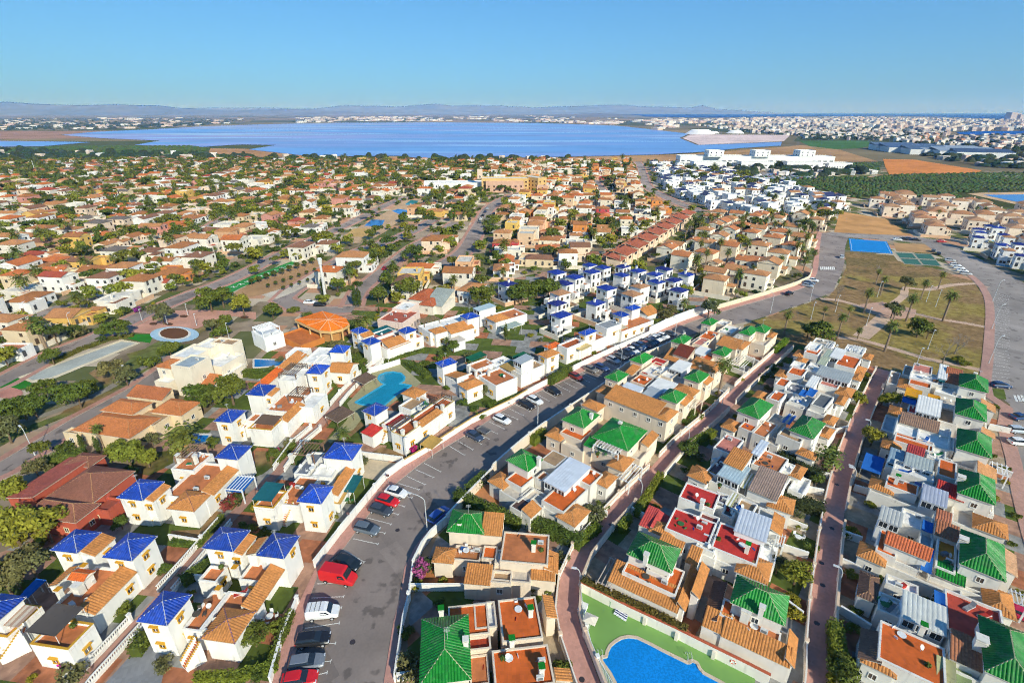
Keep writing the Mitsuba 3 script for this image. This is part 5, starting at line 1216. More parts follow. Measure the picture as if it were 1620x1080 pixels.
# villas of the middle left
GV = 'villas beside the park slope'
W('villa', 'big cream villa with orange tiled wings below the park slope', -12, [('T', 'q', [(455, 965), (835, 1005), (1000, 880)], 3.4, (.44, .15, .05), {'rise': 1.6, 'ang': -10}), ('T', 'q', [(640, 835), (850, 855), (935, 785)], 4.4, (.44, .15, .05), {'rise': 1.2}), ('T', 'q', [(960, 835), (1130, 872), (1180, 775)], 3.6, (.44, .15, .05), {'rise': 1.5, 'ang': -20}), ('S', 'q', [(800, 745), (1040, 760), (1100, 730)], 3.6, (.40, .13, .05), {'side': 0}), ('F', 'q', [(740, 900), (980, 930), (1020, 830)], 3.5, 'l', {'clut': 0}), ('F', 'q', [(400, 970), (480, 985), (520, 950)], 3.3, 'l', {'clut': 0})], GV, wall=(.70, .55, .36), trim=(.6, .6, .6))
W('apartment_villa', 'cream flat roofed villa block with stepped terraces and a round skylight', -14, [('F', 'q', [(1085, 545), (1200, 565), (1255, 485)], 8.2, (.32, .38, .42), {'clut': 1}), ('F', 'q', [(975, 650), (1075, 660), (1110, 590)], 3.4, 'w', {'clut': 0}), ('F', 'q', [(1075, 490), (1230, 500), (1330, 425)], 6.9, (.7, .7, .68), {'clut': 1}), ('F', 'q', [(1330, 405), (1470, 420), (1465, 380)], 7.6, 'l', {'clut': 1}), ('F', 'q', [(1220, 430), (1340, 440), (1400, 385)], 7.3, 'w', {'clut': 1}), ('F', 'q', [(1275, 540), (1400, 560), (1485, 470)], 5.0, 'w', {'clut': 2, 'cap': (.7, .66, .6)}), ('F', 'q', [(1290, 605), (1420, 625), (1490, 535)], 3.0, 'w', {'clut': 2, 'cap': (.7, .66, .6)}), ('S', 'q', [(1230, 680), (1350, 690), (1360, 640)], 2.6, (.44, .15, .05), {'side': 0}), ('T', 'q', [(985, 560), (1080, 570), (1110, 510)], 5.8, (.44, .15, .05))], GV, wall=(.78, .68, .53), trim=(.6, .6, .6))
W('villa', 'dark red villa with long ribbed brown roofs among dense garden trees', -10, [('T', 'a', [(225, 725), (700, 745), (820, 640), (420, 570)], 3.6, 'E', {'rise': 1.6}), ('T', 'a', [(420, 560), (810, 605), (1065, 345)], 4.2, 'E', {'rise': 2.2}), ('S', 'a', [(120, 590), (320, 600), (660, 240), (500, 300)], 3.2, (.28, .075, .055), {'side': 3, 'rise': 1.0}), ('T', 'a', [(560, 290), (780, 300), (850, 215)], 3.6, 'E'), ('F', 'a', [(700, 660), (920, 690), (880, 560)], 3.2, (.3, .08, .05), {'clut': 0})], GV, wall=(.46, .10, .06), trim=(.7, .6, .4))
H = House('pavilion', 'round fronted pavilion with a bright orange roof above arches', -38, (.62, .36, .14), GV, 'pavilion', True)
H.key(at('r', (430, 280), 4))
ev = [at('r', p, 4.0) for p in [(245, 262), (325, 300), (400, 331), (475, 336), (550, 318), (592, 290), (570, 255), (500, 228), (420, 208)]]
ap = np.r_[at('r', (455, 262), 6.2), 6.2]
mb, cl, bm = MB(), MB(), MB()
for i in range(len(ev)):
    a, b = ev[i], ev[(i + 1) % len(ev)]
    ribs(mb, [np.r_[a, 4.0], np.r_[b, 4.0], ap] if (b - a)[0] * (ap[1] - a[1]) - (b - a)[1] * (ap[0] - a[0]) > 0 else [np.r_[b, 4.0], np.r_[a, 4.0], ap], .31, .07, (.74, .17, .015))
    m = ap[:2] * .08 + a * .92
    part(H.k, 'column', MB().tube((*m, 0), (*m, 3.9), .26, (.66, .42, .18), 8), 'plaster')
    bm.quad(np.r_[a, 3.2], np.r_[b, 3.2], np.r_[b, 3.98], np.r_[a, 3.98], (.66, .42, .18)).quad(np.r_[b, 3.2] * .999, np.r_[a, 3.2] * .999, np.r_[a, 3.98] * .999, np.r_[b, 3.98] * .999, (.66, .42, .18))
rk = part(H.k, 'roof', mb, 'tile')
ridge_caps(H.k, rk, [(np.r_[e, 4.05], ap + (0, 0, .05)) for e in ev], .1, (.72, .42, .25), 'plaster')
part(H.k, 'arcade', bm, 'plaster')
part(H.k, 'wall', MB().prism([ap[:2] * .35 + e * .65 for e in ev], 0, 3.6, (.45, .22, .08)), 'plaster')
block(ev, 1)
H2 = House('terrace_block', 'orange walled terrace beside the round pavilion', -38, (.55, .20, .05), GV, 'house', True)
flat(H2, *H2.r('r', [(140, 360), (300, 420), (400, 360)], 1.8), 1.8, (.5, .15, .04))
W('white_house', 'white house with open frame roof rooms above the small blue garden pool', -40, [('F', 'r', [(-30, 335), (70, 372), (122, 315)], 4.4, 'w', {'clut': 1}), ('P', 'r', [(-25, 308), (60, 335), (105, 285)], 6.2, (.75, .76, .78), {'z0': 4})], GV, wall=(.8, .79, .77), trim=(.5, .5, .5))
W('villa', 'pink white villa with a red terrace floor beside the big palm', -20, [('F', 'r', [(800, 240), (900, 280), (1035, 210)], 5.2, (.4, .1, .06), {'clut': 4}), ('F', 'r', [(860, 190), (960, 200), (1000, 150)], 5.8, 'w', {'clut': 2})], GV, wall=(.72, .56, .48), trim=(.6, .5, .4))
W('villa', 'white villa with stacked brown red roofs behind the cypresses', -20, [('T', 'r', [(1000, 110), (1100, 150), (1160, 80)], 3.6, (.40, .10, .04)), ('S', 'r', [(1090, 145), (1180, 180), (1240, 120)], 3.0, (.30, .33, .30), {'side': 0}), ('T', 'r', [(1040, 160), (1120, 180), (1140, 130)], 3.2, (.40, .10, .04))], GV, wall=(.76, .7, .6), trim=(.6, .5, .4))
# ------------------------------------------------------------------ garden walls, hedges, pools, cars, lamps
def garden_wall(label, path, h, col=WHITE, t=0.11, cap=None, rail=None, name='garden_wall', group=None, gap=None, piers=9.0):
    p = np.asarray(path, float)
    key = thing(name, label, 'wall' if name == 'garden_wall' else 'fence', group, p.mean(0), True)
    mb, cp, pr = MB(), MB(), MB()
    dist = 0.0
    for i in range(len(p) - 1):
        a, b = p[i], p[i + 1]
        L = np.linalg.norm(b - a)
        if L < 0.05:
            continue
        ang = math.degrees(math.atan2(*(b - a)[::-1]))
        top = h if not rail else h - rail
        mb.box((a + b) / 2, ang, L / 2 + t * .5, t, 0, top, col, False)
        if cap:
            cp.box((a + b) / 2, ang, L / 2 + t * .5, t + .05, top, top + 0.07, cap)
        if rail:
            n = max(1, int(L / 0.3))
            for j in range(n):
                pr.box(a + (b - a) * (j + .5) / n, ang, .05, .055, top, h - .1, col, False)
            pr.box((a + b) / 2, ang, L / 2 + t * .5, t * .8, h - .1, h, col)
        dist += L
        if dist > piers:
            dist = 0
            mb.box(b, ang, .2, .2, 0, h + .18, col)
            cp.box(b, ang, .25, .25, h + .18, h + .26, cap or col)
    part(key, 'wall', mb, 'plaster')
    part(key, 'coping', cp, 'plaster')
    part(key, 'balusters', pr, 'plaster', kind='stuff')
    return key


def cut(path, lo, hi):
    p = np.asarray(path)
    n = len(p)
    return p[int(lo * n):max(int(hi * n), int(lo * n) + 2)]


def offset(path, o):
    p = np.asarray(path, float)
    t = np.gradient(p, axis=0)
    t /= np.linalg.norm(t, axis=1, keepdims=True)
    return p + np.c_[t[:, 1], -t[:, 0]] * o


MC = (.62, .40, .12)
WALLO = offset(WALLB, -0.15)
iw = lambda px, py: int(np.argmin(np.linalg.norm(WALLB - ground(px, py), axis=1)))
for lo, hi, lab, cap, h in [((431, 1100), (486, 925), 'low white garden wall beside the bottom parked cars', WHITE, 1.2), ((488, 921), (552, 832), 'white garden wall with a dark gate pier beside the grey estate car', WHITE, 1.5), ((556, 826), (636, 741), 'long plain white garden wall beside the white and red cars', WHITE, 1.6),
                            ((640, 737), (742, 674), 'white garden wall with mustard coping beside the empty parking bays', MC, 1.4), ((748, 670), (832, 627), 'white garden wall with mustard coping opposite the pale parked car', MC, 1.5), ((836, 625), (898, 592), 'white garden wall below the glazed upper room', WHITE, 1.5),
                            ((904, 589), (1030, 531), 'long white garden wall beside the row of shaded parked cars', WHITE, 1.6), ((1034, 529), (1128, 492), 'high white plain wall at the top of the parked car row', WHITE, 3.0), ((1134, 490), (1284, 434), 'cream wall of the palm estate along the upper road', CREAM, 1.6)]:
    garden_wall(lab, WALLO[iw(*lo):iw(*hi) + 1], h, WHITE if cap is not CREAM else CREAM, cap=cap, group='garden walls along the main road')
RO = offset(RSIDE, 1.35)
ir = lambda px, py: int(np.argmin(np.linalg.norm(RSIDE - ground(px, py), axis=1)))
for lo, hi, lab, h, rl in [((607, 1085), (636, 915), 'white balustrade wall in front of the bottom green roofed house', 1.5, .7), ((640, 900), (690, 828), 'white wall beside the curved street lamp', 1.6, None), ((703, 818), (760, 757), 'low cream wall in front of the big hedge', 1.9, None), ((775, 743), (915, 639), 'cream yard wall in shade along the upper bays', 2.5, None), ((925, 632), (1075, 538), 'cream yard wall under the green tower roofs', 2.5, None)]:
    garden_wall(lab, RO[ir(*lo):ir(*hi) + 1], h, PINKW if 'cream' in lab else WHITE, cap=WHITE, rail=rl, group='garden walls along the main road')
for o, side in ((-1.15, 'left'), (1.15, 'right')):
    q = offset(LANE, o)
    for lo, hi, w_ in ((0, .17, 'lowest'), (.2, .42, 'middle'), (.45, .72, 'upper'), (.75, 1, 'topmost')):
        garden_wall(f'{w_} white balustrade on the {side} of the pink garden lane', cut(q, lo, hi), 1.25, WHITE, cap=WHITE, rail=.75, group='balustrades of the garden lane', piers=5)
for path, nm in ((PATH1, 'narrow pink path'), (PATH2, 'wide pink path')):
    for o, side in ((-1.6, 'left'), (1.65, 'right')):
        q = offset(path, o)
        if nm[0] == 'n' and side == 'right':
            cuts = ((.0, .30, 'lower'), (.33, .62, 'middle'), (.64, .98, 'upper'))
        else:
            cuts = ((.0, .36, 'lower'), (.39, .68, 'middle'), (.71, .98, 'upper'))
        for lo, hi, w_ in cuts:
            garden_wall(f'{w_} white yard wall on the {side} of the {nm}', cut(q, lo, hi), 1.35, (.76, .70, .62), cap=(.7, .52, .38), rail=.45 if side == 'left' else None, group='yard walls of the paved paths', piers=6)
# yard walls between neighbours
for i, (tag, a, b) in enumerate([('k', (1050, 330), (900, 270)), ('k', (1060, 560), (850, 490)), ('l', (1400, 440), (1250, 480)), ('l', (1240, 850), (1100, 830)), ('l', (1190, 990), (960, 940)), ('n', (75, 700), (220, 750)), ('n', (40, 930), (200, 1000)), ('n', (160, 300), (300, 340)), ('o', (40, 480), (290, 640)), ('m', (200, 960), (430, 1040)), ('m', (400, 290), (530, 330)),
                                    ('p', (1010, 420), (890, 330)), ('i', (640, 600), (830, 700)), ('i', (430, 640), (250, 560)), ('B', (1190, 520), (1060, 470)), ('B', (1290, 420), (1180, 370)), ('C', (1180, 800), (1060, 780)), ('m', (1490, 680), (1310, 640)), ('m', (1500, 1060), (1370, 1010)), ('g', (150, 290), (830, 290)), ('g', (50, 1060), (270, 1030)), ('d', (600, 210), (760, 230)), ('c', (570, 1075), (800, 900)), ('D', (70, 880), (420, 925)), ('b', (0, 945), (240, 985))]):
    garden_wall(f'white dividing wall between two {"yards" if tag in "klmnopiBC" else "gardens"}', [at(tag, a), at(tag, b)], 1.3, (.76, .72, .66), cap=WHITE, group='dividing walls between yards')

# leafy things
def leaves(n, size, shape, seed, col, flat=0.0):
    """n leaf sprays: shape(rng, n) gives their places and outward directions"""
    g = np.random.default_rng(seed)
    P, N = shape(g, n)
    N = N + g.normal(0, 0.55, N.shape)
    N /= np.linalg.norm(N, axis=1, keepdims=True)
    t = np.cross(N, g.normal(0, 1, N.shape))
    t /= np.linalg.norm(t, axis=1, keepdims=True)
    b = np.cross(N, t)
    s = size * g.uniform(0.6, 1.4, (n, 1))
    a0, a1, a2 = P + t * s, P - t * s * .5 + b * s * .8, P - t * s * .5 - b * s * .8
    V = np.stack([a0, a1, a2], 1).reshape(-1, 3)
    F = np.arange(3 * n).reshape(-1, 3)
    c = np.array(col) * g.uniform(0.65, 1.35, (n, 1))
    i = np.rint(255 * np.sqrt(np.clip(c, 0, 1)))
    C = np.repeat(np.c_[i[:, 0] * 256 + i[:, 1], i[:, 2]], 3, axis=0)
    return V, F, C


def raw(mb, V, F, C):
    mb.V.append(V); mb.F.append(F + mb.n); mb.C.append(C); mb.n += len(V)
    return mb


HEDGE, HEDGE2 = (0.080, 0.110, 0.018), (0.12, 0.15, 0.018)


def hedge(label, path, w, h, col=HEDGE, z0=0.0, name='hedge', dens=34):
    p = np.asarray(path, float)
    key = thing(name, label, 'hedge' if name == 'hedge' else 'plant', 'hedges in the gardens', p.mean(0), True)
    mb = MB()
    for i in range(len(p) - 1):
        a, b = p[i], p[i + 1]
        L = np.linalg.norm(b - a)
        ang = math.degrees(math.atan2(*(b - a)[::-1]))
        mb.box((a + b) / 2, ang, L / 2 + w * .3, w * .38, z0, z0 + h * .86, [c * .75 for c in col])
        u, v = frame(ang)

        def shp(g, n):
            A = (a + b) / 2 + np.outer(g.uniform(-L / 2 - w * .4, L / 2 + w * .4, n), u)
            f = g.integers(0, 3, n)
            off = np.where(f == 0, g.uniform(-w / 2, w / 2, n), np.where(f == 1, w / 2, -w / 2)) + g.normal(0, .06, n)
            z = np.where(f == 0, z0 + h, z0 + g.uniform(0.05, h, n)) + g.normal(0, .07, n)
            N = np.where((f == 0)[:, None], [0, 0, 1.0], np.c_[np.outer(np.sign(off), v), np.zeros(n)])
            return np.c_[A + np.outer(off, v), z], N
        raw(mb, *leaves(int(L * (w + 2 * h) * dens), 0.16, shp, len(used) + i, col))
    emit(key, mb, 'leaf')


for lab, tag, pts, w, h, col in [('long clipped green hedge between the two green roofed houses', 'h', [(350, 300), (500, 385), (650, 440), (855, 535)], 1.7, 2.1, HEDGE), ('short green hedge behind the orange patio', 'h', [(450, 250), (575, 145)], 1.5, 1.9, HEDGE), ('thick dark green hedge at the bend of the narrow path', 'h', [(985, 530), (1150, 600), (1375, 690)], 2.0, 2.1, HEDGE), ('green hedge along the wall at the path bend', 'h', [(1400, 690), (1540, 590)], 1.3, 1.6, HEDGE2),
                              ('small green hedge beside the roadside wall below the tower roof', 'A', [(455, 700), (535, 645)], 1.6, 2.0, HEDGE2), ('tall clipped hedge on the white road wall', 'A', [(600, 190), (765, 100)], 1.5, 2.4, HEDGE), ('bright green hedge following the narrow path', 'i', [(890, 260), (800, 400), (700, 560)], 1.2, 1.7, HEDGE2), ('small hedge by the narrow path corner', 'i', [(560, 700), (625, 620)], 1.1, 1.6, HEDGE2),
                              ('low green hedge round the lawn of the brown roofed white house', 'b', [(20, 940), (235, 950), (430, 730)], 0.9, 1.0, HEDGE), ('block of green hedge beside the grey yard', 'c', [(1150, 740), (1210, 650)], 1.7, 1.9, HEDGE), ('green hedge behind the white wall by the white van', 'd', [(1395, 460), (1340, 600), (1290, 700)], 1.0, 1.3, HEDGE), ('green hedge along the bottom garden corner', 'd', [(1265, 770), (1240, 920), (960, 985), (600, 1010)], 1.0, 1.2, HEDGE2),
                              ('green hedge beside the blue tower lane', 'd', [(490, 160), (680, 50)], 1.6, 1.6, HEDGE), ('dark hedge between the pool and the white towers', 'r', [(610, 480), (640, 520), (680, 560)], 1.5, 1.8, HEDGE), ('olive hedge along the blue garden pool', 'q', [(1400, 555), (1500, 570), (1640, 590), (1720, 575)], 1.6, 2.0, HEDGE), ('tall hedge beside the red villa street', 'a', [(380, 240), (500, 200), (680, 165)], 2.2, 2.4, HEDGE),
                              ('green hedge along the lawn of the middle white house', 'b', [(900, 250), (1040, 110)], 1.2, 1.0, HEDGE), ('leafy hedge between the white towers and the road wall', 's', [(770, 320), (900, 270), (1000, 240)], 2.6, 2.2, HEDGE), ('dense leafy bushes along the wide path at the bottom', 'o', [(20, 560), (45, 760), (60, 960)], 1.6, 2.2, HEDGE2), ('lit green creeper over the top of the narrow path wall', 'B', [(1450, 270), (1535, 190)], 1.3, 1.6, (0.10, 0.18, 0.015)),
                              ('hedge beside the basin street', 'q', [(330, 520), (500, 440), (700, 370), (830, 350)], 1.3, 1.0, (.10, .10, .02)), ('clipped garden hedge behind the pool wall', 'r', [(980, 530), (1080, 600)], 2.2, 1.2, HEDGE), ('clipped garden hedge below the brown hip roof', 'r', [(830, 510), (1080, 440)], 1.0, .9, HEDGE), ('garden hedge beside the white tower lawn', 'k', [(920, 20), (1060, 60), (1170, 90)], 2.6, 1.8, (.05, .06, .02)),
                              ('dark hedge below the beige flat roofed block', 'l', [(870, 620), (1000, 680), (1150, 780)], 2.4, 2.0, (.045, .06, .02)), ('hedge along the narrow path below the pergola', 'l', [(30, 560), (140, 490), (260, 430)], 1.5, 1.5, HEDGE2)]:
    hedge(lab, [at(tag, p, h) for p in pts], w, h, col)
hedge('trimmed plants growing along the top of the pool wall', [at('j', p, 2.3) for p in [(235, 190), (520, 325), (800, 450), (1100, 600)]], .8, .5, (.10, .085, .02), 1.85, dens=60)


def patch(label, tag, pts, col=(0.06, 0.085, 0.02), bsdf='turf', z=0.03):
    mb = MB().poly([at(tag, p) for p in pts], z, col)
    struct('garden_lawn', mb, bsdf, label)


patch('green lawn before the brown roofed white house', 'b', [(0, 900), (240, 930), (440, 700), (380, 690), (250, 850), (0, 860)])
patch('green lawn of the middle white house', 'b', [(720, 180), (900, 180), (1050, 100), (1040, 190), (780, 380), (720, 400)])
patch('brown lawn of the pool house', 'D', [(80, 880), (240, 790), (430, 850), (450, 915)], (.10, .085, .03))
patch('green strip beside the pool deck', 'r', [(400, 1050), (640, 890), (690, 930), (500, 1080), (400, 1100)])
patch('shaded lawn beside the white towers', 'r', [(620, 490), (690, 540), (690, 600), (640, 590)])
patch('yellow lawn beside the park bushes', 'q', [(800, 480), (1010, 420), (1060, 470), (860, 560)], (.13, .14, .03))
patch('green lawn under the garden trees', 'q', [(560, 600), (640, 560), (740, 610), (640, 660)], (.10, .13, .03))
patch('lawn of the red villa', 'a', [(1180, 210), (1480, 170), (1480, 280), (1280, 390), (1120, 360)], (.10, .10, .025))
patch('small lawn by the east road', 'm', [(1330, 290), (1450, 300), (1470, 390), (1340, 370)], (.10, .13, .03))
patch('ornamental beds below the pool house hedge', 'D', [(480, 90), (600, 70), (650, 150), (580, 180)], (.10, .10, .03))
patch('grey paved yard', 'c', [(1100, 860), (1250, 720), (1430, 830), (1380, 1080), (900, 1080)], (.24, .24, .25), 'pavers')
patch('beige paved yard beside the road wall', 'f', [(180, 240), (500, 285), (300, 430), (160, 400)], (.50, .40, .27), 'pavers')
patch('orange paved patio of the hedge house', 'h', [(470, 325), (590, 225), (720, 400), (700, 430)], (.44, .19, .08), 'pavers')
patch('chequered orange patio beside the bougainvillea', 'g', [(250, 200), (330, 20), (480, 20), (550, 260), (280, 260)], (.44, .17, .06), 'pavers')


# the two pools
def pool(label, outline, deck, ring=0.4, zc=0.26, col=(0.008, 0.24, 0.68), rim=(.62, .50, .36)):
    import shapely
    g = shapely.Polygon([tuple(p) for p in outline]).buffer(.3).buffer(-.3)
    d = shapely.Polygon([tuple(p) for p in deck[0]]) if deck else None
    big = g.buffer(ring)
    key = thing('swimming_pool', label, 'swimming pool', None, np.array(g.centroid.coords[0]), True)
    mw = MB().poly(list(g.exterior.coords)[:-1], zc - .12, col)
    part(key, 'water', mw, 'pool_water')
    import trimesh
    mc = MB()
    v, f = trimesh.creation.triangulate_polygon(big.difference(g), engine='earcut')
    e1, e2 = v[f[:, 1]] - v[f[:, 0]], v[f[:, 2]] - v[f[:, 0]]
    f = np.where(((e1[:, 0] * e2[:, 1] - e1[:, 1] * e2[:, 0]) < 0)[:, None], f[:, ::-1], f)
    mc.add(np.c_[v, np.full(len(v), zc)], f, rim)
    for rg, o in ((list(g.exterior.coords), 1), (list(big.exterior.coords), 1)):
        for a, b in zip(rg[:-1], rg[1:]):
            mc.quad((*a, zc - .2), (*b, zc - .2), (*b, zc), (*a, zc), rim)
    part(key, 'coping', mc, 'plaster')
    if deck:
        v, f = trimesh.creation.triangulate_polygon(d.difference(g.buffer(ring * .5)), engine='earcut')
        e1, e2 = v[f[:, 1]] - v[f[:, 0]], v[f[:, 2]] - v[f[:, 0]]
        f = np.where(((e1[:, 0] * e2[:, 1] - e1[:, 1] * e2[:, 0]) < 0)[:, None], f[:, ::-1], f)
        struct('pool_deck', MB().add(np.c_[v, np.full(len(v), zc - .08)], f, deck[1]), deck[2], deck[3])
        block(deck[0])
    return key


pk = pool('large bright blue swimming pool with a rounded end and cream rim at the bottom edge', [at('j', p, .2) for p in [(398, 885), (402, 868), (440, 862), (448, 815), (470, 770), (510, 735), (560, 705), (620, 693), (690, 702), (800, 755), (900, 808), (1000, 858), (1120, 917), (1150, 915), (1165, 900), (1195, 915), (1215, 960), (1250, 1000), (1400, 1080), (1500, 1140), (1450, 1300), (1200, 1450), (800, 1450), (620, 1250), (520, 1080), (470, 985), (425, 925)]],
          ([at('j', p, .18) for p in [(208, 300), (620, 512), (1000, 690), (1700, 1040), (1650, 1500), (900, 1700), (600, 1400), (430, 1080), (335, 900), (285, 780), (255, 640), (215, 420)]], (.17, .31, .085), 'field', 'green turf deck round the large pool'))
for tag, p in (('j', (370, 835)), ('j', (1130, 858))):
    c = at(tag, p, .3)
    mb = MB()
    for s in (-.25, .25):
        for i in range(6):
            a, b = i * math.pi / 6, (i + 1) * math.pi / 6
            mb.tube((c[0] + s, c[1] + .5 * math.cos(a), .2 + .9 * math.sin(a)), (c[0] + s, c[1] + .5 * math.cos(b), .2 + .9 * math.sin(b)), .03, (.5, .5, .5), 5)
    k = thing('pool_ladder', 'steel pool ladder at the ' + ('rounded corner' if p[0] < 500 else 'notch') + ' of the large pool', 'ladder', None, c, True)
    part(k, 'rail', mb, 'metal')
    part(k, 'step', MB().box(c - (0, .35), 0, .25, .1, .2, .24, (.5, .5, .5)), 'metal')
PW = [at('j', p) for p in [(212, 300), (400, 398), (620, 512), (1000, 690), (1300, 842), (1620, 1002), (1800, 1095)]]
k = garden_wall('long white pool wall with red coping and two lifebuoys', PW, 1.9, (.80, .74, .64), t=.14, cap=(.50, .12, .06), piers=99)
u2 = (PW[3] - PW[2]) / np.linalg.norm(PW[3] - PW[2])
n2 = np.array([u2[1], -u2[0]])
if n2[1] > 0:
    n2 = -n2
for p in ((755, 570), (1025, 702), (1338, 860)):
    c = at('j', p) + n2 * .05
    part(k, 'buttress', MB().prism([c - u2 * .22 - n2 * .0, c + u2 * .22, c + u2 * .22 + n2 * .4, c - u2 * .22 + n2 * .4], 0, 1.45, (.74, .66, .54)), 'plaster')
for i, p in enumerate(((1182, 722), (1512, 890))):
    c = at('j', p, 1.1)
    j = int(np.argmin([np.linalg.norm(np.array(w_) - c) for w_ in PW]))
    V, F = [], []
    o = np.r_[c, 1.1] + np.r_[n2 * .12, 0]
    for a in range(20):
        ta = a * math.pi / 10
        r_ = np.r_[u2 * math.cos(ta), math.sin(ta)]
        for b in range(6):
            tb = b * math.pi / 3
            V.append(o + r_ * (.30 + .09 * math.cos(tb)) + np.r_[n2, 0] * .09 * math.sin(tb))
            F += [[a * 6 + b, ((a + 1) % 20) * 6 + b, ((a + 1) % 20) * 6 + (b + 1) % 6], [a * 6 + b, ((a + 1) % 20) * 6 + (b + 1) % 6, a * 6 + (b + 1) % 6]]
    kk = thing('lifebuoy', ['red and white lifebuoy nearer the deckchairs on the pool wall', 'red and white lifebuoy farther from the deckchairs on the pool wall'][i], 'lifebuoy', None, c, True)
    mb = MB()
    V, F = np.array(V), np.array(F)
    emit(kk, mb.add(V, F, (.62, .06, .03)), 'enamel')
    mw = MB()
    for a in (2, 7, 12, 17):
        ta = a * math.pi / 10
        r_ = np.r_[u2 * math.cos(ta), math.sin(ta)]
        t_ = np.r_[-u2 * math.sin(ta), math.cos(ta)]
        mw.tube(o + r_ * .3 - t_ * .07, o + r_ * .3 + t_ * .07, .102, (.75, .73, .7), 8)
    part(kk, 'band', mw, 'enamel')
for i in range(5):
    c = at('j', (530 + i * 21, 425 + i * 13), .3) + n2 * .1
    kk = thing('deckchair', ['first', 'second', 'third', 'fourth', 'last'][i] + ' white and blue deckchair from the green bin by the pool wall', 'deckchair', 'deckchairs by the pool wall', c, True)
    ang = math.degrees(math.atan2(n2[1], n2[0]))
    mb = MB().box(c + n2 * .55, ang, .8, .17, .32, .40, (.78, .78, .78))
    part(kk, 'frame', mb, 'plaster')
    b = MB()
    for q in range(4):
        b.box(c + n2 * (.0 + q * .33), ang, .07, .175, .40, .43, (.03, .04, .16))
    part(kk, 'stripes', b, 'plaster', kind='stuff')
    for q in (-.1, 1.2):
        part(kk, 'leg', MB().box(c + n2 * q, ang, .03, .15, .17, .32, (.7, .7, .7)), 'plaster')
for i, (p, lab) in enumerate((((292, 540), 'square cream parasol on the pool turf'), ((228, 425), 'white covered table by the pool fence'))):
    c = at('j', p, 1.8 - i)
    kk = thing('parasol' if i == 0 else 'covered_table', lab, 'parasol' if i == 0 else 'table', None, c, True)
    z = 2.0 - i * 1.2
    mb = MB()
    E4 = [np.r_[q, z] for q in corners(c, -28, .85 - i * .3, .75)]
    ap = np.r_[c, z + .35 * (1 - i) + .02]
    for j in range(4):
        mb.add([E4[j], E4[(j + 1) % 4], ap], [[0, 1, 2]], (.78, .70, .56) if i == 0 else (.78, .78, .76))
    if i:
        mb.box(c, -28, .5, .7, .2, z, (.75, .75, .74))
    part(kk, 'canopy' if i == 0 else 'cloth', mb, 'plaster')
    part(kk, 'pole', MB().tube((*c, .18), (*c, z + .3), .04, (.6, .6, .6), 5), 'metal')
c = at('j', (462, 405), .2)
kk = thing('waste_bin', 'green wheeled waste bin beside the row of deckchairs', 'bin', None, c, True)
part(kk, 'body', MB().box(c, 20, .3, .35, .2, 1.1, (.01, .22, .06)), 'enamel')
part(kk, 'lid', MB().box(c, 20, .33, .39, 1.103, 1.2, (.01, .26, .08)), 'enamel')
garden_wall('white slatted fence along the pool turf and the pink path', [at('j', p) for p in [(205, 300), (215, 430), (255, 650), (290, 790), (345, 920), (440, 1085), (560, 1290)]], 1.5, (.78, .77, .74), t=.05, rail=1.3, name='pool_fence', piers=3)

pool('keyhole shaped turquoise swimming pool between the white houses', [at('D', p, .2) for p in [(22, 410), (150, 330), (250, 268), (280, 258), (240, 240), (215, 210), (225, 180), (270, 160), (330, 155), (395, 165), (425, 195), (420, 225), (385, 250), (365, 258), (420, 258), (480, 270), (430, 305), (370, 335), (300, 395), (255, 432), (150, 440), (60, 425)]],
     ([at('D', p, .18) for p in [(-60, 420), (100, 250), (160, 160), (395, 85), (480, 160), (575, 245), (500, 300), (400, 360), (330, 420), (250, 470), (60, 560), (0, 640), (-200, 760), (-230, 740), (-60, 560), (-30, 480)]], (.34, .31, .17), 'pavers', 'olive paved deck of the keyhole pool'), .45, col=(.01, .24, .38), rim=(.05, .36, .55))
garden_wall('white panelled wall at the head of the keyhole pool', [at('D', p) for p in [(130, 165), (270, 130), (395, 90)]], 1.7, WHITE, group=None)
for nm, q4, lab in (('r', [(-10, 512), (172, 518), (165, 552), (-10, 562)], 'rectangular blue garden pool behind the olive hedge'), ('a', [(1470, 80), (1590, 80), (1590, 120), (1480, 130)], 'small dark blue garden pool beside the green screen'), ('b', [(200, 40), (330, 40), (300, 100), (205, 110)], 'tiny blue garden pool under the palm')):
    if nm != 'a':
        pool(lab, [at(nm, p, .3) for p in q4], None, .45, .36, (.01, .16, .42), (.6, .56, .5))
for tag, p, w_, d_, lab in (('r', (690, 635), 2.2, 1.7, 'brown slatted pool shelter at the head of the keyhole pool'), ('r', (530, 862), 2.4, 1.8, 'grey brown pool shelter beside the pool lane')):
    c = at(tag, p, 2.4)
    kk = thing('pool_shelter', lab, 'shelter', None, c, True)
    H = House('pool_shelter', lab, 60, WHITE)
    H.k, H.made = kk, True
    slope(H, c, w_, d_, 2.3, .5, (.13, .085, .06), 'tile', 0, None, True)
    for q in corners(c, 60, w_ - .2, d_ - .2):
        part(kk, 'post', MB().tube((*q, .1), (*q, 2.35), .07, (.2, .13, .09), 5), 'plaster')


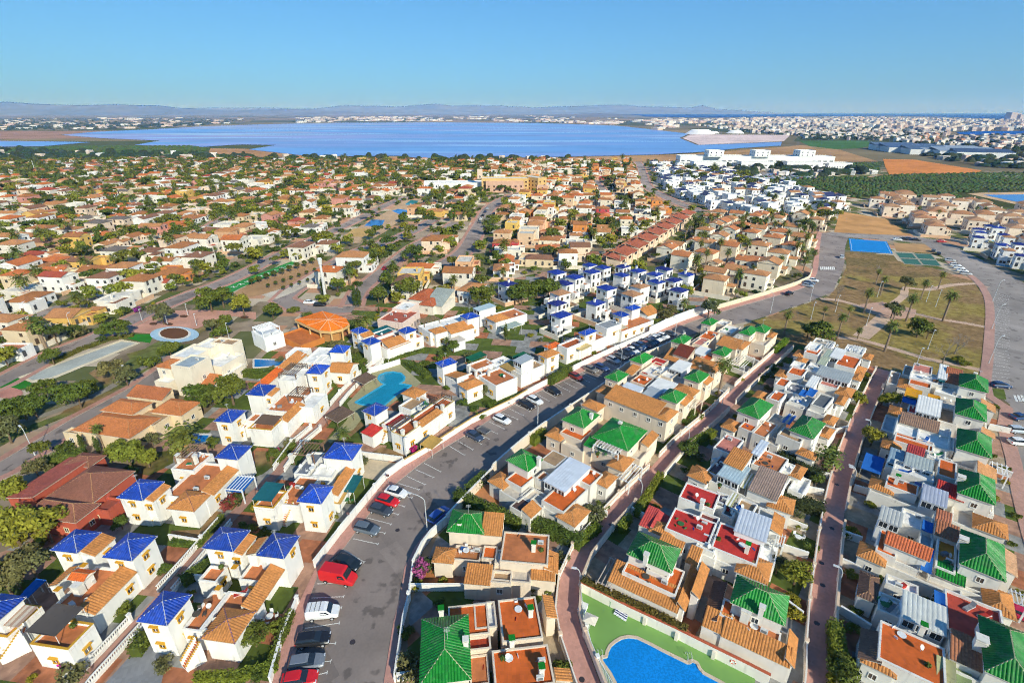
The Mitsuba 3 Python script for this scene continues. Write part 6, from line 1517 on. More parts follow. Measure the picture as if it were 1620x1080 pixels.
# ------------------------------------------------------------------ cars
def loft(secs, col, mb):
    """secs: (x, half width, z low, z high, shoulder)"""
    V = []
    for (x, w, z0, z1, sh) in secs:
        m = z0 + (z1 - z0) * .5
        V += [(x, -w * .86, z0), (x, -w, z0 + (m - z0) * .5), (x, -w, m + (z1 - m) * .4), (x, -w * sh, z1), (x, w * sh, z1), (x, w, m + (z1 - m) * .4), (x, w, z0 + (m - z0) * .5), (x, w * .86, z0)]
    n = len(secs)
    F = []
    for i in range(n - 1):
        for j in range(8):
            a, b, c, d = i * 8 + j, i * 8 + (j + 1) % 8, (i + 1) * 8 + (j + 1) % 8, (i + 1) * 8 + j
            F += [[a, b, c], [a, c, d]]
    for j in range(1, 7):
        F += [[0, j + 1, j], [(n - 1) * 8, (n - 1) * 8 + j, (n - 1) * 8 + j + 1]]
    return mb.add(V, F, col)


def car(label, c, ang, col, kind='hatch', s=1.0, detail=True, group='cars parked along the main road', name='parked_car'):
    """nose towards +u"""
    k = thing(name, label, 'van' if 'van' in kind else 'car', group, c, True)
    r = math.radians(ang)
    R = np.array([[math.cos(r), -math.sin(r), 0], [math.sin(r), math.cos(r), 0], [0, 0, 1]]) * s

    def put(nm, mb, bsdf, smooth=False):
        mb.V = [v @ R.T + (c[0], c[1], 0.022) for v in mb.V]
        return part(k, nm, mb, bsdf)
    gl = (.018, .024, .032)
    if kind == 'van':
        put('body', loft([(-2.6, .90, .45, 1.2, .95), (-2.55, .97, .35, 2.2, .90), (-2.3, .99, .3, 2.42, .86), (1.0, .99, .3, 2.42, .86), (1.25, .98, .3, 2.3, .84), (1.75, .97, .3, 1.42, .88), (2.45, .92, .32, 1.12, .86), (2.62, .80, .4, .85, .85)], col, MB()), 'enamel')
        m = MB().quad((1.29, -.78, 2.22), (1.76, -.84, 1.5), (1.76, .84, 1.5), (1.29, .78, 2.22), gl)
        m.V = [v + (.05, 0, .04) for v in m.V]
        put('windscreen', m, 'glass')
        for q in (-1, 1):
            put('side_window', MB().quad((.45, q * 1.0, 1.5), (1.6, q * .99, 1.5), (1.25, q * .97, 2.05), (.45, q * .985, 2.05), gl), 'glass')
        hw, L = .97, 1.6
    elif kind == 'smallvan':
        put('body', loft([(-2.1, .82, .45, 1.2, .95), (-2.05, .88, .32, 1.7, .88), (-1.8, .90, .3, 1.88, .84), (.35, .90, .3, 1.86, .84), (.7, .90, .3, 1.72, .82), (1.25, .89, .3, 1.15, .88), (1.95, .85, .32, .95, .85), (2.1, .74, .4, .75, .85)], col, MB()), 'enamel')
        m = MB().quad((.72, -.70, 1.68), (1.22, -.78, 1.22), (1.22, .78, 1.22), (.72, .70, 1.68), gl)
        m.V = [v + (.05, 0, .05) for v in m.V]
        put('windscreen', m, 'glass')
        for q in (-1, 1):
            put('side_window', MB().quad((-.1, q * .912, 1.2), (1.05, q * .905, 1.2), (.65, q * .85, 1.6), (-.1, q * .87, 1.6), gl), 'glass')
        for x in (-1.4, -.8, -.2):
            put('roof_bar', MB().box((x, 0), 90, .75, .03, 1.87, 1.93, (.1, .1, .1)), 'metal')
        hw, L = .88, 1.3
    else:
        rear = {'hatch': -1.7, 'estate': -2.0, 'saloon': -1.35}[kind]
        put('body', loft([(-2.08, .76, .42, .80, .92), (-1.98, .86, .30, .95, .90), (-1.2, .90, .26, 1.0, .90), (.9, .90, .26, .98, .90), (1.5, .87, .28, .90, .86), (2.0, .80, .32, .72, .84), (2.1, .66, .4, .6, .85)], col, MB()), 'enamel')
        put('window_band', loft([(rear - .12, .74, .93, 1.0, .9), (rear + .12, .78, .93, 1.34, .82), (-.6, .80, .93, 1.42, .78), (.15, .80, .93, 1.40, .78), (.95, .74, .93, 1.0, .9)], gl, MB()), 'glass')
        put('roof_panel', loft([(rear + .2, .60, 1.30, 1.40, .9), (-.7, .64, 1.36, 1.47, .9), (.0, .63, 1.36, 1.46, .9), (.28, .56, 1.28, 1.37, .9)], col, MB()), 'enamel')
        hw, L = .86, 1.28
    if detail:
        for x in (-L, L):
            for q in (-1, 1):
                w = put('wheel', MB().tube((x, q * (hw - .16), .31), (x, q * (hw + .03), .31), .31, (.02, .02, .02), 10), 'plaster')
                m = MB().tube((x, q * (hw - .1), .31), (x, q * (hw + .045), .31), .18, (.45, .45, .47), 8)
                m.V = [v @ R.T + (c[0], c[1], 0.022) for v in m.V]
                emit(num(w + '__rim'), m, 'metal')
        for q in (-1, 1):
            put('headlight', MB().box((2.0, q * .6), 0, .06, .17, .62, .76, (.6, .62, .65)), 'glass')
            put('tail_light', MB().box((-2.04 if 'van' not in kind else -2.08 - .5 * (kind == 'van'), q * .68), 0, .05, .14, .72, .92, (.4, .01, .01)), 'enamel')


def bay(px, py, along=0.0, z=.6, off=0.0):
    """place and heading of a car that stands in a bay, nose to the road"""
    c = ground(px, py, z)
    i = int(np.argmin(np.linalg.norm(KERB - c, axis=1)))
    i = min(max(i, 1), len(KERB) - 2)
    t = KERB[i + 1] - KERB[i - 1]
    return c, math.degrees(math.atan2(-t[0], t[1]))


SILV, BLK, WHT, REDC, GRYC, DBL = (.42, .43, .44), (.015, .015, .017), (.72, .72, .72), (.58, .015, .018), (.10, .11, .12), (.02, .04, .10)
for tag, p, col, kind, lab in [('f', (470, 528), WHT, 'saloon', 'white saloon car above the red car in the parking bays'), ('f', (395, 602), REDC, 'hatch', 'bright red hatchback between the white saloon and a dark grey car'), ('f', (337, 680), (.05, .06, .075), 'hatch', 'dark blue grey hatchback just below the bright red hatchback'), ('f', (220, 842), (.11, .14, .17), 'estate', 'grey blue estate car standing alone above the black car'),
                               ('e', (700, 52), (.012, .02, .026), 'hatch', 'black hatchback with shiny glass directly above the red van'), ('e', (625, 178), REDC, 'van', 'tall red delivery van in a roadside bay'), ('e', (492, 478), WHT, 'smallvan', 'small white van with roof bars below the red van'), ('e', (410, 705), BLK, 'estate', 'black estate car below the small white van'), ('e', (355, 900), (.16, .18, .21), 'estate', 'silver grey car between the black estate and the bottom red car'), ('e', (290, 1045), REDC, 'hatch', 'red car cut by the bottom edge of the picture'),
                               ('f', (1140, 50), (.04, .06, .10), 'saloon', 'dark blue saloon beside the low trailer'), ('A', (185, 556), WHT, 'hatch', 'white car alone between the trailer and the street lamp'), ('A', (397, 432), BLK, 'estate', 'black car parked against a white hatchback'), ('A', (465, 393), WHT, 'hatch', 'white hatchback tucked behind the black car'), ('A', (625, 312), BLK, 'saloon', 'black saloon alone beside empty bays'), ('A', (945, 128), (.20, .18, .16), 'saloon', 'bronze grey saloon at the edge of the tower shade'), ('A', (1035, 112), (.03, .06, .16), 'hatch', 'blue hatchback in the shade beside the bronze saloon'), ('A', (815, 190), (.25, .04, .03), 'hatch', 'dark red car half in shade below the bronze saloon')]:
    c, ang = bay(TAGS[tag][0] + p[0] / 5.4, TAGS[tag][1] + p[1] / 5.4)
    car(lab, c, ang, col, kind)
ORD = 'first second third fourth fifth sixth seventh eighth ninth tenth eleventh twelfth thirteenth fourteenth fifteenth'.split()
for i, (p, col) in enumerate(zip([(55, 372), (112, 342), (150, 325), (185, 308), (222, 292), (262, 270), (292, 248), (332, 240), (362, 222), (392, 212), (415, 192), (445, 182), (480, 168), (545, 150)], [SILV, GRYC, BLK, DBL, WHT, DBL, (.03, .07, .16), (.25, .08, .05), GRYC, DBL, WHT, SILV, WHT, GRYC])):
    c, ang = bay(TAGS['B'][0] + p[0] / 5.4, TAGS['B'][1] + p[1] / 5.4)
    car(f'{ORD[i]} car from the lamp in the tight row below the high white wall', c, ang, col, ['hatch', 'saloon', 'estate'][i % 3], detail=i < 9)
c, ang = bay(TAGS['f'][0] + 1215 / 5.4, TAGS['f'][1] + 2 / 5.4)
k = thing('trailer', 'low open grey trailer beside the dark blue saloon', 'trailer', None, c, True)
u, v = frame(ang)
part(k, 'bed', MB().box(c, ang, 1.4, .8, .45, .55, (.1, .1, .11)), 'metal')
for (m, nr, d, hl) in faces(c, ang, 1.4, .8):
    part(k, 'side_board', MB().box(m, math.degrees(math.atan2(d[1], d[0])), hl, .03, .553, .9, (.2, .2, .21)), 'metal')
for q in (-1, 1):
    part(k, 'wheel', MB().tube((*(c + v * q * .82), .3), (*(c + v * q * .98), .3), .3, (.02, .02, .02), 10), 'plaster')
EAST = 'cars along the east road and the courts'
for i, (tag, p, col, ang, lab) in enumerate([('m', (1425, 265), (.02, .05, .13), -10, 'dark blue car at the park end of the stripes in the east bays'), ('m', (1590, 535), (.02, .05, .14), 5, 'dark blue car beside the third green tower on the east road'), ('m', (1585, 648), (.45, .5, .55), -10, 'silver car above the white one on the east road'), ('m', (1592, 752), WHT, -10, 'white car at the kerb below the silver one on the east road'), ('o', (1590, 488), (.4, .01, .05), -40, 'crimson car behind the arched pergola frame'),
                                             ('t', (135, 95), BLK, 38, 'black car alone on the upper main road'), ('t', (250, 45), (.3, .33, .37), -40, 'silver car in the bay on the upper main road'), ('t', (285, 12), WHT, -40, 'white car in the bay on the upper main road'), ('t', (262, 30), (.1, .14, .2), -40, 'blue grey car between the silver and white cars on the upper road'), ('q', (475, 230), BLK, 0, 'black car in the sandy drive of the brown roofed villa'), ('r', (340, 152), WHT, 0, 'white car on the curving street by the cypresses'), ('r', (405, 167), BLK, 0, 'black car behind the white one on the curving street'),
                                             ('w', (1020, 836), WHT, -25, 'white car beside the dirt lot'), ('w', (1052, 834), BLK, -25, 'black car second beside the dirt lot'), ('w', (1078, 834), DBL, -25, 'blue car third beside the dirt lot'), ('w', (1110, 838), BLK, -25, 'black car fourth beside the dirt lot'), ('w', (1228, 845), (.5, .04, .04), -20, 'red car at the corner by the white estate wall'), ('w', (1190, 890), GRYC, 50, 'grey car beside the tennis courts'), ('w', (1215, 903), BLK, 50, 'black car beside the tennis courts'),
                                             ('w', (1270, 935), SILV, -30, 'first silver car of the bay row beyond the tennis courts'), ('w', (1295, 958), WHT, -30, 'second car of the bay row beyond the tennis courts'), ('w', (1312, 970), WHT, -30, 'third car of the bay row beyond the tennis courts'), ('w', (1328, 984), WHT, -30, 'fourth car of the bay row beyond the tennis courts'), ('w', (1345, 998), SILV, -30, 'fifth car of the bay row beyond the tennis courts'), ('w', (755, 918), (.5, .52, .55), 60, 'pale car beside the blue court end'),
                                             ('v', (655, 752), GRYC, 87, 'lowest parked car on the street towards the yellow hotel'), ('v', (662, 738), WHT, 87, 'second parked car on the street towards the yellow hotel'), ('v', (672, 722), BLK, 87, 'third parked car on the street towards the yellow hotel'), ('v', (683, 705), DBL, 80, 'fourth parked car on the street towards the yellow hotel'), ('v', (693, 690), SILV, 80, 'fifth parked car on the street towards the yellow hotel'), ('u', (1240, 940), DBL, 86, 'dark blue car on the long street above the green strip'), ('v', (208, 972), (.4, .02, .02), 80, 'red car on the street with the white garden wall'), ('f', (835, 720), (.05, .12, .40), 55, 'bright blue car under the blue shade by the lamp')]):
    car(lab, at(tag, p, .6), ang, col, ['hatch', 'saloon', 'estate'][i % 3], detail=i < 9, group=EAST)


# ------------------------------------------------------------------ lamps and signs
def lamp(label, c, h, reach, ang, arm='curve', col=(.55, .56, .56), group='street lamps'):
    k = thing('street_lamp', label, 'street lamp', group, c, True)
    u, _ = frame(ang)
    part(k, 'base', MB().tube((*c, 0), (*c, .5), .13, col, 8), 'metal')
    part(k, 'pole', MB().tube((*c, .5), (*c, h - (1.1 if reach else 0)), .085, col, 7, .06), 'metal')
    if reach:
        mb = MB()
        last = np.r_[c, h - 1.1]
        for i in range(1, 8):
            a = i / 7 * math.pi / 2
            q = np.r_[c + u * reach * (1 - math.cos(a)), h - 1.1 + 1.1 * math.sin(a)]
            mb.tube(last, q, .05, col, 6)
            last = q
        part(k, 'arm', mb, 'metal')
        hd = last
    else:
        hd = np.r_[c, h]
    part(k, 'lamp_head', MB().box(hd[:2] + u * .2, ang, .36 if reach else .2, .14 if reach else .2, hd[2] - .09, hd[2] + .07, (.62, .63, .64)), 'metal')


lamp('tall grey street lamp with a curved arm at the shaded roadside', ground(676, 839), 7.2, 2.4, 165)
for tag, p, h, r, a, lab in [('A', (488, 648), 6.8, .9, 160, 'street lamp beside the green tower roof on the main road'), ('i', (722, 478), 3.6, .7, 120, 'short lamp with a bent arm on the narrow path'), ('j', (196, 250), 3.4, .7, 170, 'short lamp at the pool fence corner'), ('B', (115, 470), 6.5, .8, 120, 'street lamp beside the upper parked row'), ('B', (578, 190), 6.5, .8, 130, 'street lamp at the head of the parked row'), ('l', (1450, 900), 3.6, .8, 150, 'short lamp halfway up the wide path'), ('k', (1325, 800), 3.6, .8, 150, 'short lamp near the foot of the wide path'), ('n', (150, 240), 3.6, .8, 140, 'short lamp beside the shaded yards of the wide path'), ('m', (280, 690), 3.6, .6, 160, 'short lamp beside the leafy tree on the wide path'), ('l', (45, 545), 3.6, .6, 140, 'short lamp below the green tower on the narrow path'), ('l', (335, 220), 3.6, .6, 140, 'short lamp in the upper shade of the narrow path'),
                             ('t', (270, 262), 6, 0, 0, 'park lamp beside the lower lawn palms'), ('t', (425, 215), 6, 0, 0, 'park lamp near the bare bush of the upper road'), ('t', (1060, 180), 6, 0, 0, 'park lamp left of the lone tall palm'), ('t', (1010, 450), 6, 0, 0, 'park lamp beside the big bare tree'), ('t', (620, 300), 6, 0, 0, 'park lamp beside the wide beige path'), ('t', (935, 560), 5.5, 0, 0, 'park lamp behind the terrace house roofs'), ('t', (1420, 150), 8, 1.4, 20, 'tall lamp at the parking stripes nearest the tennis courts'), ('t', (1395, 540), 8, 1.4, 20, 'tall lamp at the lower parking stripes'), ('t', (1415, 320), 8, 1.4, 20, 'tall lamp halfway along the parking stripes'), ('t', (265, 145), 7, 1.2, 120, 'street lamp on the upper main road bend'), ('t', (690, 120), 6, 0, 0, 'park lamp near the first tall palm row'), ('t', (1000, 150), 6, 0, 0, 'park lamp near the middle lawn palm'), ('t', (15, 220), 7, 1.0, 120, 'street lamp at the lower kerb of the upper road'), ('m', (1595, 400), 7, 1.2, 30, 'street lamp at the crossing stripes'),
                             ('a', (300, 215), 6.5, 1.0, 150, 'street lamp on the street behind the red villa'), ('q', (460, 340), 6, 0.8, 90, 'street lamp at the long street by the villas'), ('q', (1060, 290), 4, 0, 0, 'plaza lamp nearest the round blue bed'), ('q', (1190, 235), 4, 0, 0, 'plaza lamp at the upper rim of the pink plaza'), ('q', (1245, 300), 4, 0, 0, 'plaza lamp beside the dark bushes'), ('q', (900, 270), 4, 0, 0, 'plaza lamp at the street end'), ('b', (725, 360), 4.6, .8, 190, 'lamp beside the lane and the blue tower'), ('q', (1450, 380), 5, 0, 0, 'lamp behind the cream villa block'), ('q', (800, 640), 4, 0, 0, 'lamp above the scrubby slope'), ('D', (450, 900), 5.2, 0, 0, 'dark pole at the corner of the pool house lawn')]:
    lamp(lab, at(tag, p), h, r, a)
for tag, p, lab in (('f', (405, 470), 'round dark street sign beside the white saloon'), ('f', (70, 800), 'dark sign post beside the road wall gate')):
    c = at(tag, p)
    k = thing('road_sign', lab, 'sign', None, c, True)
    part(k, 'post', MB().tube((*c, 0), (*c, 2.3), .035, (.3, .3, .3), 5), 'metal')
    part(k, 'sign_panel', MB().tube((c[0], c[1] - .02, 2.2), (c[0], c[1] + .02, 2.2), .3, (.12, .06, .06), 12), 'metal')
MANH = MB()
for tag, p in (('f', (480, 855)), ('e', (745, 730)), ('i', (465, 700)), ('k', (1185, 595)), ('k', (1195, 785)), ('p', (1145, 462)), ('j', (218, 1050)), ('n', (20, 250)), ('k', (1275, 300)), ('A', (800, 770))):
    c = at(tag, p)
    MANH.prism([c + .36 * np.array([math.cos(t), math.sin(t)]) for t in np.arange(14) * math.pi / 7], .02, .058, (.05, .04, .04))
key = num('manhole_covers')
emit(key, MANH, 'metal')
labels[key] = {'kind': 'stuff', 'label': 'small dark manhole covers in the road and paths'}
# ------------------------------------------------------------------ trees
def sgroup(name, mb, bsdf):
    scene[name] = {'type': 'shapegroup', 'mesh': mikit.ply((np.vstack(mb.V), np.vstack(mb.F)), bsdf, uv=np.vstack(mb.C))}


def blob_shape(blobs):
    B = np.array(blobs, float)                  # x y z r squash
    wts = B[:, 3] ** 2
    wts /= wts.sum()

    def shp(g, n):
        i = g.choice(len(B), n, p=wts)
        d = g.normal(0, 1, (n, 3))
        d /= np.linalg.norm(d, axis=1, keepdims=True)
        d[:, 2] = np.where(d[:, 2] < -0.35, -d[:, 2], d[:, 2])
        rad = B[i, 3] * g.uniform(0.55, 1.06, n)
        return B[i, :3] + d * rad[:, None] * np.c_[np.ones(n), np.ones(n), B[i, 4]], d
    return shp


def crown(kind, seed, n, size, col):
    g = np.random.default_rng(seed)
    bl = []
    if kind == 'broad':
        for _ in range(13):
            a, r = g.uniform(0, 6.28), 1.25 * math.sqrt(g.uniform(0, 1))
            bl.append((math.cos(a) * r, math.sin(a) * r, 2.3 + g.uniform(-.7, .9) - .35 * r, g.uniform(.5, .95), .85))
    elif kind == 'pine':
        for _ in range(14):
            a, r = g.uniform(0, 6.28), 1.6 * math.sqrt(g.uniform(0, 1))
            bl.append((math.cos(a) * r, math.sin(a) * r, 2.9 + g.uniform(-.25, .35) - .2 * r, g.uniform(.5, .8), .6))
    elif kind == 'ball':
        for _ in range(8):
            d = g.normal(0, 1, 3); d /= np.linalg.norm(d)
            bl.append((*(d[:2] * .4), 1.9 + d[2] * .35, .75, .95))
    elif kind == 'cypress':
        for i in range(10):
            f = i / 9
            bl.append((g.normal(0, .05), g.normal(0, .05), .6 + 4.4 * f, .12 + .55 * math.sin(math.pi * (.25 + .7 * f)) ** 1.2, 1.5))
    elif kind == 'bush':
        for _ in range(9):
            a, r = g.uniform(0, 6.28), .9 * math.sqrt(g.uniform(0, 1))
            bl.append((math.cos(a) * r, math.sin(a) * r, .55 + g.uniform(-.2, .35), g.uniform(.4, .7), .9))
    return raw(MB(), *leaves(n, size, blob_shape(bl), seed, col))


def trunk(kind, seed, col=(.16, .11, .07)):
    g = np.random.default_rng(seed)
    mb = MB()
    h = {'broad': 1.6, 'pine': 2.5, 'ball': 1.3, 'cypress': .8, 'bush': .3}[kind]
    mb.tube((0, 0, 0), (0.05, .03, h), .13, col, 7, .08)
    if kind in ('broad', 'pine', 'ball'):
        for _ in range(5):
            a = g.uniform(0, 6.28)
            mb.tube((0.05, .03, h * g.uniform(.75, 1)), (math.cos(a) * .9, math.sin(a) * .9, h + g.uniform(.5, .9)), .06, col, 5, .025)
    return mb


def frond_crown(seed, n=38, L=2.0, h=6.0):
    g = np.random.default_rng(seed)
    V, F, C = [], [], []

    def addq(q, c):
        i = len(V)
        V.extend(q)
        F.extend([[i, i + 1, i + 2], [i, i + 2, i + 3]])
        C.extend([enc(c)] * 4)
    for k in range(n):
        a = k * 2.4 + g.normal(0, .15)
        el = math.radians(75 - 125 * (k / n) + g.normal(0, 6))
        dead = k > n * .86
        col = np.array((.20, .13, .05) if dead else (.095, .12, .024)) * g.uniform(.7, 1.35)
        p = np.array([0, 0, h])
        dr_ = np.array([math.cos(a), math.sin(a), 0])
        pts = [p]
        e = el
        for _ in range(5):
            p = p + L * .2 * (dr_ * math.cos(e) + np.array([0, 0, math.sin(e)]))
            e -= .30
            pts.append(p)
        sd = np.array([-math.sin(a), math.cos(a), 0])
        wd = [.03, .24, .32, .28, .18, .03]
        for i in range(5):
            for s in (-1, 1):
                o0, o1 = sd * s * wd[i] * L * .5 - np.array([0, 0, .10]) * wd[i] * 2, sd * s * wd[i + 1] * L * .5 - np.array([0, 0, .10]) * wd[i + 1] * 2
                addq([pts[i], pts[i] * .35 + pts[i + 1] * .65, (pts[i] * .35 + pts[i + 1] * .65) + o1, pts[i] + o0], col)
    mb = MB()
    raw(mb, np.array(V), np.array(F), np.array(C))
    return mb


def palm_trunk(h, seed):
    g = np.random.default_rng(seed)
    mb = MB()
    last, x = np.zeros(3), g.normal(0, .25, 2)
    for i in range(6):
        f = (i + 1) / 6
        q = np.array([0, 0, h * f])
        mb.tube(last, q, .26 - .08 * (f - 1 / 6), (.26, .19, .13), 7, .26 - .08 * f + .02)
        last = q
    return mb


LV = dict(broad=(.080, .105, .016), dark=(.052, .074, .014), light=(.15, .165, .020), olive=(.105, .108, .040), pine=(.085, .100, .017), gold=(.16, .155, .015))
for nm, kd, sd, n, sz, col in [('broad_a', 'broad', 1, 1500, .17, LV['broad']), ('broad_b', 'broad', 2, 1500, .17, LV['light']), ('broad_c', 'broad', 3, 1500, .17, LV['olive']), ('pine_a', 'pine', 4, 900, .19, LV['pine']), ('ball_a', 'ball', 5, 700, .15, LV['dark']), ('cypress_a', 'cypress', 6, 900, .15, LV['dark']), ('bush_a', 'bush', 7, 700, .15, LV['broad']), ('bush_b', 'bush', 8, 700, .15, LV['gold']), ('bush_c', 'bush', 9, 700, .15, LV['olive']),
                               ('broad_d', 'broad', 11, 420, .30, LV['broad']), ('broad_e', 'broad', 12, 420, .30, LV['light']), ('pine_b', 'pine', 13, 420, .30, LV['dark']), ('pine_c', 'pine', 14, 420, .30, LV['pine']), ('bush_d', 'bush', 15, 160, .30, LV['dark'])]:
    sgroup('leafset_' + nm, crown(kd, sd, n, sz, col), 'leaf')
    sgroup('stemset_' + nm, trunk(kd, sd), 'plaster')
for nm, sd, h in (('palm_a', 21, 6.5), ('palm_b', 22, 4.2), ('palm_c', 23, 2.2)):
    sgroup('leafset_' + nm, frond_crown(sd, 40, 2.1, h), 'leaf')
    sgroup('stemset_' + nm, palm_trunk(h, sd), 'plaster')


def inst(key, grp, c, s, sz, rot):
    scene[key] = {'type': 'instance', 'to_world': T4().translate([float(c[0]), float(c[1]), 0.0]).rotate([0, 0, 1], rot).scale([s, s, sz]), 'g': {'type': 'ref', 'id': grp}}


tree_xy = []


def tree(kind, c, s, label=None, sz=None, name=None, fixed=False, group='trees in the gardens and streets'):
    base = kind.split('_')[0]
    nm = name or {'broad': 'tree', 'pine': 'pine_tree', 'ball': 'clipped_tree', 'cypress': 'cypress_tree', 'bush': 'shrub', 'palm': 'palm_tree'}[base]
    lab = label or {'broad_a': 'mid green leafy tree', 'broad_b': 'light green leafy tree', 'broad_c': 'grey green tree', 'broad_d': 'dense green tree', 'broad_e': 'light green tree', 'pine_a': 'spreading umbrella pine', 'pine_b': 'dark umbrella pine', 'pine_c': 'green umbrella pine', 'ball_a': 'clipped round tree', 'cypress_a': 'tall dark cypress', 'bush_a': 'leafy green shrub', 'bush_b': 'yellowish green shrub', 'bush_c': 'olive grey shrub', 'bush_d': 'dark shrub', 'palm_a': 'tall fan palm', 'palm_b': 'middling fan palm', 'palm_c': 'low broad palm'}[kind]
    k = thing(nm, lab, 'palm' if base == 'palm' else 'shrub' if base == 'bush' else 'tree', group, c, fixed)
    rot = rnd.uniform(0, 360)
    inst(k + '__crown', 'leafset_' + kind, c, s, sz or s, rot)
    inst(k + '__trunk', 'stemset_' + kind, c, s, sz or s, rot)
    tree_xy.append(np.asarray(c, float))
    return k


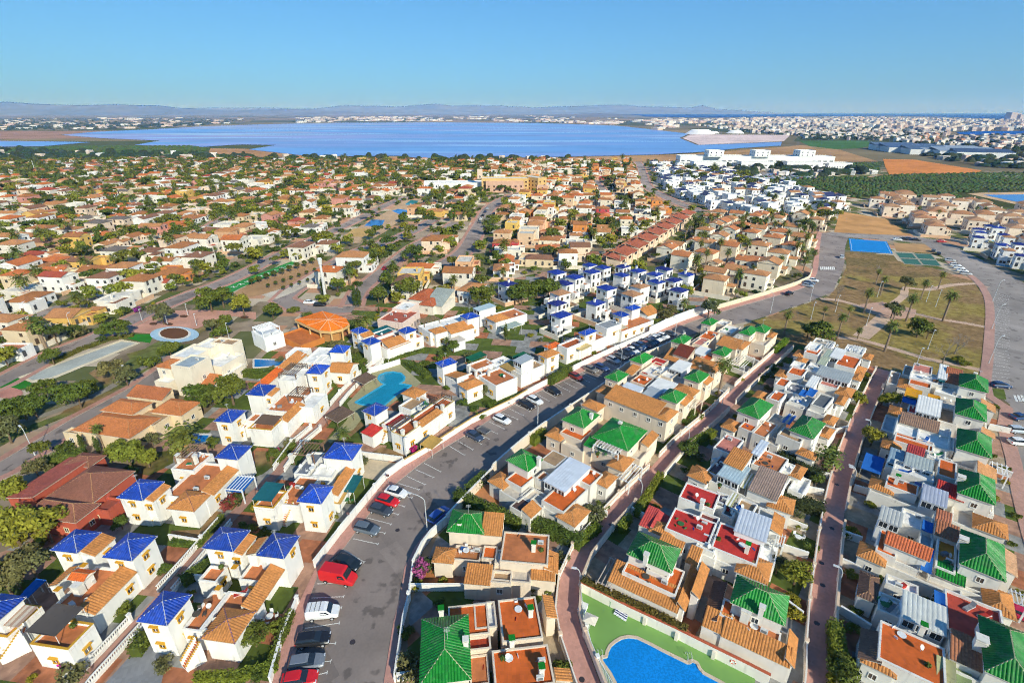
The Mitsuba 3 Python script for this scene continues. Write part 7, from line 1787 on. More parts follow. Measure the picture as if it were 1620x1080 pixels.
# trees surveyed one by one: (kind, tag, foot or crown middle, height at which that spot was read, scale)
for kind, tag, p, z, s in [('broad_a', 'q', (1290, 830), 0, 2.0), ('broad_a', 'q', (1480, 800), 0, 2.2), ('broad_c', 'q', (700, 570), 2, 1.7), ('broad_c', 'q', (785, 610), 2, 1.6), ('broad_a', 'q', (270, 690), 2, 1.5), ('broad_a', 'q', (400, 720), 2, 1.6), ('broad_a', 'q', (480, 735), 2, 1.8), ('broad_a', 'q', (530, 690), 2, 1.4), ('broad_a', 'q', (1070, 450), 2, 1.5), ('broad_c', 'q', (1335, 300), 2, 1.5), ('broad_a', 'q', (1420, 270), 2, 1.4), ('broad_a', 'q', (320, 490), 2, 1.4),
                           ('broad_a', 'q', (735, 310), 2, 1.9), ('broad_a', 'q', (645, 340), 2, 1.2), ('broad_c', 'q', (1015, 215), 2, 2.1), ('broad_a', 'q', (1320, 120), 2, 2.6), ('broad_a', 'q', (1400, 110), 2, 2.2), ('broad_b', 'q', (1530, 165), 2, 2.1), ('broad_a', 'q', (60, 830), 2, 1.9), ('broad_a', 'q', (130, 810), 2, 1.8), ('broad_a', 'q', (200, 800), 2, 1.7), ('broad_c', 'q', (30, 950), 2, 1.8), ('bush_a', 'q', (930, 510), 1, 2.2), ('bush_a', 'q', (1400, 320), 1, 2.4), ('bush_c', 'q', (480, 330), 1, 2.2), ('bush_a', 'q', (400, 340), 1, 1.6), ('bush_c', 'q', (640, 165), 1, 2.0), ('bush_b', 'q', (215, 255), 1, 1.6), ('palm_c', 'q', (1140, 985), 2.5, 2.0), ('palm_a', 'q', (610, 960), 6, .75),
                           ('broad_b', 'a', (1080, 200), 2, 1.7), ('broad_b', 'a', (1000, 170), 2, 1.3), ('broad_b', 'a', (1250, 230), 2, 1.2), ('broad_b', 'a', (90, 830), 2, 1.9), ('broad_b', 'a', (230, 820), 2, 2.0), ('broad_b', 'a', (380, 800), 2, 1.9), ('broad_b', 'a', (60, 520), 2, 1.6), ('broad_c', 'a', (300, 330), 2, 1.3), ('broad_c', 'a', (700, 790), 1, 1.0), ('cypress_a', 'a', (700, 120), 2, .8), ('cypress_a', 'a', (830, 140), 2, .8), ('broad_c', 'a', (1300, 110), 1, .9), ('bush_a', 'a', (200, 560), 1, 1.5), ('palm_c', 'b', (60, 70), 2.5, 1.7), ('broad_a', 'b', (370, 130), 1, .8), ('bush_b', 'b', (1400, 720), 1, .6),
                           ('broad_c', 'c', (270, 80), 1.5, 1.7), ('broad_c', 'c', (120, 170), 1.5, 1.6), ('broad_c', 'c', (50, 230), 1.5, 1.5), ('bush_a', 'c', (1050, 440), 1, .9), ('bush_c', 'c', (700, 800), .6, 1.0), ('bush_c', 'c', (600, 1040), .5, 1.4), ('bush_a', 'c', (1400, 90), .8, .8), ('broad_a', 'd', (1090, 690), 1.5, 1.1), ('bush_a', 'd', (1270, 590), .8, .9), ('bush_c', 'd', (320, 930), .5, .9), ('bush_a', 'd', (330, 100), .8, .8), ('bush_a', 'b', (800, 870), .5, .8), ('bush_a', 'b', (640, 840), .6, 1.2),
                           ('broad_a', 'r', (770, 95), 2, 1.8), ('broad_a', 'r', (960, 60), 2, 2.6), ('broad_a', 'r', (1430, 105), 2, 2.5), ('palm_b', 'r', (690, 250), 4.5, 1.6), ('palm_b', 'r', (640, 270), 4.5, 1.2), ('cypress_a', 'r', (632, 180), 0, 1.5), ('cypress_a', 'r', (657, 180), 0, 1.4), ('cypress_a', 'r', (1580, 395), 0, 1.1), ('cypress_a', 'r', (430, 110), 0, 1.5), ('bush_a', 'r', (420, 120), .8, 1.8), ('palm_c', 'r', (555, 1000), 1.5, 1.0), ('broad_a', 'r', (1250, 450), 1, 1.1), ('bush_a', 'r', (1180, 470), 1, 1.3), ('bush_a', 'r', (470, 660), 1, 1.2), ('bush_a', 'r', (1060, 530), 1, 1.3), ('bush_a', 'r', (1150, 500), 1, 1.1), ('palm_b', 'r', (1205, 400), 3.5, .7), ('bush_c', 'r', (500, 420), 1, 1.8),
                           ('broad_a', 'r', (100, 200), 2, 1.7), ('bush_a', 'r', (230, 190), 1, 1.7), ('bush_c', 'r', (320, 230), 1, 1.5), ('bush_a', 'D', (930, 400), 1, 1.1), ('bush_a', 'D', (1165, 415), 1, 1.2), ('bush_a', 'D', (1020, 470), .6, 1.0), ('broad_c', 'D', (1115, 310), 1.5, .9), ('bush_a', 'D', (800, 290), .5, .9), ('broad_c', 's', (1250, 190), 2, 1.9), ('broad_c', 's', (970, 235), 2, 1.6), ('broad_c', 's', (1010, 200), 2, 1.2), ('palm_b', 's', (1080, 240), 0, 1.2), ('broad_a', 's', (60, 80), 2, 2.6), ('broad_a', 's', (160, 60), 2, 2.2), ('broad_a', 's', (230, 60), 2, 2.4), ('broad_a', 's', (20, 110), 2, 1.8),
                           ('palm_a', 'B', (955, 680), 0, 1.3), ('bush_a', 'B', (760, 830), 1, 1.4), ('bush_a', 'B', (690, 900), .8, 1.0), ('palm_c', 'l', (1250, 700), 1.6, 1.6), ('broad_a', 'l', (1150, 870), 1.2, .7), ('broad_b', 'l', (1500, 165), 1.5, .9), ('broad_b', 'k', (975, 700), 1.5, 1.25), ('bush_b', 'k', (1030, 275), .8, .9), ('bush_b', 'k', (1455, 310), 1, 1.25), ('broad_c', 'k', (810, 640), 1.2, .9), ('bush_b', 'p', (950, 320), 1, 1.3), ('broad_b', 'm', (490, 400), 1.5, 1.1), ('broad_b', 'm', (410, 400), 1.5, .8), ('broad_b', 'm', (330, 720), 1.5, 1.2), ('bush_b', 'm', (1400, 620), .8, .8), ('bush_b', 'm', (200, 370), .8, 1.3), ('bush_b', 'C', (1200, 735), .8, 1.5),
                           ('bush_a', 'n', (380, 330), .8, 1.0), ('bush_a', 'n', (460, 380), .6, .8), ('broad_a', 'o', (60, 1000), 1.5, 1.1), ('bush_b', 'o', (130, 870), .8, .9), ('bush_b', 'o', (20, 1080), .8, 1.3), ('bush_c', 'g', (150, 940), 1, 1.55), ('bush_b', 'g', (200, 225), 1, 1.0), ('bush_a', 'g', (110, 640), .6, .9), ('bush_c', 'g', (1200, 250), .6, 1.0), ('bush_a', 'g', (1310, 260), .6, 1.0), ('broad_a', 'i', (1120, 60), 1.5, 1.1), ('bush_c', 'h', (1500, 500), .8, 1.5), ('bush_a', 'h', (1480, 590), .8, 1.0), ('bush_c', 'h', (1250, 870), .5, .8), ('bush_a', 'j', (50, 960), .6, 1.0), ('bush_c', 'i', (330, 610), .8, 1.4), ('bush_a', 'l', (410, 480), .8, 1.1), ('bush_a', 'C', (290, 410), .8, 1.2), ('bush_a', 'C', (190, 510), .8, 1.0), ('bush_b', 'C', (1300, 490), .8, 1.1),
                           ('palm_a', 't', (100, 355), 0, 1.01), ('palm_a', 't', (345, 270), 0, 0.65), ('palm_a', 't', (500, 275), 0, 0.71), ('palm_a', 't', (440, 370), 0, 1.0), ('palm_a', 't', (605, 222), 0, 1.16), ('palm_a', 't', (708, 112), 0, 1.0), ('palm_a', 't', (965, 135), 0, 1.0), ('palm_a', 't', (872, 275), 0, 1.24), ('palm_a', 't', (1105, 272), 0, 1.36), ('palm_a', 't', (780, 300), 0, 0.85), ('palm_a', 't', (737, 465), 0, 1.24), ('palm_b', 't', (565, 385), 0, .7), ('palm_a', 't', (1075, 70), 0, 0.94), ('palm_a', 't', (680, 40), 0, 0.83), ('broad_a', 't', (320, 345), 1.8, 2.3), ('broad_a', 't', (260, 330), 1.8, 1.4), ('broad_c', 't', (805, 165), 3, 1.7), ('broad_a', 't', (980, 265), 3, 1.9), ('broad_c', 't', (1030, 310), 3, 1.3), ('broad_c', 't', (880, 25), 2, 1.7)]:
    c = at(tag, p, z * s if kind[:4] != 'palm' or z else 0)
    tree(kind, c, s)
# bare winter trees
def bare(label, c, h, seed):
    g = np.random.default_rng(seed)
    k = thing('bare_tree', label, 'tree', None, c, True)
    mb, tw = MB(), MB()

    def grow(p, d, L, r, lev):
        q = p + d * L
        (mb if lev < 2 else tw).tube(p, q, r, (.24, .20, .16), 5 if lev < 2 else 3, r * .65)
        if lev < 5:
            for _ in range(3 if lev < 4 else 2):
                e = d + g.normal(0, .42, 3) + (0, 0, .12)
                grow(q, e / np.linalg.norm(e), L * g.uniform(.62, .8), r * .6, lev + 1)
    grow(np.r_[c, 0.0], np.array([.02, 0, 1.0]), h * .3, .2, 0)
    part(k, 'trunk', mb, 'plaster')
    part(k, 'twigs', tw, 'plaster', kind='stuff')


bare('large bare winter tree at the lower edge of the palm park', at('t', (1100, 545)), 9, 3)
bare('second bare winter tree behind the big bare one', at('t', (1180, 480)), 7.5, 4)
bare('pale bare bush beside the upper main road', at('t', (425, 150)), 7, 5)
bare('small bare tree by the blue court grass', at('w', (930, 1010)), 6, 6)
tree('bush_b', at('t', (1200, 520), .8), 1.5)
tree('bush_b', at('t', (1260, 540), .8), 1.2)
# flowering bushes
for lab, tag, p, s, col in [('magenta bougainvillea on the white wall under the grey awning', 'c', (600, 890), 1.0, (.40, .01, .26)), ('pink bougainvillea bush at the corner of the chequered patio', 'g', (270, 90), 1.5, (.26, .06, .16)), ('red magenta bougainvillea climbing the pool house front', 'D', (520, 800), 1.0, (.35, .01, .12)), ('dark red flowering bush beside the blue pergola', 'b', (520, 610), 1.5, (.13, .03, .025)), ('magenta flowers on the small balcony by the narrow path', 'A', (1415, 890), .7, (.4, .01, .2)), ('purple bougainvillea beside the street of the plaza', 'q', (880, 195), 1.4, (.16, .02, .16)), ('pink potted flowers below the middle white tower', 'b', (920, 165), .5, (.4, .02, .14))]:
    c = at(tag, p, .8 * s)
    k = thing('bougainvillea', lab, 'shrub', None, c, True)
    g = np.random.default_rng(len(used))
    mb = raw(MB(), *leaves(520, .13 * s + .03, blob_shape([(c[0] + g.normal(0, .5) * s, c[1] + g.normal(0, .5) * s, s * (.5 + .5 * g.random()), .55 * s, 1) for _ in range(7)]), len(used), col))
    raw(mb, *leaves(260, .13 * s + .03, blob_shape([(c[0] + g.normal(0, .5) * s, c[1] + g.normal(0, .5) * s, s * (.4 + .4 * g.random()), .5 * s, 1) for _ in range(5)]), len(used) + 1, (.05, .08, .02)))
    emit(k, mb, 'leaf')

# shrubs of the near gardens and yards, and things standing on the terraces
for px_poly, n, kinds in [([(-60, 1080), (-60, 900), (180, 760), (330, 650), (480, 500), (700, 470), (860, 440), (1080, 470), (960, 560), (740, 672), (610, 755), (500, 890), (420, 1080)], 74, ['bush_a', 'bush_c', 'bush_b', 'broad_a', 'cypress_a']), ([(650, 1090), (660, 960), (700, 850), (1000, 580), (1230, 540), (950, 850), (905, 1090)], 22, ['bush_a', 'bush_b']), ([(930, 900), (1240, 570), (1390, 590), (1320, 780), (1285, 960)], 26, ['bush_a', 'bush_b', 'bush_c']), ([(1400, 600), (1560, 610), (1600, 700), (1620, 1080), (1320, 1080), (1350, 780)], 26, ['bush_a', 'bush_b'])]:
    pg = shapely.Polygon([tuple(ground(*p)) for p in px_poly])
    b4 = pg.bounds
    k = tries = 0
    while k < n and tries < 5000:
        tries += 1
        x = np.array([rnd.uniform(b4[0], b4[2]), rnd.uniform(b4[1], b4[3])])
        if pg.contains(shapely.Point(*x)) and not taken(x, 0, .5, .5):
            kd = rnd.choice(kinds)
            tree(kd, x, rnd.uniform(.5, 1.0) * (.8 if kd[0] != 'b' or kd[1] == 'r' else 1), group='shrubs of the near gardens')
            block(corners(x, 0, .6, .6))
            k += 1


def table_set(x, z, rr, col):
    k = thing('garden_table', f'{col[0]} garden table', 'table', 'garden tables on terraces', x)
    part(k, 'table_top', MB().prism([x + .5 * np.array([math.cos(t), math.sin(t)]) for t in np.arange(12) * math.pi / 6], z + .68, z + .73, col[1]), 'plaster')
    part(k, 'leg', MB().tube((*x, z), (*x, z + .68), .05, (.3, .3, .3), 5), 'metal')
    for i in range(rr.randint(2, 4)):
        a = i * 1.57 + rr.uniform(0, .5)
        y = x + .85 * np.array([math.cos(a), math.sin(a)])
        q = thing('garden_chair', f'{col[0]} garden chair at a table', 'chair', 'garden chairs on terraces', y)
        ang = math.degrees(a)
        part(q, 'seat', MB().box(y, ang, .22, .22, z + .4, z + .45, col[1]), 'plaster')
        part(q, 'backrest', MB().box(y + .21 * np.array([math.cos(a), math.sin(a)]), ang, .025, .22, z + .45, z + .9, col[1]), 'plaster')
        for s in (-.18, .18):
            for t in (-.18, .18):
                uu, vv = frame(ang)
                part(q, 'leg', MB().box(y + uu * s + vv * t, ang, .02, .02, z, z + .4, col[1], False), 'plaster')


for tag, p, z in [('d', (610, 520), 2.98), ('b', (240, 250), 3.35), ('b', (1210, 350), 3.1), ('r', (230, 800), 3.2), ('D', (620, 450), 3.98), ('A', (1050, 850), 3.5), ('A', (1140, 840), 3.5), ('g', (1000, 900), 3.8), ('g', (1080, 480), 4.0), ('i', (1060, 720), 3.6), ('k', (500, 470), 3.6), ('p', (600, 520), 3.3), ('j', (760, 200), 3.5), ('n', (700, 130), 3.8), ('o', (560, 700), 3.5), ('o', (420, 440), 2.7), ('h', (420, 840), 2.8), ('B', (430, 480), 4.2), ('l', (700, 740), 3.5), ('C', (1150, 250), 3.5), ('m', (780, 220), 3.9), ('b', (1510, 620), .02), ('d', (1230, 540), .02), ('k', (980, 400), .02)]:
    table_set(at(tag, p, z), z + .03, rnd, rnd.choice([('white', (.75, .75, .74)), ('white', (.75, .75, .74)), ('dark', (.08, .07, .06)), ('green', (.05, .16, .06))]))
for tag, p, z in [('b', (1010, 520), 3.1), ('b', (950, 560), 3.1), ('b', (880, 590), 4.2), ('c', (640, 620), 3.6), ('d', (820, 120), 3.0), ('i', (1390, 390), 3.6), ('i', (1290, 560), 3.6), ('g', (950, 900), 3.8), ('h', (1060, 840), 3.8), ('m', (1300, 590), .1), ('n', (640, 400), .1), ('A', (1000, 880), 3.5), ('r', (1330, 540), 3.2), ('D', (500, 560), 4.0), ('s', (330, 400), 3.3), ('d', (560, 390), 3.0), ('d', (1150, 320), 3.0), ('k', (300, 420), 3.6), ('o', (780, 960), 3.5), ('l', (420, 700), 3.3)]:
    x = at(tag, p, z)
    k = thing('potted_plant', rnd.choice(['small potted plant', 'bushy potted plant']), 'plant', 'potted plants on terraces', x)
    part(k, 'pot', MB().tube((*x, z), (*x, z + .4), .16, (.40, .13, .06), 8, .22), 'plaster')
    mb = raw(MB(), *leaves(130, .12, blob_shape([(x[0], x[1], z + .7, .38, 1)]), len(used), (.06, .10, .02)))
    emit(num(k + '__foliage'), mb, 'leaf')


BOXC = [('white', (.7, .7, .68)), ('green', (.03, .2, .08)), ('blue', (.03, .12, .4)), ('brown', (.22, .12, .07)), ('grey', (.25, .25, .26)), ('red', (.45, .04, .03))]
for tag, p, z in [('g', (1180, 900), 3.8), ('g', (1040, 960), 3.8), ('g', (1000, 560), 4.0), ('g', (1180, 640), 4.0), ('g', (720, 980), 2.9), ('h', (900, 830), 3.8), ('h', (820, 700), 3.8), ('h', (400, 820), 2.8), ('h', (900, 240), 3.3), ('h', (1480, 220), 3.3), ('A', (780, 690), 3.5), ('A', (1020, 810), 3.5), ('B', (280, 580), 3.9), ('B', (330, 500), 4.2), ('B', (560, 480), 4.2), ('B', (840, 250), 4.1), ('B', (860, 190), 3.7), ('B', (1020, 120), 3.7), ('C', (520, 480), 3.5), ('C', (380, 590), 3.5), ('C', (700, 250), 3.7), ('C', (1060, 360), 3.9), ('C', (1120, 370), 3.9), ('C', (560, 790), 3.1), ('C', (900, 620), 3.1), ('C', (700, 420), 3.9), ('l', (520, 430), 3.1), ('l', (690, 470), 3.1), ('l', (760, 180), 3.2), ('l', (340, 610), 3.5), ('l', (720, 760), 3.5), ('l', (270, 700), 3.1), ('l', (980, 220), 2.8), ('i', (1150, 510), 3.6), ('i', (1050, 660), 3.6), ('i', (1120, 760), 3.6), ('i', (1350, 480), 3.4), ('k', (420, 470), 3.6), ('k', (560, 520), 3.6), ('k', (480, 140), 3.1), ('k', (400, 150), 2.9), ('j', (860, 220), 3.5), ('p', (520, 480), 3.3), ('p', (680, 560), 3.3),
                  ('m', (720, 260), 3.4), ('m', (860, 240), 3.9), ('m', (640, 490), 3.1), ('m', (600, 760), 3.4), ('m', (880, 870), 3.6), ('m', (780, 750), 3.8), ('n', (560, 280), 3.4), ('n', (920, 140), 3.6), ('n', (940, 860), 3.7), ('n', (960, 930), 3.7), ('n', (600, 150), 3.8), ('n', (440, 820), 3.4), ('n', (1200, 440), 2.8), ('o', (480, 700), 3.5), ('o', (700, 920), 3.5), ('o', (1150, 450), 3.7), ('o', (1280, 520), 3.7), ('o', (580, 270), 2.9), ('o', (480, 460), 2.7), ('d', (700, 400), 3.0), ('d', (980, 330), 3.0), ('b', (180, 300), 3.4), ('b', (1040, 480), 3.1), ('c', (620, 430), 3.0), ('D', (560, 480), 4.0), ('D', (1260, 190), 3.7), ('D', (1020, 170), 3.5), ('r', (150, 820), 3.2)]:
    x = at(tag, p, z) + (0, .1)
    z += .035
    cn, cc = rnd.choice(BOXC)
    ang = rnd.uniform(-45, 45)
    if rnd.random() < .5:
        k = thing('storage_box', f'small {cn} storage box', 'box', 'storage boxes on terraces', x)
        part(k, 'body', MB().box(x, ang, .45, .25, z, z + .5, cc), 'plaster')
        part(k, 'lid', MB().box(x, ang, .48, .28, z + .503, z + .56, [q * .8 for q in cc]), 'plaster')
    else:
        k = thing('sun_lounger', f'{cn} cushioned sun lounger', 'sun lounger', 'sun loungers on terraces', x)
        u, v = frame(ang)
        part(k, 'frame', MB().box(x, ang, .9, .3, z + .2, z + .27, (.7, .7, .7)), 'plaster')
        part(k, 'cushion', MB().box(x - u * .2, ang, .68, .28, z + .273, z + .34, cc), 'plaster')
        m = MB()
        a, b = x + u * .5, x + u * .9
        m.quad(np.r_[a - v * .28, z + .3], np.r_[a + v * .28, z + .3], np.r_[b + v * .28, z + .75], np.r_[b - v * .28, z + .75], cc).quad(np.r_[b - v * .28, z + .72], np.r_[b + v * .28, z + .72], np.r_[a + v * .28, z + .27], np.r_[a - v * .28, z + .27], cc)
        part(k, 'backrest', m, 'plaster')
        for s in (-.8, .8):
            part(k, 'leg', MB().box(x + u * s, ang, .03, .28, z, z + .2, (.6, .6, .6)), 'plaster')

# clipped trees of the street strip
for row, (a, b, n) in enumerate([((1195, 1048), (1520, 935), 9), ((1265, 1062), (1560, 962), 8), ((1330, 1075), (1600, 990), 7)]):
    for i in range(n):
        f = (i + .4 * row * .5) / n
        c = at('u', (a[0] + (b[0] - a[0]) * f, a[1] + (b[1] - a[1]) * f), .8)
        tree('ball_a', c, 1.05 + .25 * rnd.random() if row == 0 else .75)


# ------------------------------------------------------------------ villas of the middle distance
def villa(c, ang, rr, st):
    """meshes of one house: [(part name, mesh, material)]"""
    u, v = frame(ang)
    out = []
    wall = st['wall']
    hu, hv = st['hu'], st['hv']
    z = st['z']

    def block_(n, cc, a, b, zz, roof, rc):
        w, r = MB(), MB()
        w.box(cc, ang, a, b, 0, zz, wall, False)
        o = .3
        E = [np.r_[cc - u * (a + o) - v * (b + o), zz], np.r_[cc + u * (a + o) - v * (b + o), zz], np.r_[cc + u * (a + o) + v * (b + o), zz], np.r_[cc - u * (a + o) + v * (b + o), zz]]
        if roof == 'flat':
            w.box(cc, ang, a, b, zz, zz + .001, wall)
            for (m, nr, d, hl) in faces(cc, ang, a, b):
                w.box(m - nr * .12, math.degrees(math.atan2(d[1], d[0])), hl, .12, zz, zz + .55, wall)
            r.box(cc, ang, a - .25, b - .25, zz + .01, zz + .06, rc)
        else:
            rise = .34 * (min(a, b) + o)
            lu, q, p_ = (u, a + o, b + o) if a >= b else (v, b + o, a + o)
            k_ = q - p_ if roof == 'hip' else q
            R0, R1 = np.r_[cc - lu * k_, zz + rise], np.r_[cc + lu * k_, zz + rise]
            if a < b:
                E = [E[1], E[2], E[3], E[0]]
            r.quad(E[0], E[1], R1, R0, rc).quad(E[2], E[3], R0, R1, rc)
            if roof == 'hip':
                r.add([E[1], E[2], R1], [[0, 1, 2]], rc).add([E[3], E[0], R0], [[0, 1, 2]], rc)
            else:
                w.add([E[1] - np.r_[lu * o, 0], E[2] - np.r_[lu * o, 0], R1 - np.r_[lu * o, 0]], [[0, 1, 2]], wall).add([E[3] + np.r_[lu * o, 0], E[0] + np.r_[lu * o, 0], R0 + np.r_[lu * o, 0]], [[0, 1, 2]], wall)
            r.quad(E[3], E[2], E[1], E[0], (.5, .45, .38))
        out.append((n[0], w, 'plaster'))
        out.append((n[1], r, ('tile' if roof != 'flat' else 'terrace_tile') if rc[2] < rc[0] * .9 or roof == 'flat' else 'glazed_tile'))
        for (m, nr, d, hl) in faces(cc, ang, a, b):
            if np.dot(nr, -cc) < .15 * np.linalg.norm(cc):
                continue
            for lv in range(1 if zz < 4.6 else 2):
                for s in np.linspace(-hl, hl, max(2, int(hl / 1.4)) + 1)[:-1] + hl / max(2, int(hl / 1.4)):
                    if rr.random() < .3:
                        continue
                    wz = 1.0 + lv * 2.9
                    g = MB()
                    g.box(m + d * s + nr * .02, math.degrees(math.atan2(d[1], d[0])), .5, .03, wz, wz + rr.choice([1.1, 1.1, 1.7]), rr.choice([(.05, .055, .06), (.10, .07, .05), (.08, .08, .08)]))
                    out.append(('window', g, 'glass'))
    block_(('wall', 'roof'), c, hu, hv, z, st['roof'], st['rc'])
    if st.get('wing3'):
        s3 = rr.choice((-1, 1))
        block_(('wing', 'wing_roof'), c + u * s3 * (hu + 1.5) + v * hv * rr.uniform(-.4, .4), 1.7, hv * rr.uniform(.4, .7), 2.6, 'flat', rr.choice([(.60, .56, .5), (.46, .2, .1), (.5, .34, .22)]))
    s = rr.choice((-1, 1))
    a2, b2 = hu * rr.uniform(.45, .7), hv * rr.uniform(.4, .6)
    c2 = c + u * s * (hu - a2 * .3) - v * (hv + b2 * .55)
    block_(('wing', 'wing_roof'), c2, a2, b2, st['z2'], st['roof2'], st['rc2'])
    if rr.random() < .5:
        m = MB()
        cc = c + u * hu * rr.uniform(-.6, .6) + v * hv * rr.uniform(-.3, .3)
        m.box(cc, ang, .3, .3, z - .3, z + 1.7, wall).box(cc, ang, .38, .38, z + 1.7, z + 1.82, st['rc'])
        out.append(('chimney', m, 'plaster'))
    return out


T1, T2, T3, T4c, T5 = (.36, .145, .052), (.50, .145, .042), (.24, .115, .065), (.45, .20, .08), (.36, .075, .04)
STYLES = {
    'villa': dict(w=[(.74, .69, .60), (.78, .76, .72), (.70, .55, .36), (.62, .36, .20), (.72, .56, .42), (.66, .42, .12), (.74, .68, .58), (.60, .28, .22), (.62, .24, .07)], wn=['cream', 'white', 'sand coloured', 'ochre', 'peach', 'yellow', 'pale', 'pink', 'orange'], ww=[5, 7, 4, 1.2, 3, 1.6, 4, .9, .8],
                  r=[T1, T2, T3, T4c, T5, (.58, .53, .46), (.16, .13, .11)], rn=['brown', 'terracotta', 'dark brown', 'tawny', 'red', 'flat pale', 'charcoal'], rw=[5, 2.6, 3.4, 4, .9, 2.6, 1.2], size=(3.8, 6.2, 3.0, 4.8), tall=.38, step=(15.5, 16.5), fill=.84, tree=.75),
    'estate': dict(w=[(.76, .69, .56), (.74, .62, .46)], wn=['cream', 'sandy'], ww=[3, 2], r=[(.44, .20, .085), (.46, .17, .065)], rn=['orange brown', 'orange'], rw=[3, 2], size=(3.4, 4.6, 3.2, 4.2), tall=.85, step=(9.8, 10.6), fill=.97, tree=.5),
    'white': dict(w=[(.82, .81, .79), (.80, .77, .70)], wn=['bright white', 'white'], ww=[4, 1], r=[(.05, .06, .12), (.5, .5, .5), (.40, .2, .1), (.04, .05, .13)], rn=['dark blue', 'flat grey', 'brown', 'deep blue'], rw=[2, 4, 2, 1.5], size=(3.2, 4.4, 3.0, 4.2), tall=.8, step=(10.5, 11), fill=.95, tree=.18),
    'mixed': dict(w=[(.78, .74, .68), (.74, .64, .5), (.70, .5, .32), (.72, .42, .26), (.45, .07, .07), (.66, .26, .07), (.68, .44, .12)], wn=['white', 'cream', 'sand coloured', 'salmon', 'crimson', 'orange', 'yellow'], ww=[6, 4, 2, 1, .5, .9, .8], r=[T1, T2, T4c, (.5, .47, .42)], rn=['brown', 'terracotta', 'tawny', 'flat pale'], rw=[3, 3, 3, 2], size=(3.4, 5.2, 3.0, 4.4), tall=.55, step=(12, 12.5), fill=.94, tree=.4),
    'pink': dict(w=[(.78, .64, .50), (.80, .72, .62)], wn=['peach', 'cream'], ww=[2, 1], r=[(.44, .24, .13), (.42, .2, .1)], rn=['tawny', 'orange brown'], rw=[1, 1], size=(4.2, 5.6, 3.6, 4.6), tall=1, step=(12, 12), fill=.95, tree=.3),
    'blue': dict(w=[(.80, .78, .75)], wn=['white'], ww=[1], r=[(.02, .025, .16), (.02, .04, .26), (.4, .2, .1)], rn=['dark blue', 'deep blue', 'brown'], rw=[3, 3, 1], size=(1.9, 2.6, 2.0, 2.8), tall=.95, step=(8.2, 8.2), fill=.95, tree=.12)}


def pick(rr, a, w):
    i = rr.choices(range(len(a)), w)[0]
    return i


import shapely
cands = []


def district(px, style, ang, seed):
    S = STYLES[style]
    g = shapely.Polygon([tuple(ground(*p)) for p in px]).buffer(0)
    rr = random.Random(seed)
    u, v = frame(ang)
    x0, y0, x1, y1 = g.bounds
    D = math.hypot(x1 - x0, y1 - y0)
    o = np.array([(x0 + x1) / 2, (y0 + y1) / 2])
    du, dv = S['step']
    nu, nv = int(D / du / 2) + 1, int(D / dv / 2) + 1
    for i in range(-nu, nu + 1):
        for j in range(-nv, nv + 1):
            c = o + u * (i * du + rr.uniform(-1.3, 1.3) + (2.2 if j % 4 == 0 else 0)) + v * (j * dv + rr.uniform(-1.3, 1.3))
            if not g.contains(shapely.Point(*c)):
                continue
            px_, py_ = seen(*c)
            if not -70 < px_ < 1690:
                continue
            cands.append((float(np.hypot(*c)), c, ang + rr.uniform(-4, 4) + rr.choice([0, 90]), style, rr.random(), rr.randrange(1 << 30)))
    if style in ('villa', 'mixed', 'estate'):
        for _ in range(int(g.area / 55)):
            c = np.array([rr.uniform(x0, x1), rr.uniform(y0, y1)])
            if g.contains(shapely.Point(*c)) and -70 < seen(*c)[0] < 1690:
                cands.append((float(np.hypot(*c)) + 6, c, ang + rr.uniform(-4, 4) + rr.choice([0, 90]), style, rr.random(), rr.randrange(1 << 30)))


district([(100, 800), (-100, 640), (-100, 500), (-100, 262), (110, 260), (330, 254), (480, 257), (650, 256), (780, 256), (770, 300), (745, 340), (740, 400), (800, 400), (1000, 385), (1000, 425), (930, 425), (860, 432), (720, 455), (640, 470), (570, 480), (440, 480), (230, 520), (90, 590)], 'villa', 86, 1)
district([(775, 258), (1015, 256), (1025, 300), (1060, 345), (1000, 385), (800, 400), (745, 395), (750, 330), (790, 310)], 'mixed', 80, 2)
district([(1030, 262), (1110, 262), (1180, 285), (1262, 302), (1335, 322), (1325, 340), (1290, 345), (1180, 345), (1060, 325), (1030, 295)], 'white', 12, 3)
district([(1075, 350), (1180, 345), (1300, 345), (1318, 352), (1300, 366), (1290, 430), (1268, 442), (1200, 462), (1130, 485), (1120, 430), (1010, 425), (1010, 395)], 'estate', 52, 4)
district([(1372, 322), (1425, 312), (1560, 330), (1760, 350), (1760, 430), (1640, 402), (1490, 376), (1420, 362), (1385, 346)], 'pink', -25, 5)
district([(1508, 384), (1560, 374), (1640, 398), (1760, 430), (1760, 520), (1625, 446)], 'blue', -28, 6)
district([(800, 470), (905, 440), (1015, 438), (1090, 452), (1105, 470), (1060, 496), (1000, 500), (930, 535), (880, 560), (850, 545), (760, 540), (745, 525)], 'blue', -50, 7)
district([(560, 490), (640, 470), (740, 450), (800, 462), (730, 480), (640, 492)], 'villa', -20, 8)
district([(-90, 560), (20, 530), (80, 545), (0, 600), (-90, 620)], 'villa', -12, 9)

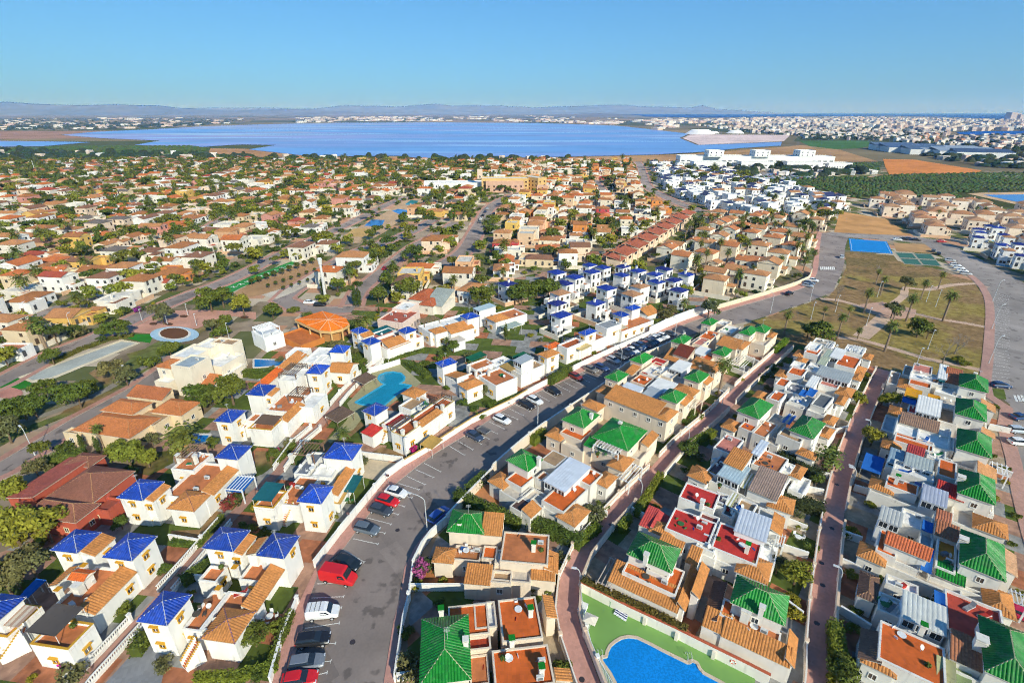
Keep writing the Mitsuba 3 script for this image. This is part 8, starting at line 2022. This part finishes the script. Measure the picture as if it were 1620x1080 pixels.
# the row of red roofs
ra, rb = ground(968, 428), ground(1092, 346)
dvec = (rb - ra) / np.linalg.norm(rb - ra)
rang = math.degrees(math.atan2(dvec[1], dvec[0]))
nrow = 17
for i in range(nrow):
    c = ra + (rb - ra) * (i + .5) / nrow
    k = thing('red_roofed_house', f'{ORD[i] if i < 15 else ["sixteenth", "last"][i - 15]} house from the lower end of the red roofed terrace row', 'house', 'red roofed terrace row', c, True)
    H = House('x', '', rang - 90, (.74, .56, .40))
    H.k, H.made = k, True
    L = np.linalg.norm(rb - ra) / nrow
    z = 4.4 + .45 * (i % 2)
    slope(H, c, 3.3, L / 2 - .55, z, 1.5, (.36, .10, .05), 'tile', 1, 0.0, False)
    slope(H, c - frame(rang - 90)[0] * 6.2, 2.2, L / 2 - .9, 3.0, .8, [(.42, .17, .08), (.36, .12, .06)][i % 2], 'tile', 1, 0.0, False)
    block(corners(c, rang, L / 2, 8), .5)
    for s in (-.8, .8):
        part(k, 'window', MB().box(c + frame(rang - 90)[0] * 3.57 + dvec * s, rang, .45, .03, 3.2, 4.3, (.06, .05, .05)), 'glass')

# landmark buildings
def bigbox(k, c, ang, hu, hv, z0, z1, wall, roofc=None, par=.6, floors=0, wcol=(.05, .06, .07), nm='wall', wz=1.0, wh=1.5, ww=1.2, each=3.0):
    part(k, nm, MB().box(c, ang, hu, hv, z0, z1, wall, False), 'plaster')
    part(k, 'roof', MB().box(c, ang, hu - .3, hv - .3, z1 - .05, z1 + .02, roofc or (.5, .48, .45)), 'plaster')
    parapet(k, c, ang, hu, hv, z1 + .024, z1 + par, wall)
    for (m, nr, d, hl) in faces(c, ang, hu, hv):
        if np.dot(nr, -c) < 0:
            continue
        for f in range(floors):
            n = max(1, int(2 * hl / each))
            for i in range(n):
                part(k, 'window', MB().box(m + d * (-hl + (i + .5) * 2 * hl / n) + nr * .03, math.degrees(math.atan2(d[1], d[0])), ww / 2, .04, z0 + f * 3.1 + wz, z0 + f * 3.1 + wz + wh, wcol), 'glass')
    block(corners(c, ang, hu, hv), 1)


c = at('v', (765, 612))
k = thing('hotel', 'large yellow ochre hotel with rows of dark balconies and a corner tower', 'hotel', None, c, True)
OCH, SAL = (.64, .42, .17), (.62, .38, .26)
bigbox(k, c + (2, 8), 2, 20, 6, 0, 10.5, OCH, floors=3, wcol=(.12, .07, .04), ww=1.8, each=4.2)
bigbox(k, c + (2, 0), 2, 16, 2, 0, 8.5, SAL, floors=2, wcol=(.12, .07, .05), ww=1.6, each=4.2)
bigbox(k, c + (27, 14), 40, 5, 11, 0, 10.8, OCH, floors=3, wcol=(.12, .07, .04), ww=1.6, each=4)
bigbox(k, c + (-19.5, 9), 2, 2.2, 2.2, 10, 17, (.72, .55, .42), floors=1)
c = at('v', (555, 605))
k = thing('sports_hall', 'low white hall with a pale flat roof beside the yellow hotel', 'building', None, c, True)
bigbox(k, c + (0, 8), 4, 28, 9, 0, 6, (.78, .77, .74), (.6, .58, .55), floors=1, ww=2, each=5)
bigbox(k, c + (-22, -6), 4, 6, 5, 0, 8, (.78, .77, .74), floors=2)
c = at('w', (380, 505))
k = thing('hospital', 'long white hospital with three raised stair towers behind the orchard', 'hospital', None, c, True)
bigbox(k, c + (0, 30), -3, 92, 11, 0, 13, (.80, .79, .76), (.62, .6, .56), floors=3, ww=4.2, each=7, wcol=(.16, .17, .18))
for i, x in enumerate((-52, 4, 58)):
    bigbox(k, c + (x, 24), -3, 9, 9, 13, 20, (.80, .79, .76), floors=2, each=6)
    bigbox(k, c + (x - 12, 6), -3, 19, 9, 0, 8.5, (.80, .79, .77), floors=2, ww=3.2, each=6, wcol=(.2, .2, .2))
bigbox(k, c + (-70, 0), -3, 12, 8, 0, 6, (.78, .77, .75), floors=1)
bigbox(k, c + (98, 18), -3, 14, 8, 0, 6, (.78, .77, .75), floors=1)
for i in range(6):
    p = at('w', [(1000, 412), (1075, 420), (1150, 430), (1260, 432), (1330, 440), (1410, 448)][i])
    k = thing('warehouse', f'{ORD[i]} warehouse from the orange field side of the dark roofed industrial yard', 'warehouse', 'dark roofed warehouses', p, True)
    H = House('x', '', -18, (.7, .7, .69))
    H.k, H.made = k, True
    slope(H, p, [34, 40, 30, 44, 40, 36][i], [24, 30, 26, 30, 22, 14][i], 8, 4, [(.10, .13, .19), (.07, .10, .18), (.08, .11, .17), (.30, .33, .38), (.26, .30, .36), (.05, .07, .12)][i], 'metal', 0, 0.0, False)
c = ground(515, 471)
k = thing('water_tower', 'slim white water tower with a flared head behind the tree rows', 'water tower', None, c, True)
part(k, 'shaft', MB().tube((*c, 0), (*c, 12.6), .5, (.66, .64, .60), 12, .42), 'plaster')
part(k, 'head', MB().tube((*c, 12.6), (*c, 14.6), .6, (.68, .66, .63), 14, .85).tube((*c, 14.6), (*c, 15.0), .85, (.6, .6, .6), 14, .5), 'plaster')
for tag, p, h in (('u', (172, 525), 14), ('v', (1318, 985), 7)):
    c = at(tag, p)
    k = thing('mast', f'{"white mast among the far villas" if h > 9 else "pale bare trunk among the dark trees"}', 'mast', None, c, True)
    emit(k, MB().tube((*c, 0), (*c, h), .35, (.7, .7, .68) if h > 9 else (.3, .24, .17), 7, .2), 'plaster')
for i, (p, r, h) in enumerate((((1107, 212), 46, 13), ((1127, 211), 22, 6), ((1163, 211), 28, 9), ((1225, 209), 40, 7))):
    c = ground(*p)
    k = thing('salt_heap', f'{["broad tall", "small", "steep", "low long"][i]} white salt heap at the end of the lagoon', 'salt heap', None, c, True)
    emit(k, MB().tube((*c, 0), (*c, h), r, (.8, .78, .76), 24, r * .55), 'plaster')

block([ground(*p) for p in [(250, 470), (370, 440), (440, 470), (470, 500), (420, 520), (240, 520)]])
block([ground(*p) for p in [(-110, 790), (-110, 640), (28, 597), (223, 541), (300, 500), (400, 478), (450, 478), (460, 520), (400, 560), (330, 600), (262, 620), (120, 690), (0, 770)]])
# pick the places, nearest first; the nearest 250 or so are houses of their own
cands.sort(key=lambda q: q[0])
far_mb, n_house, plot_mb = MB(), 0, MB()
NH = 280
for dist, c, ang, style, f, seed in cands:
    S = STYLES[style]
    if f > S['fill']:
        continue
    rr = random.Random(seed)
    hu, hv = rr.uniform(*S['size'][:2]), rr.uniform(*S['size'][2:])
    if taken(c, ang, hu + .8, hv + 1.7):
        continue
    wi, ri = pick(rr, S['w'], S['ww']), pick(rr, S['r'], S['rw'])
    tall = rr.random() < S['tall']
    flatr = 'flat' in S['rn'][ri]
    r2i = pick(rr, S['r'], S['rw'])
    tint = rr.uniform(.92, 1.05)
    st = dict(wall=[x * tint for x in S['w'][wi]], hu=hu, hv=hv, z=rr.uniform(5.6, 6.6) if tall else rr.uniform(3.1, 3.8), roof='flat' if flatr else rr.choice(['hip', 'hip', 'gable']), rc=S['r'][ri], z2=rr.uniform(2.8, 3.4), roof2=rr.choice(['hip', 'flat', 'gable']) if not flatr else 'flat', rc2=(.44, .16, .08) if rr.random() < .35 else S['r'][r2i])
    if style == 'blue':
        st.update(z=rr.uniform(5.6, 6.6), roof='hip', roof2='flat', rc2=(.42, .16, .07))
    st['wing3'] = style in ('villa', 'mixed') and rr.random() < .55
    V = villa(c, ang, rr, st)
    block(corners(c, ang, hu, hv), .5)
    block(corners(c - frame(ang)[1] * hv, ang, hu * .8, hv * .8), .2)
    if n_house < NH:
        nm = {'villa': 'villa', 'estate': 'estate_house', 'white': 'white_house', 'mixed': 'town_house', 'pink': 'estate_house', 'blue': 'tower_house'}[style]
        rdesc = S['rn'][ri] + (' roof' if flatr else ' tiled roof')
        k = thing(nm, f'{"two storey" if tall else "low"} {S["wn"][wi]} house with {rdesc}', 'house', {'villa': 'villas of the left estates', 'estate': 'houses of the palm estate', 'white': 'houses of the white estate', 'mixed': 'houses round the hotel', 'pink': 'houses of the pink estate', 'blue': 'blue towered houses'}[style], c)
        for pn, mb, bsdf in V:
            part(k, pn, mb, bsdf)
        n_house += 1
    else:
        for pn, mb, bsdf in V:
            far_mb.V += mb.V; far_mb.C += mb.C
            far_mb.F += [q + far_mb.n for q in mb.F]
            far_mb.n += mb.n
    # plot wall and small terrace
    u, v = frame(ang)
    if rr.random() < .8:
        a, b = hu + rr.uniform(1.5, 2.8), hv + rr.uniform(2, 3.2)
        for (m, nr, d, hl) in faces(c, ang, a, b):
            if rr.random() < .6 and not taken(m + nr * .3):
                plot_mb.box(m, math.degrees(math.atan2(d[1], d[0])), hl, .12, 0, 1.5, (.74, .66, .54) if rr.random() < .7 else (.66, .42, .26), False)
                plot_mb.box(m, math.degrees(math.atan2(d[1], d[0])), hl, .16, 1.5, 1.58, (.70, .6, .48), True)
        if rr.random() < .16:
            pc = c - v * (hv + 2.6) + u * rr.uniform(-2, 2)
            if not taken(pc):
                plot_mb.box(pc, ang, 2.6, 1.5, 0, .14, (.6, .55, .48)).box(pc, ang, 2.3, 1.2, .1, .16, (.02, .26, .42))
        if rr.random() < .25:
            ac = c + u * (hu + 1.2)
            plot_mb.box(ac, ang, 1.2, 1.6, 2.5, 2.58, rr.choice([(.6, .56, .5), (.05, .18, .14), (.4, .12, .06), (.06, .14, .34), (.5, .34, .12)]))
        if rr.random() < .55:
            plot_mb.box(c - v * (hv + 1.8), ang, hu * .8, 1.7, 0, .12, rr.choice([(.44, .2, .11), (.46, .36, .26), (.40, .24, .16)]))
key = num('distant_houses')
emit(key, far_mb, 'plaster')
labels[key] = {'kind': 'stuff', 'label': 'far houses of the suburb too small to tell apart', 'category': 'houses'}
key = num('plot_walls')
emit(key, plot_mb, 'plaster')
labels[key] = {'kind': 'stuff', 'label': 'plot walls and terraces of the far gardens', 'category': 'walls'}

# trees of the middle distance: denser in groves
from meshkit import fbm as nfbm
spots = []
g = np.random.default_rng(5)
land = shapely.Polygon([tuple(ground(*p)) for p in [(-100, 640), (-100, 260), (300, 255.5), (480, 256), (700, 257.5), (900, 257), (1120, 262), (1250, 300), (1340, 335), (1300, 366), (1290, 440), (1120, 490), (1000, 440), (860, 440), (700, 480), (560, 490), (430, 500), (250, 600), (100, 720), (-100, 800)]]).buffer(0)
b = land.bounds
N = 34000
X = np.c_[g.uniform(b[0], b[2], N), g.uniform(b[1], b[3], N)]
ins = shapely.contains_xy(land, X)
X = X[ins]
den = nfbm(np.c_[X * .014, np.zeros(len(X))], 3, 2)
for x, d in zip(X, den):
    px_, py_ = seen(*x)
    if not -60 < px_ < 1680:
        continue
    lft = 1.0 if px_ < 760 else .5 if px_ < 1000 else .22
    p_ = (.62 + 5.0 * max(0, d - .44)) * lft * (2.6 if py_ < 285 and px_ < 760 else 1.5 if py_ < 330 and px_ < 400 else 1)
    if g.random() < p_ and not taken(x):
        spots.append((np.hypot(*x), x, px_, py_))
for cx, cy, n, rad in [(330, 447, 3, 5), (965, 420, 7, 12), (930, 408, 4, 9), (640, 292, 16, 24), (690, 366, 3, 4), (885, 322, 9, 12), (30, 292, 26, 40), (60, 275, 20, 40), (200, 300, 16, 30), (100, 330, 10, 18), (380, 330, 10, 18), (230, 385, 5, 8), (320, 410, 6, 8), (440, 262, 18, 40), (560, 268, 26, 50), (230, 262, 18, 50), (90, 440, 3, 5), (760, 462, 3, 4), (170, 350, 9, 14), (290, 352, 6, 9), (518, 376, 5, 5)]:
    c0 = ground(cx, cy, 3)
    for _ in range(int(n * 1.5)):
        x = c0 + g.normal(0, 1, 2) * rad * .6
        if not taken(x):
            spots.append((np.hypot(*x), x, *seen(*x)))
spots.sort(key=lambda q: q[0])
NT = 150
far_t = 0
for i, (d, x, px_, py_) in enumerate(spots):
    s = g.choice([.6, .8, 1.0, 1.3, 1.7]) * g.uniform(.85, 1.15) * (1.15 if py_ < 300 else 1)
    kd = g.choice(['broad_d', 'broad_e', 'pine_b', 'pine_c', 'broad_e', 'bush_d', 'palm_b', 'bush_b' if i < NT else 'bush_d'])
    if i < NT:
        tree(str(kd), x, s)
    else:
        far_t += 1
        r0 = g.uniform(0, 360)
        inst(f'distant_trees__{far_t:04d}', 'leafset_' + str(kd), x, s * 1.1, s * 1.1, r0)
# palms of the estate
pal = 0
eg = shapely.Polygon([tuple(ground(*p)) for p in [(1075, 365), (1180, 350), (1290, 352), (1290, 430), (1200, 458), (1135, 480), (1085, 440)]])
while pal < 72:
    x = np.array([g.uniform(*eg.bounds[::2]), g.uniform(*eg.bounds[1::2])])
    if eg.contains(shapely.Point(*x)) and not taken(x):
        tree('palm_a' if g.random() < .6 else 'palm_b', x, g.uniform(1.0, 1.4), group='palms of the palm estate')
        pal += 1
for cx, cy in [(1295, 340), (1303, 335), (1312, 342), (1318, 350), (1306, 352), (1540, 345), (1552, 350), (1505, 348), (1480, 352), (1450, 345)]:
    x = ground(cx, cy)
    tree('palm_a', x, g.uniform(.9, 1.2), group='palms of the palm estate')
labels['distant_trees'] = {'kind': 'stuff', 'label': 'far garden trees and pines of the suburb', 'category': 'trees'}

# orchards: rows of small round trees
ob = MB()
ico = None


def lump(mb, c, r, h, col, g):
    a = np.arange(6) * math.pi / 3 + g.uniform(0, 1)
    q = r * g.uniform(.75, 1.2, 6)
    V = [(c[0] + q[i] * math.cos(a[i]), c[1] + q[i] * math.sin(a[i]), h * .25) for i in range(6)] + [(c[0] + .6 * q[i] * math.cos(a[i] + .4), c[1] + .6 * q[i] * math.sin(a[i] + .4), h * g.uniform(.7, .95)) for i in range(6)] + [(c[0], c[1], h)]
    F = []
    for i in range(6):
        j = (i + 1) % 6
        F += [[i, j, 6 + i], [j, 6 + j, 6 + i], [6 + i, 6 + j, 12]]
    mb.add(V, F, [x * g.uniform(.82, 1.18) for x in col])


for poly_px, ang, sp, ro in [([(1172, 284), (1220, 279), (1380, 281), (1420, 277), (1620, 273), (1700, 272), (1700, 302), (1560, 302), (1510, 306), (1530, 320), (1440, 311), (1350, 313), (1300, 301), (1250, 296)], -12, 5.0, 6.5), ([(-60, 238), (110, 232), (300, 231), (330, 235), (320, 242), (233, 249), (127, 252), (-60, 258)], 8, 9, 12), ([(1296, 259), (1388, 259), (1390, 269), (1373, 271), (1296, 264)], -5, 8, 9), ([(1080, 250), (1180, 258), (1120, 261), (1060, 259)], 0, 7, 8)]:
    pg = shapely.Polygon([tuple(ground(*p)) for p in poly_px]).buffer(0)
    u, v = frame(ang)
    x0, y0, x1, y1 = pg.bounds
    o = np.array([(x0 + x1) / 2, (y0 + y1) / 2])
    D = math.hypot(x1 - x0, y1 - y0) / 2
    for i in range(int(-D / sp), int(D / sp)):
        for j in range(int(-D / ro), int(D / ro)):
            if j % 17 == 0:
                continue
            x = o + u * i * sp + v * j * ro + g.normal(0, .4, 2)
            px_, _ = seen(*x)
            if -30 < px_ < 1650 and pg.contains(shapely.Point(*x)) and g.random() < .93:
                lump(ob, x, sp * .42, 1.5 + sp * .08, (.052, .082, .022), g)
key = num('orchard_rows')
emit(key, ob, 'leaf')
labels[key] = {'kind': 'stuff', 'label': 'rows of dark green orchard trees', 'category': 'orchard'}

# the far plain and the coastal town
tb, tt = MB(), MB()
NB = 0


def town(poly_px, n, size, hh, cols, tree_frac, own=0, grp='', lab='', clump=0.0):
    global NB
    pg = np.array(poly_px, float)
    sp_ = shapely.Polygon(poly_px)
    k = 0
    todo = []
    while k < n:
        px_ = g.uniform(pg[:, 0].min(), pg[:, 0].max())
        py_ = g.uniform(pg[:, 1].min(), pg[:, 1].max())
        if not sp_.contains(shapely.Point(px_, py_)):
            continue
        k += 1
        if clump and nfbm(np.array([px_ * .016, py_ * .22, 3.0]), 3, 4) < clump:
            continue
        c = ground(px_, py_)
        if g.random() < tree_frac:
            lump(tt, c, g.uniform(4, 12), g.uniform(4, 9), (.025, .04, .016), g)
            continue
        d = np.hypot(*c)
        todo.append((d, c, g.uniform(.5, 1) * size, g.uniform(.5, 1) * size * .7, g.uniform(*hh), g.uniform(0, 90), cols[g.integers(len(cols))]))
    todo.sort(key=lambda q: q[0])
    for i, (d, c, a, b_, h, an, col) in enumerate(todo):
        if i < own:
            kk = thing('town_block', ['pale', 'cream', 'white', 'brownish', 'sand coloured', 'grey brown', 'orange', 'orange'][cols.index(col)] + lab, 'building', grp, c)
            part(kk, 'wall', MB().box(c, an, a, b_, 0, h, col, False), 'plaster')
            part(kk, 'roof', MB().box(c, an, a - .4, b_ - .4, h - .3, h + .01, (.55, .5, .45) if i % 3 else (.40, .2, .12)).box(c, an, a * .3, b_ * .4, h + .01, h + 2.5, col), 'plaster')
            w = MB()
            for (m, nr, dd, hl) in faces(c, an, a, b_):
                for f in range(int(h / 3)):
                    w.box(m + nr * .05, math.degrees(math.atan2(dd[1], dd[0])), hl * .85, .06, f * 3 + 1.0, f * 3 + 2.3, (.14, .14, .15))
            part(kk, 'window_bands', w, 'glass', kind='stuff')
        else:
            tb.box(c, an, a, b_, 0, h, col)
            if g.random() < .35:
                tb.box(c, an, a * .96, b_ * 1.02, h * .35, h * .5, (.2, .2, .21)).box(c, an, a * 1.02, b_ * .96, h * .68, h * .8, (.2, .2, .21))


WCOL = [(.68, .61, .55), (.64, .52, .43), (.72, .69, .66), (.58, .42, .35), (.66, .58, .51), (.50, .40, .36)]
town([(1130, 197), (1240, 190), (1420, 187), (1700, 195), (1700, 207), (1510, 208), (1380, 204), (1250, 202)], 1050, 17, (6, 17), WCOL, .16)
town([(1040, 189), (1130, 188), (1230, 186), (1400, 185.5), (1460, 187), (1640, 192), (1240, 191), (1120, 196), (1010, 194)], 520, 34, (6, 13), WCOL, .25)
town([(1100, 199), (1240, 202), (1380, 205), (1500, 209), (1500, 216), (1280, 216), (1200, 212)], 560, 10, (5, 10), WCOL, .38)
town([(1510, 215), (1700, 214), (1700, 242), (1600, 240), (1420, 226), (1390, 218)], 420, 8, (5, 10), WCOL + [(.5, .26, .16)] * 2, .35, 46, 'pale blocks of the coastal town', ' block at the near edge of the coastal town')
town([(1270, 214), (1500, 212), (1420, 226), (1380, 222), (1270, 221)], 260, 7, (4, 8), WCOL, .65)
town([(1420, 238), (1600, 243), (1700, 250), (1700, 270), (1560, 265), (1500, 255)], 150, 6, (4, 7), WCOL, .8)
town([(620, 187), (1010, 188), (1080, 200), (1040, 206), (960, 198), (850, 193), (700, 192), (560, 192.5)], 620, 24, (4, 9), WCOL[:4], .35, clump=.45)
town([(330, 191), (620, 185.5), (700, 187), (560, 193), (420, 196), (330, 197)], 360, 22, (4, 8), WCOL[:4], .45, clump=.53)
town([(-80, 187), (330, 188), (420, 190), (330, 199), (150, 206), (-80, 208)], 900, 18, (4, 7), WCOL[:4], .86)
town([(160, 187), (1000, 183), (1000, 186), (160, 190)], 420, 40, (6, 9), WCOL[:4], .6, clump=.5)
town([(-80, 234), (420, 250), (480, 249), (900, 252), (900, 256), (330, 254), (-80, 262)], 330, 5, (4, 7), WCOL[:3], .9)
town([(1080, 262), (1180, 262), (1400, 276), (1300, 280), (1180, 278)], 90, 5, (3, 5), WCOL[:3], .7)
for nm, mb, bs_, lab in (('coastal_town', tb, 'plaster', 'far pale buildings of the towns on the plain and coast'), ('distant_scrub', tt, 'leaf', 'far trees and scrub of the plain')):
    key = num(nm)
    emit(key, mb, bs_)
    labels[key] = {'kind': 'stuff', 'label': lab, 'category': 'buildings' if nm[0] == 'c' else 'trees'}
for i, p in enumerate(((1597, 191), (1604, 190.5), (1612, 191))):
    c = ground(*p)
    k = thing('tower_block', f'{["first", "second", "third"][i]} tall tower block standing out over the sea', 'building', 'tower blocks over the sea', c, True)
    bigbox(k, c, 10, 30, 24, 0, 62 - i * 8, (.42, .36, .36), floors=0)
# parked cars of the hospital lot: joined, a pixel or two each
cm = MB()
for i in range(420):
    c = at('w', (g.uniform(0, 640), g.uniform(528, 552)))
    cm.box(c, g.choice([0, 90]), 2.0, .85, .3, 1.3, [(.5, .5, .5), (.05, .05, .06), (.7, .7, .7), (.1, .15, .3), (.4, .05, .04)][g.integers(5)])
key = num('distant_cars')
emit(key, cm, 'enamel')
labels[key] = {'kind': 'stuff', 'label': 'crowded far parked cars before the hospital', 'category': 'cars'}
sheet('hospital_lot', line('w', [(-10, 520), (640, 520), (660, 530), (420, 540), (290, 556), (-10, 558)]), 0.12, (.22, .19, .17), 'asphalt', 'grey lot before the hospital', False)

# ------------------------------------------------------------------ haze
scene['air'] = {'type': 'homogeneous', 'albedo': {'type': 'rgb', 'value': [.93, .95, .97]}, 'sigma_t': {'type': 'rgb', 'value': [1.8e-5, 3.7e-5, 8.0e-5]}}
scene['haze'] = {'type': 'cube', 'to_world': T4().translate([0, 0, 289]).scale([68000, 52000, 291]), 'bsdf': {'type': 'null'}, 'interior': {'type': 'ref', 'id': 'air'}}
labels['haze'] = {'kind': 'stuff', 'label': 'thin blue air over the plain', 'category': 'haze'}
scene['camera']['medium'] = {'type': 'ref', 'id': 'air'}

# ------------------------------------------------------------------ labels: name each look-alike by its nearest landmark
MARKS = [('the yellow hotel', ground(800, 300)), ('the blue court', ground(1377, 389)), ('the round plaza bed', ground(277, 529)), ('the keyhole pool', ground(605, 610)), ('the orange pavilion', ground(505, 510)), ('the tennis courts', ground(1450, 410)), ('the large pool', ground(1040, 1040)), ('the water tower', ground(515, 471)), ('the grey basin', ground(130, 570)), ('the sandy lot', ground(1375, 355)), ('the park clearing', ground(1405, 490)), ('the red van', ground(535, 915)),
         ('the strip pools', ground(600, 350)), ('the red roof row', ground(1030, 385)), ('the cypress pair', ground(566, 484)), ('the dark red villa', ground(110, 770)), ('the cream villa block', ground(300, 590)), ('the white hall', ground(720, 303)), ('the big orange tiled villa', ground(200, 660)), ('the reservoir', ground(1580, 315)), ('the clipped tree strip', ground(460, 425)), ('the bare park tree', ground(1490, 576)), ('the curved lamp', ground(676, 839)), ('the wide path top', ground(1400, 585)), ('the pool house', ground(665, 690)), ('the far mast', ground(57, 275)), ('the hospital', ground(1206, 270))]
TENS = {20: 'twenty', 30: 'thirty', 40: 'forty', 50: 'fifty', 60: 'sixty', 70: 'seventy'}


def ordinal(n):
    base = ORD + 'sixteenth seventeenth eighteenth nineteenth twentieth'.split()
    if n <= 20:
        return base[n - 1]
    t, r = n // 10 * 10, n % 10
    return (TENS[t][:-1] + 'ieth') if r == 0 else TENS[t] + '-' + base[r - 1]


groups_ = {}
for key, lab, pos in pending:
    m = min(range(len(MARKS)), key=lambda i: np.linalg.norm(MARKS[i][1] - pos))
    groups_.setdefault((lab, m), []).append((float(np.linalg.norm(MARKS[m][1] - pos)), key))
for (lab, m), rows in groups_.items():
    rows.sort()
    for i, (_, key) in enumerate(rows):
        labels[key]['label'] = f'{lab}, {"nearest to" if i == 0 else ordinal(i + 1) + " such from"} {MARKS[m][0]}'
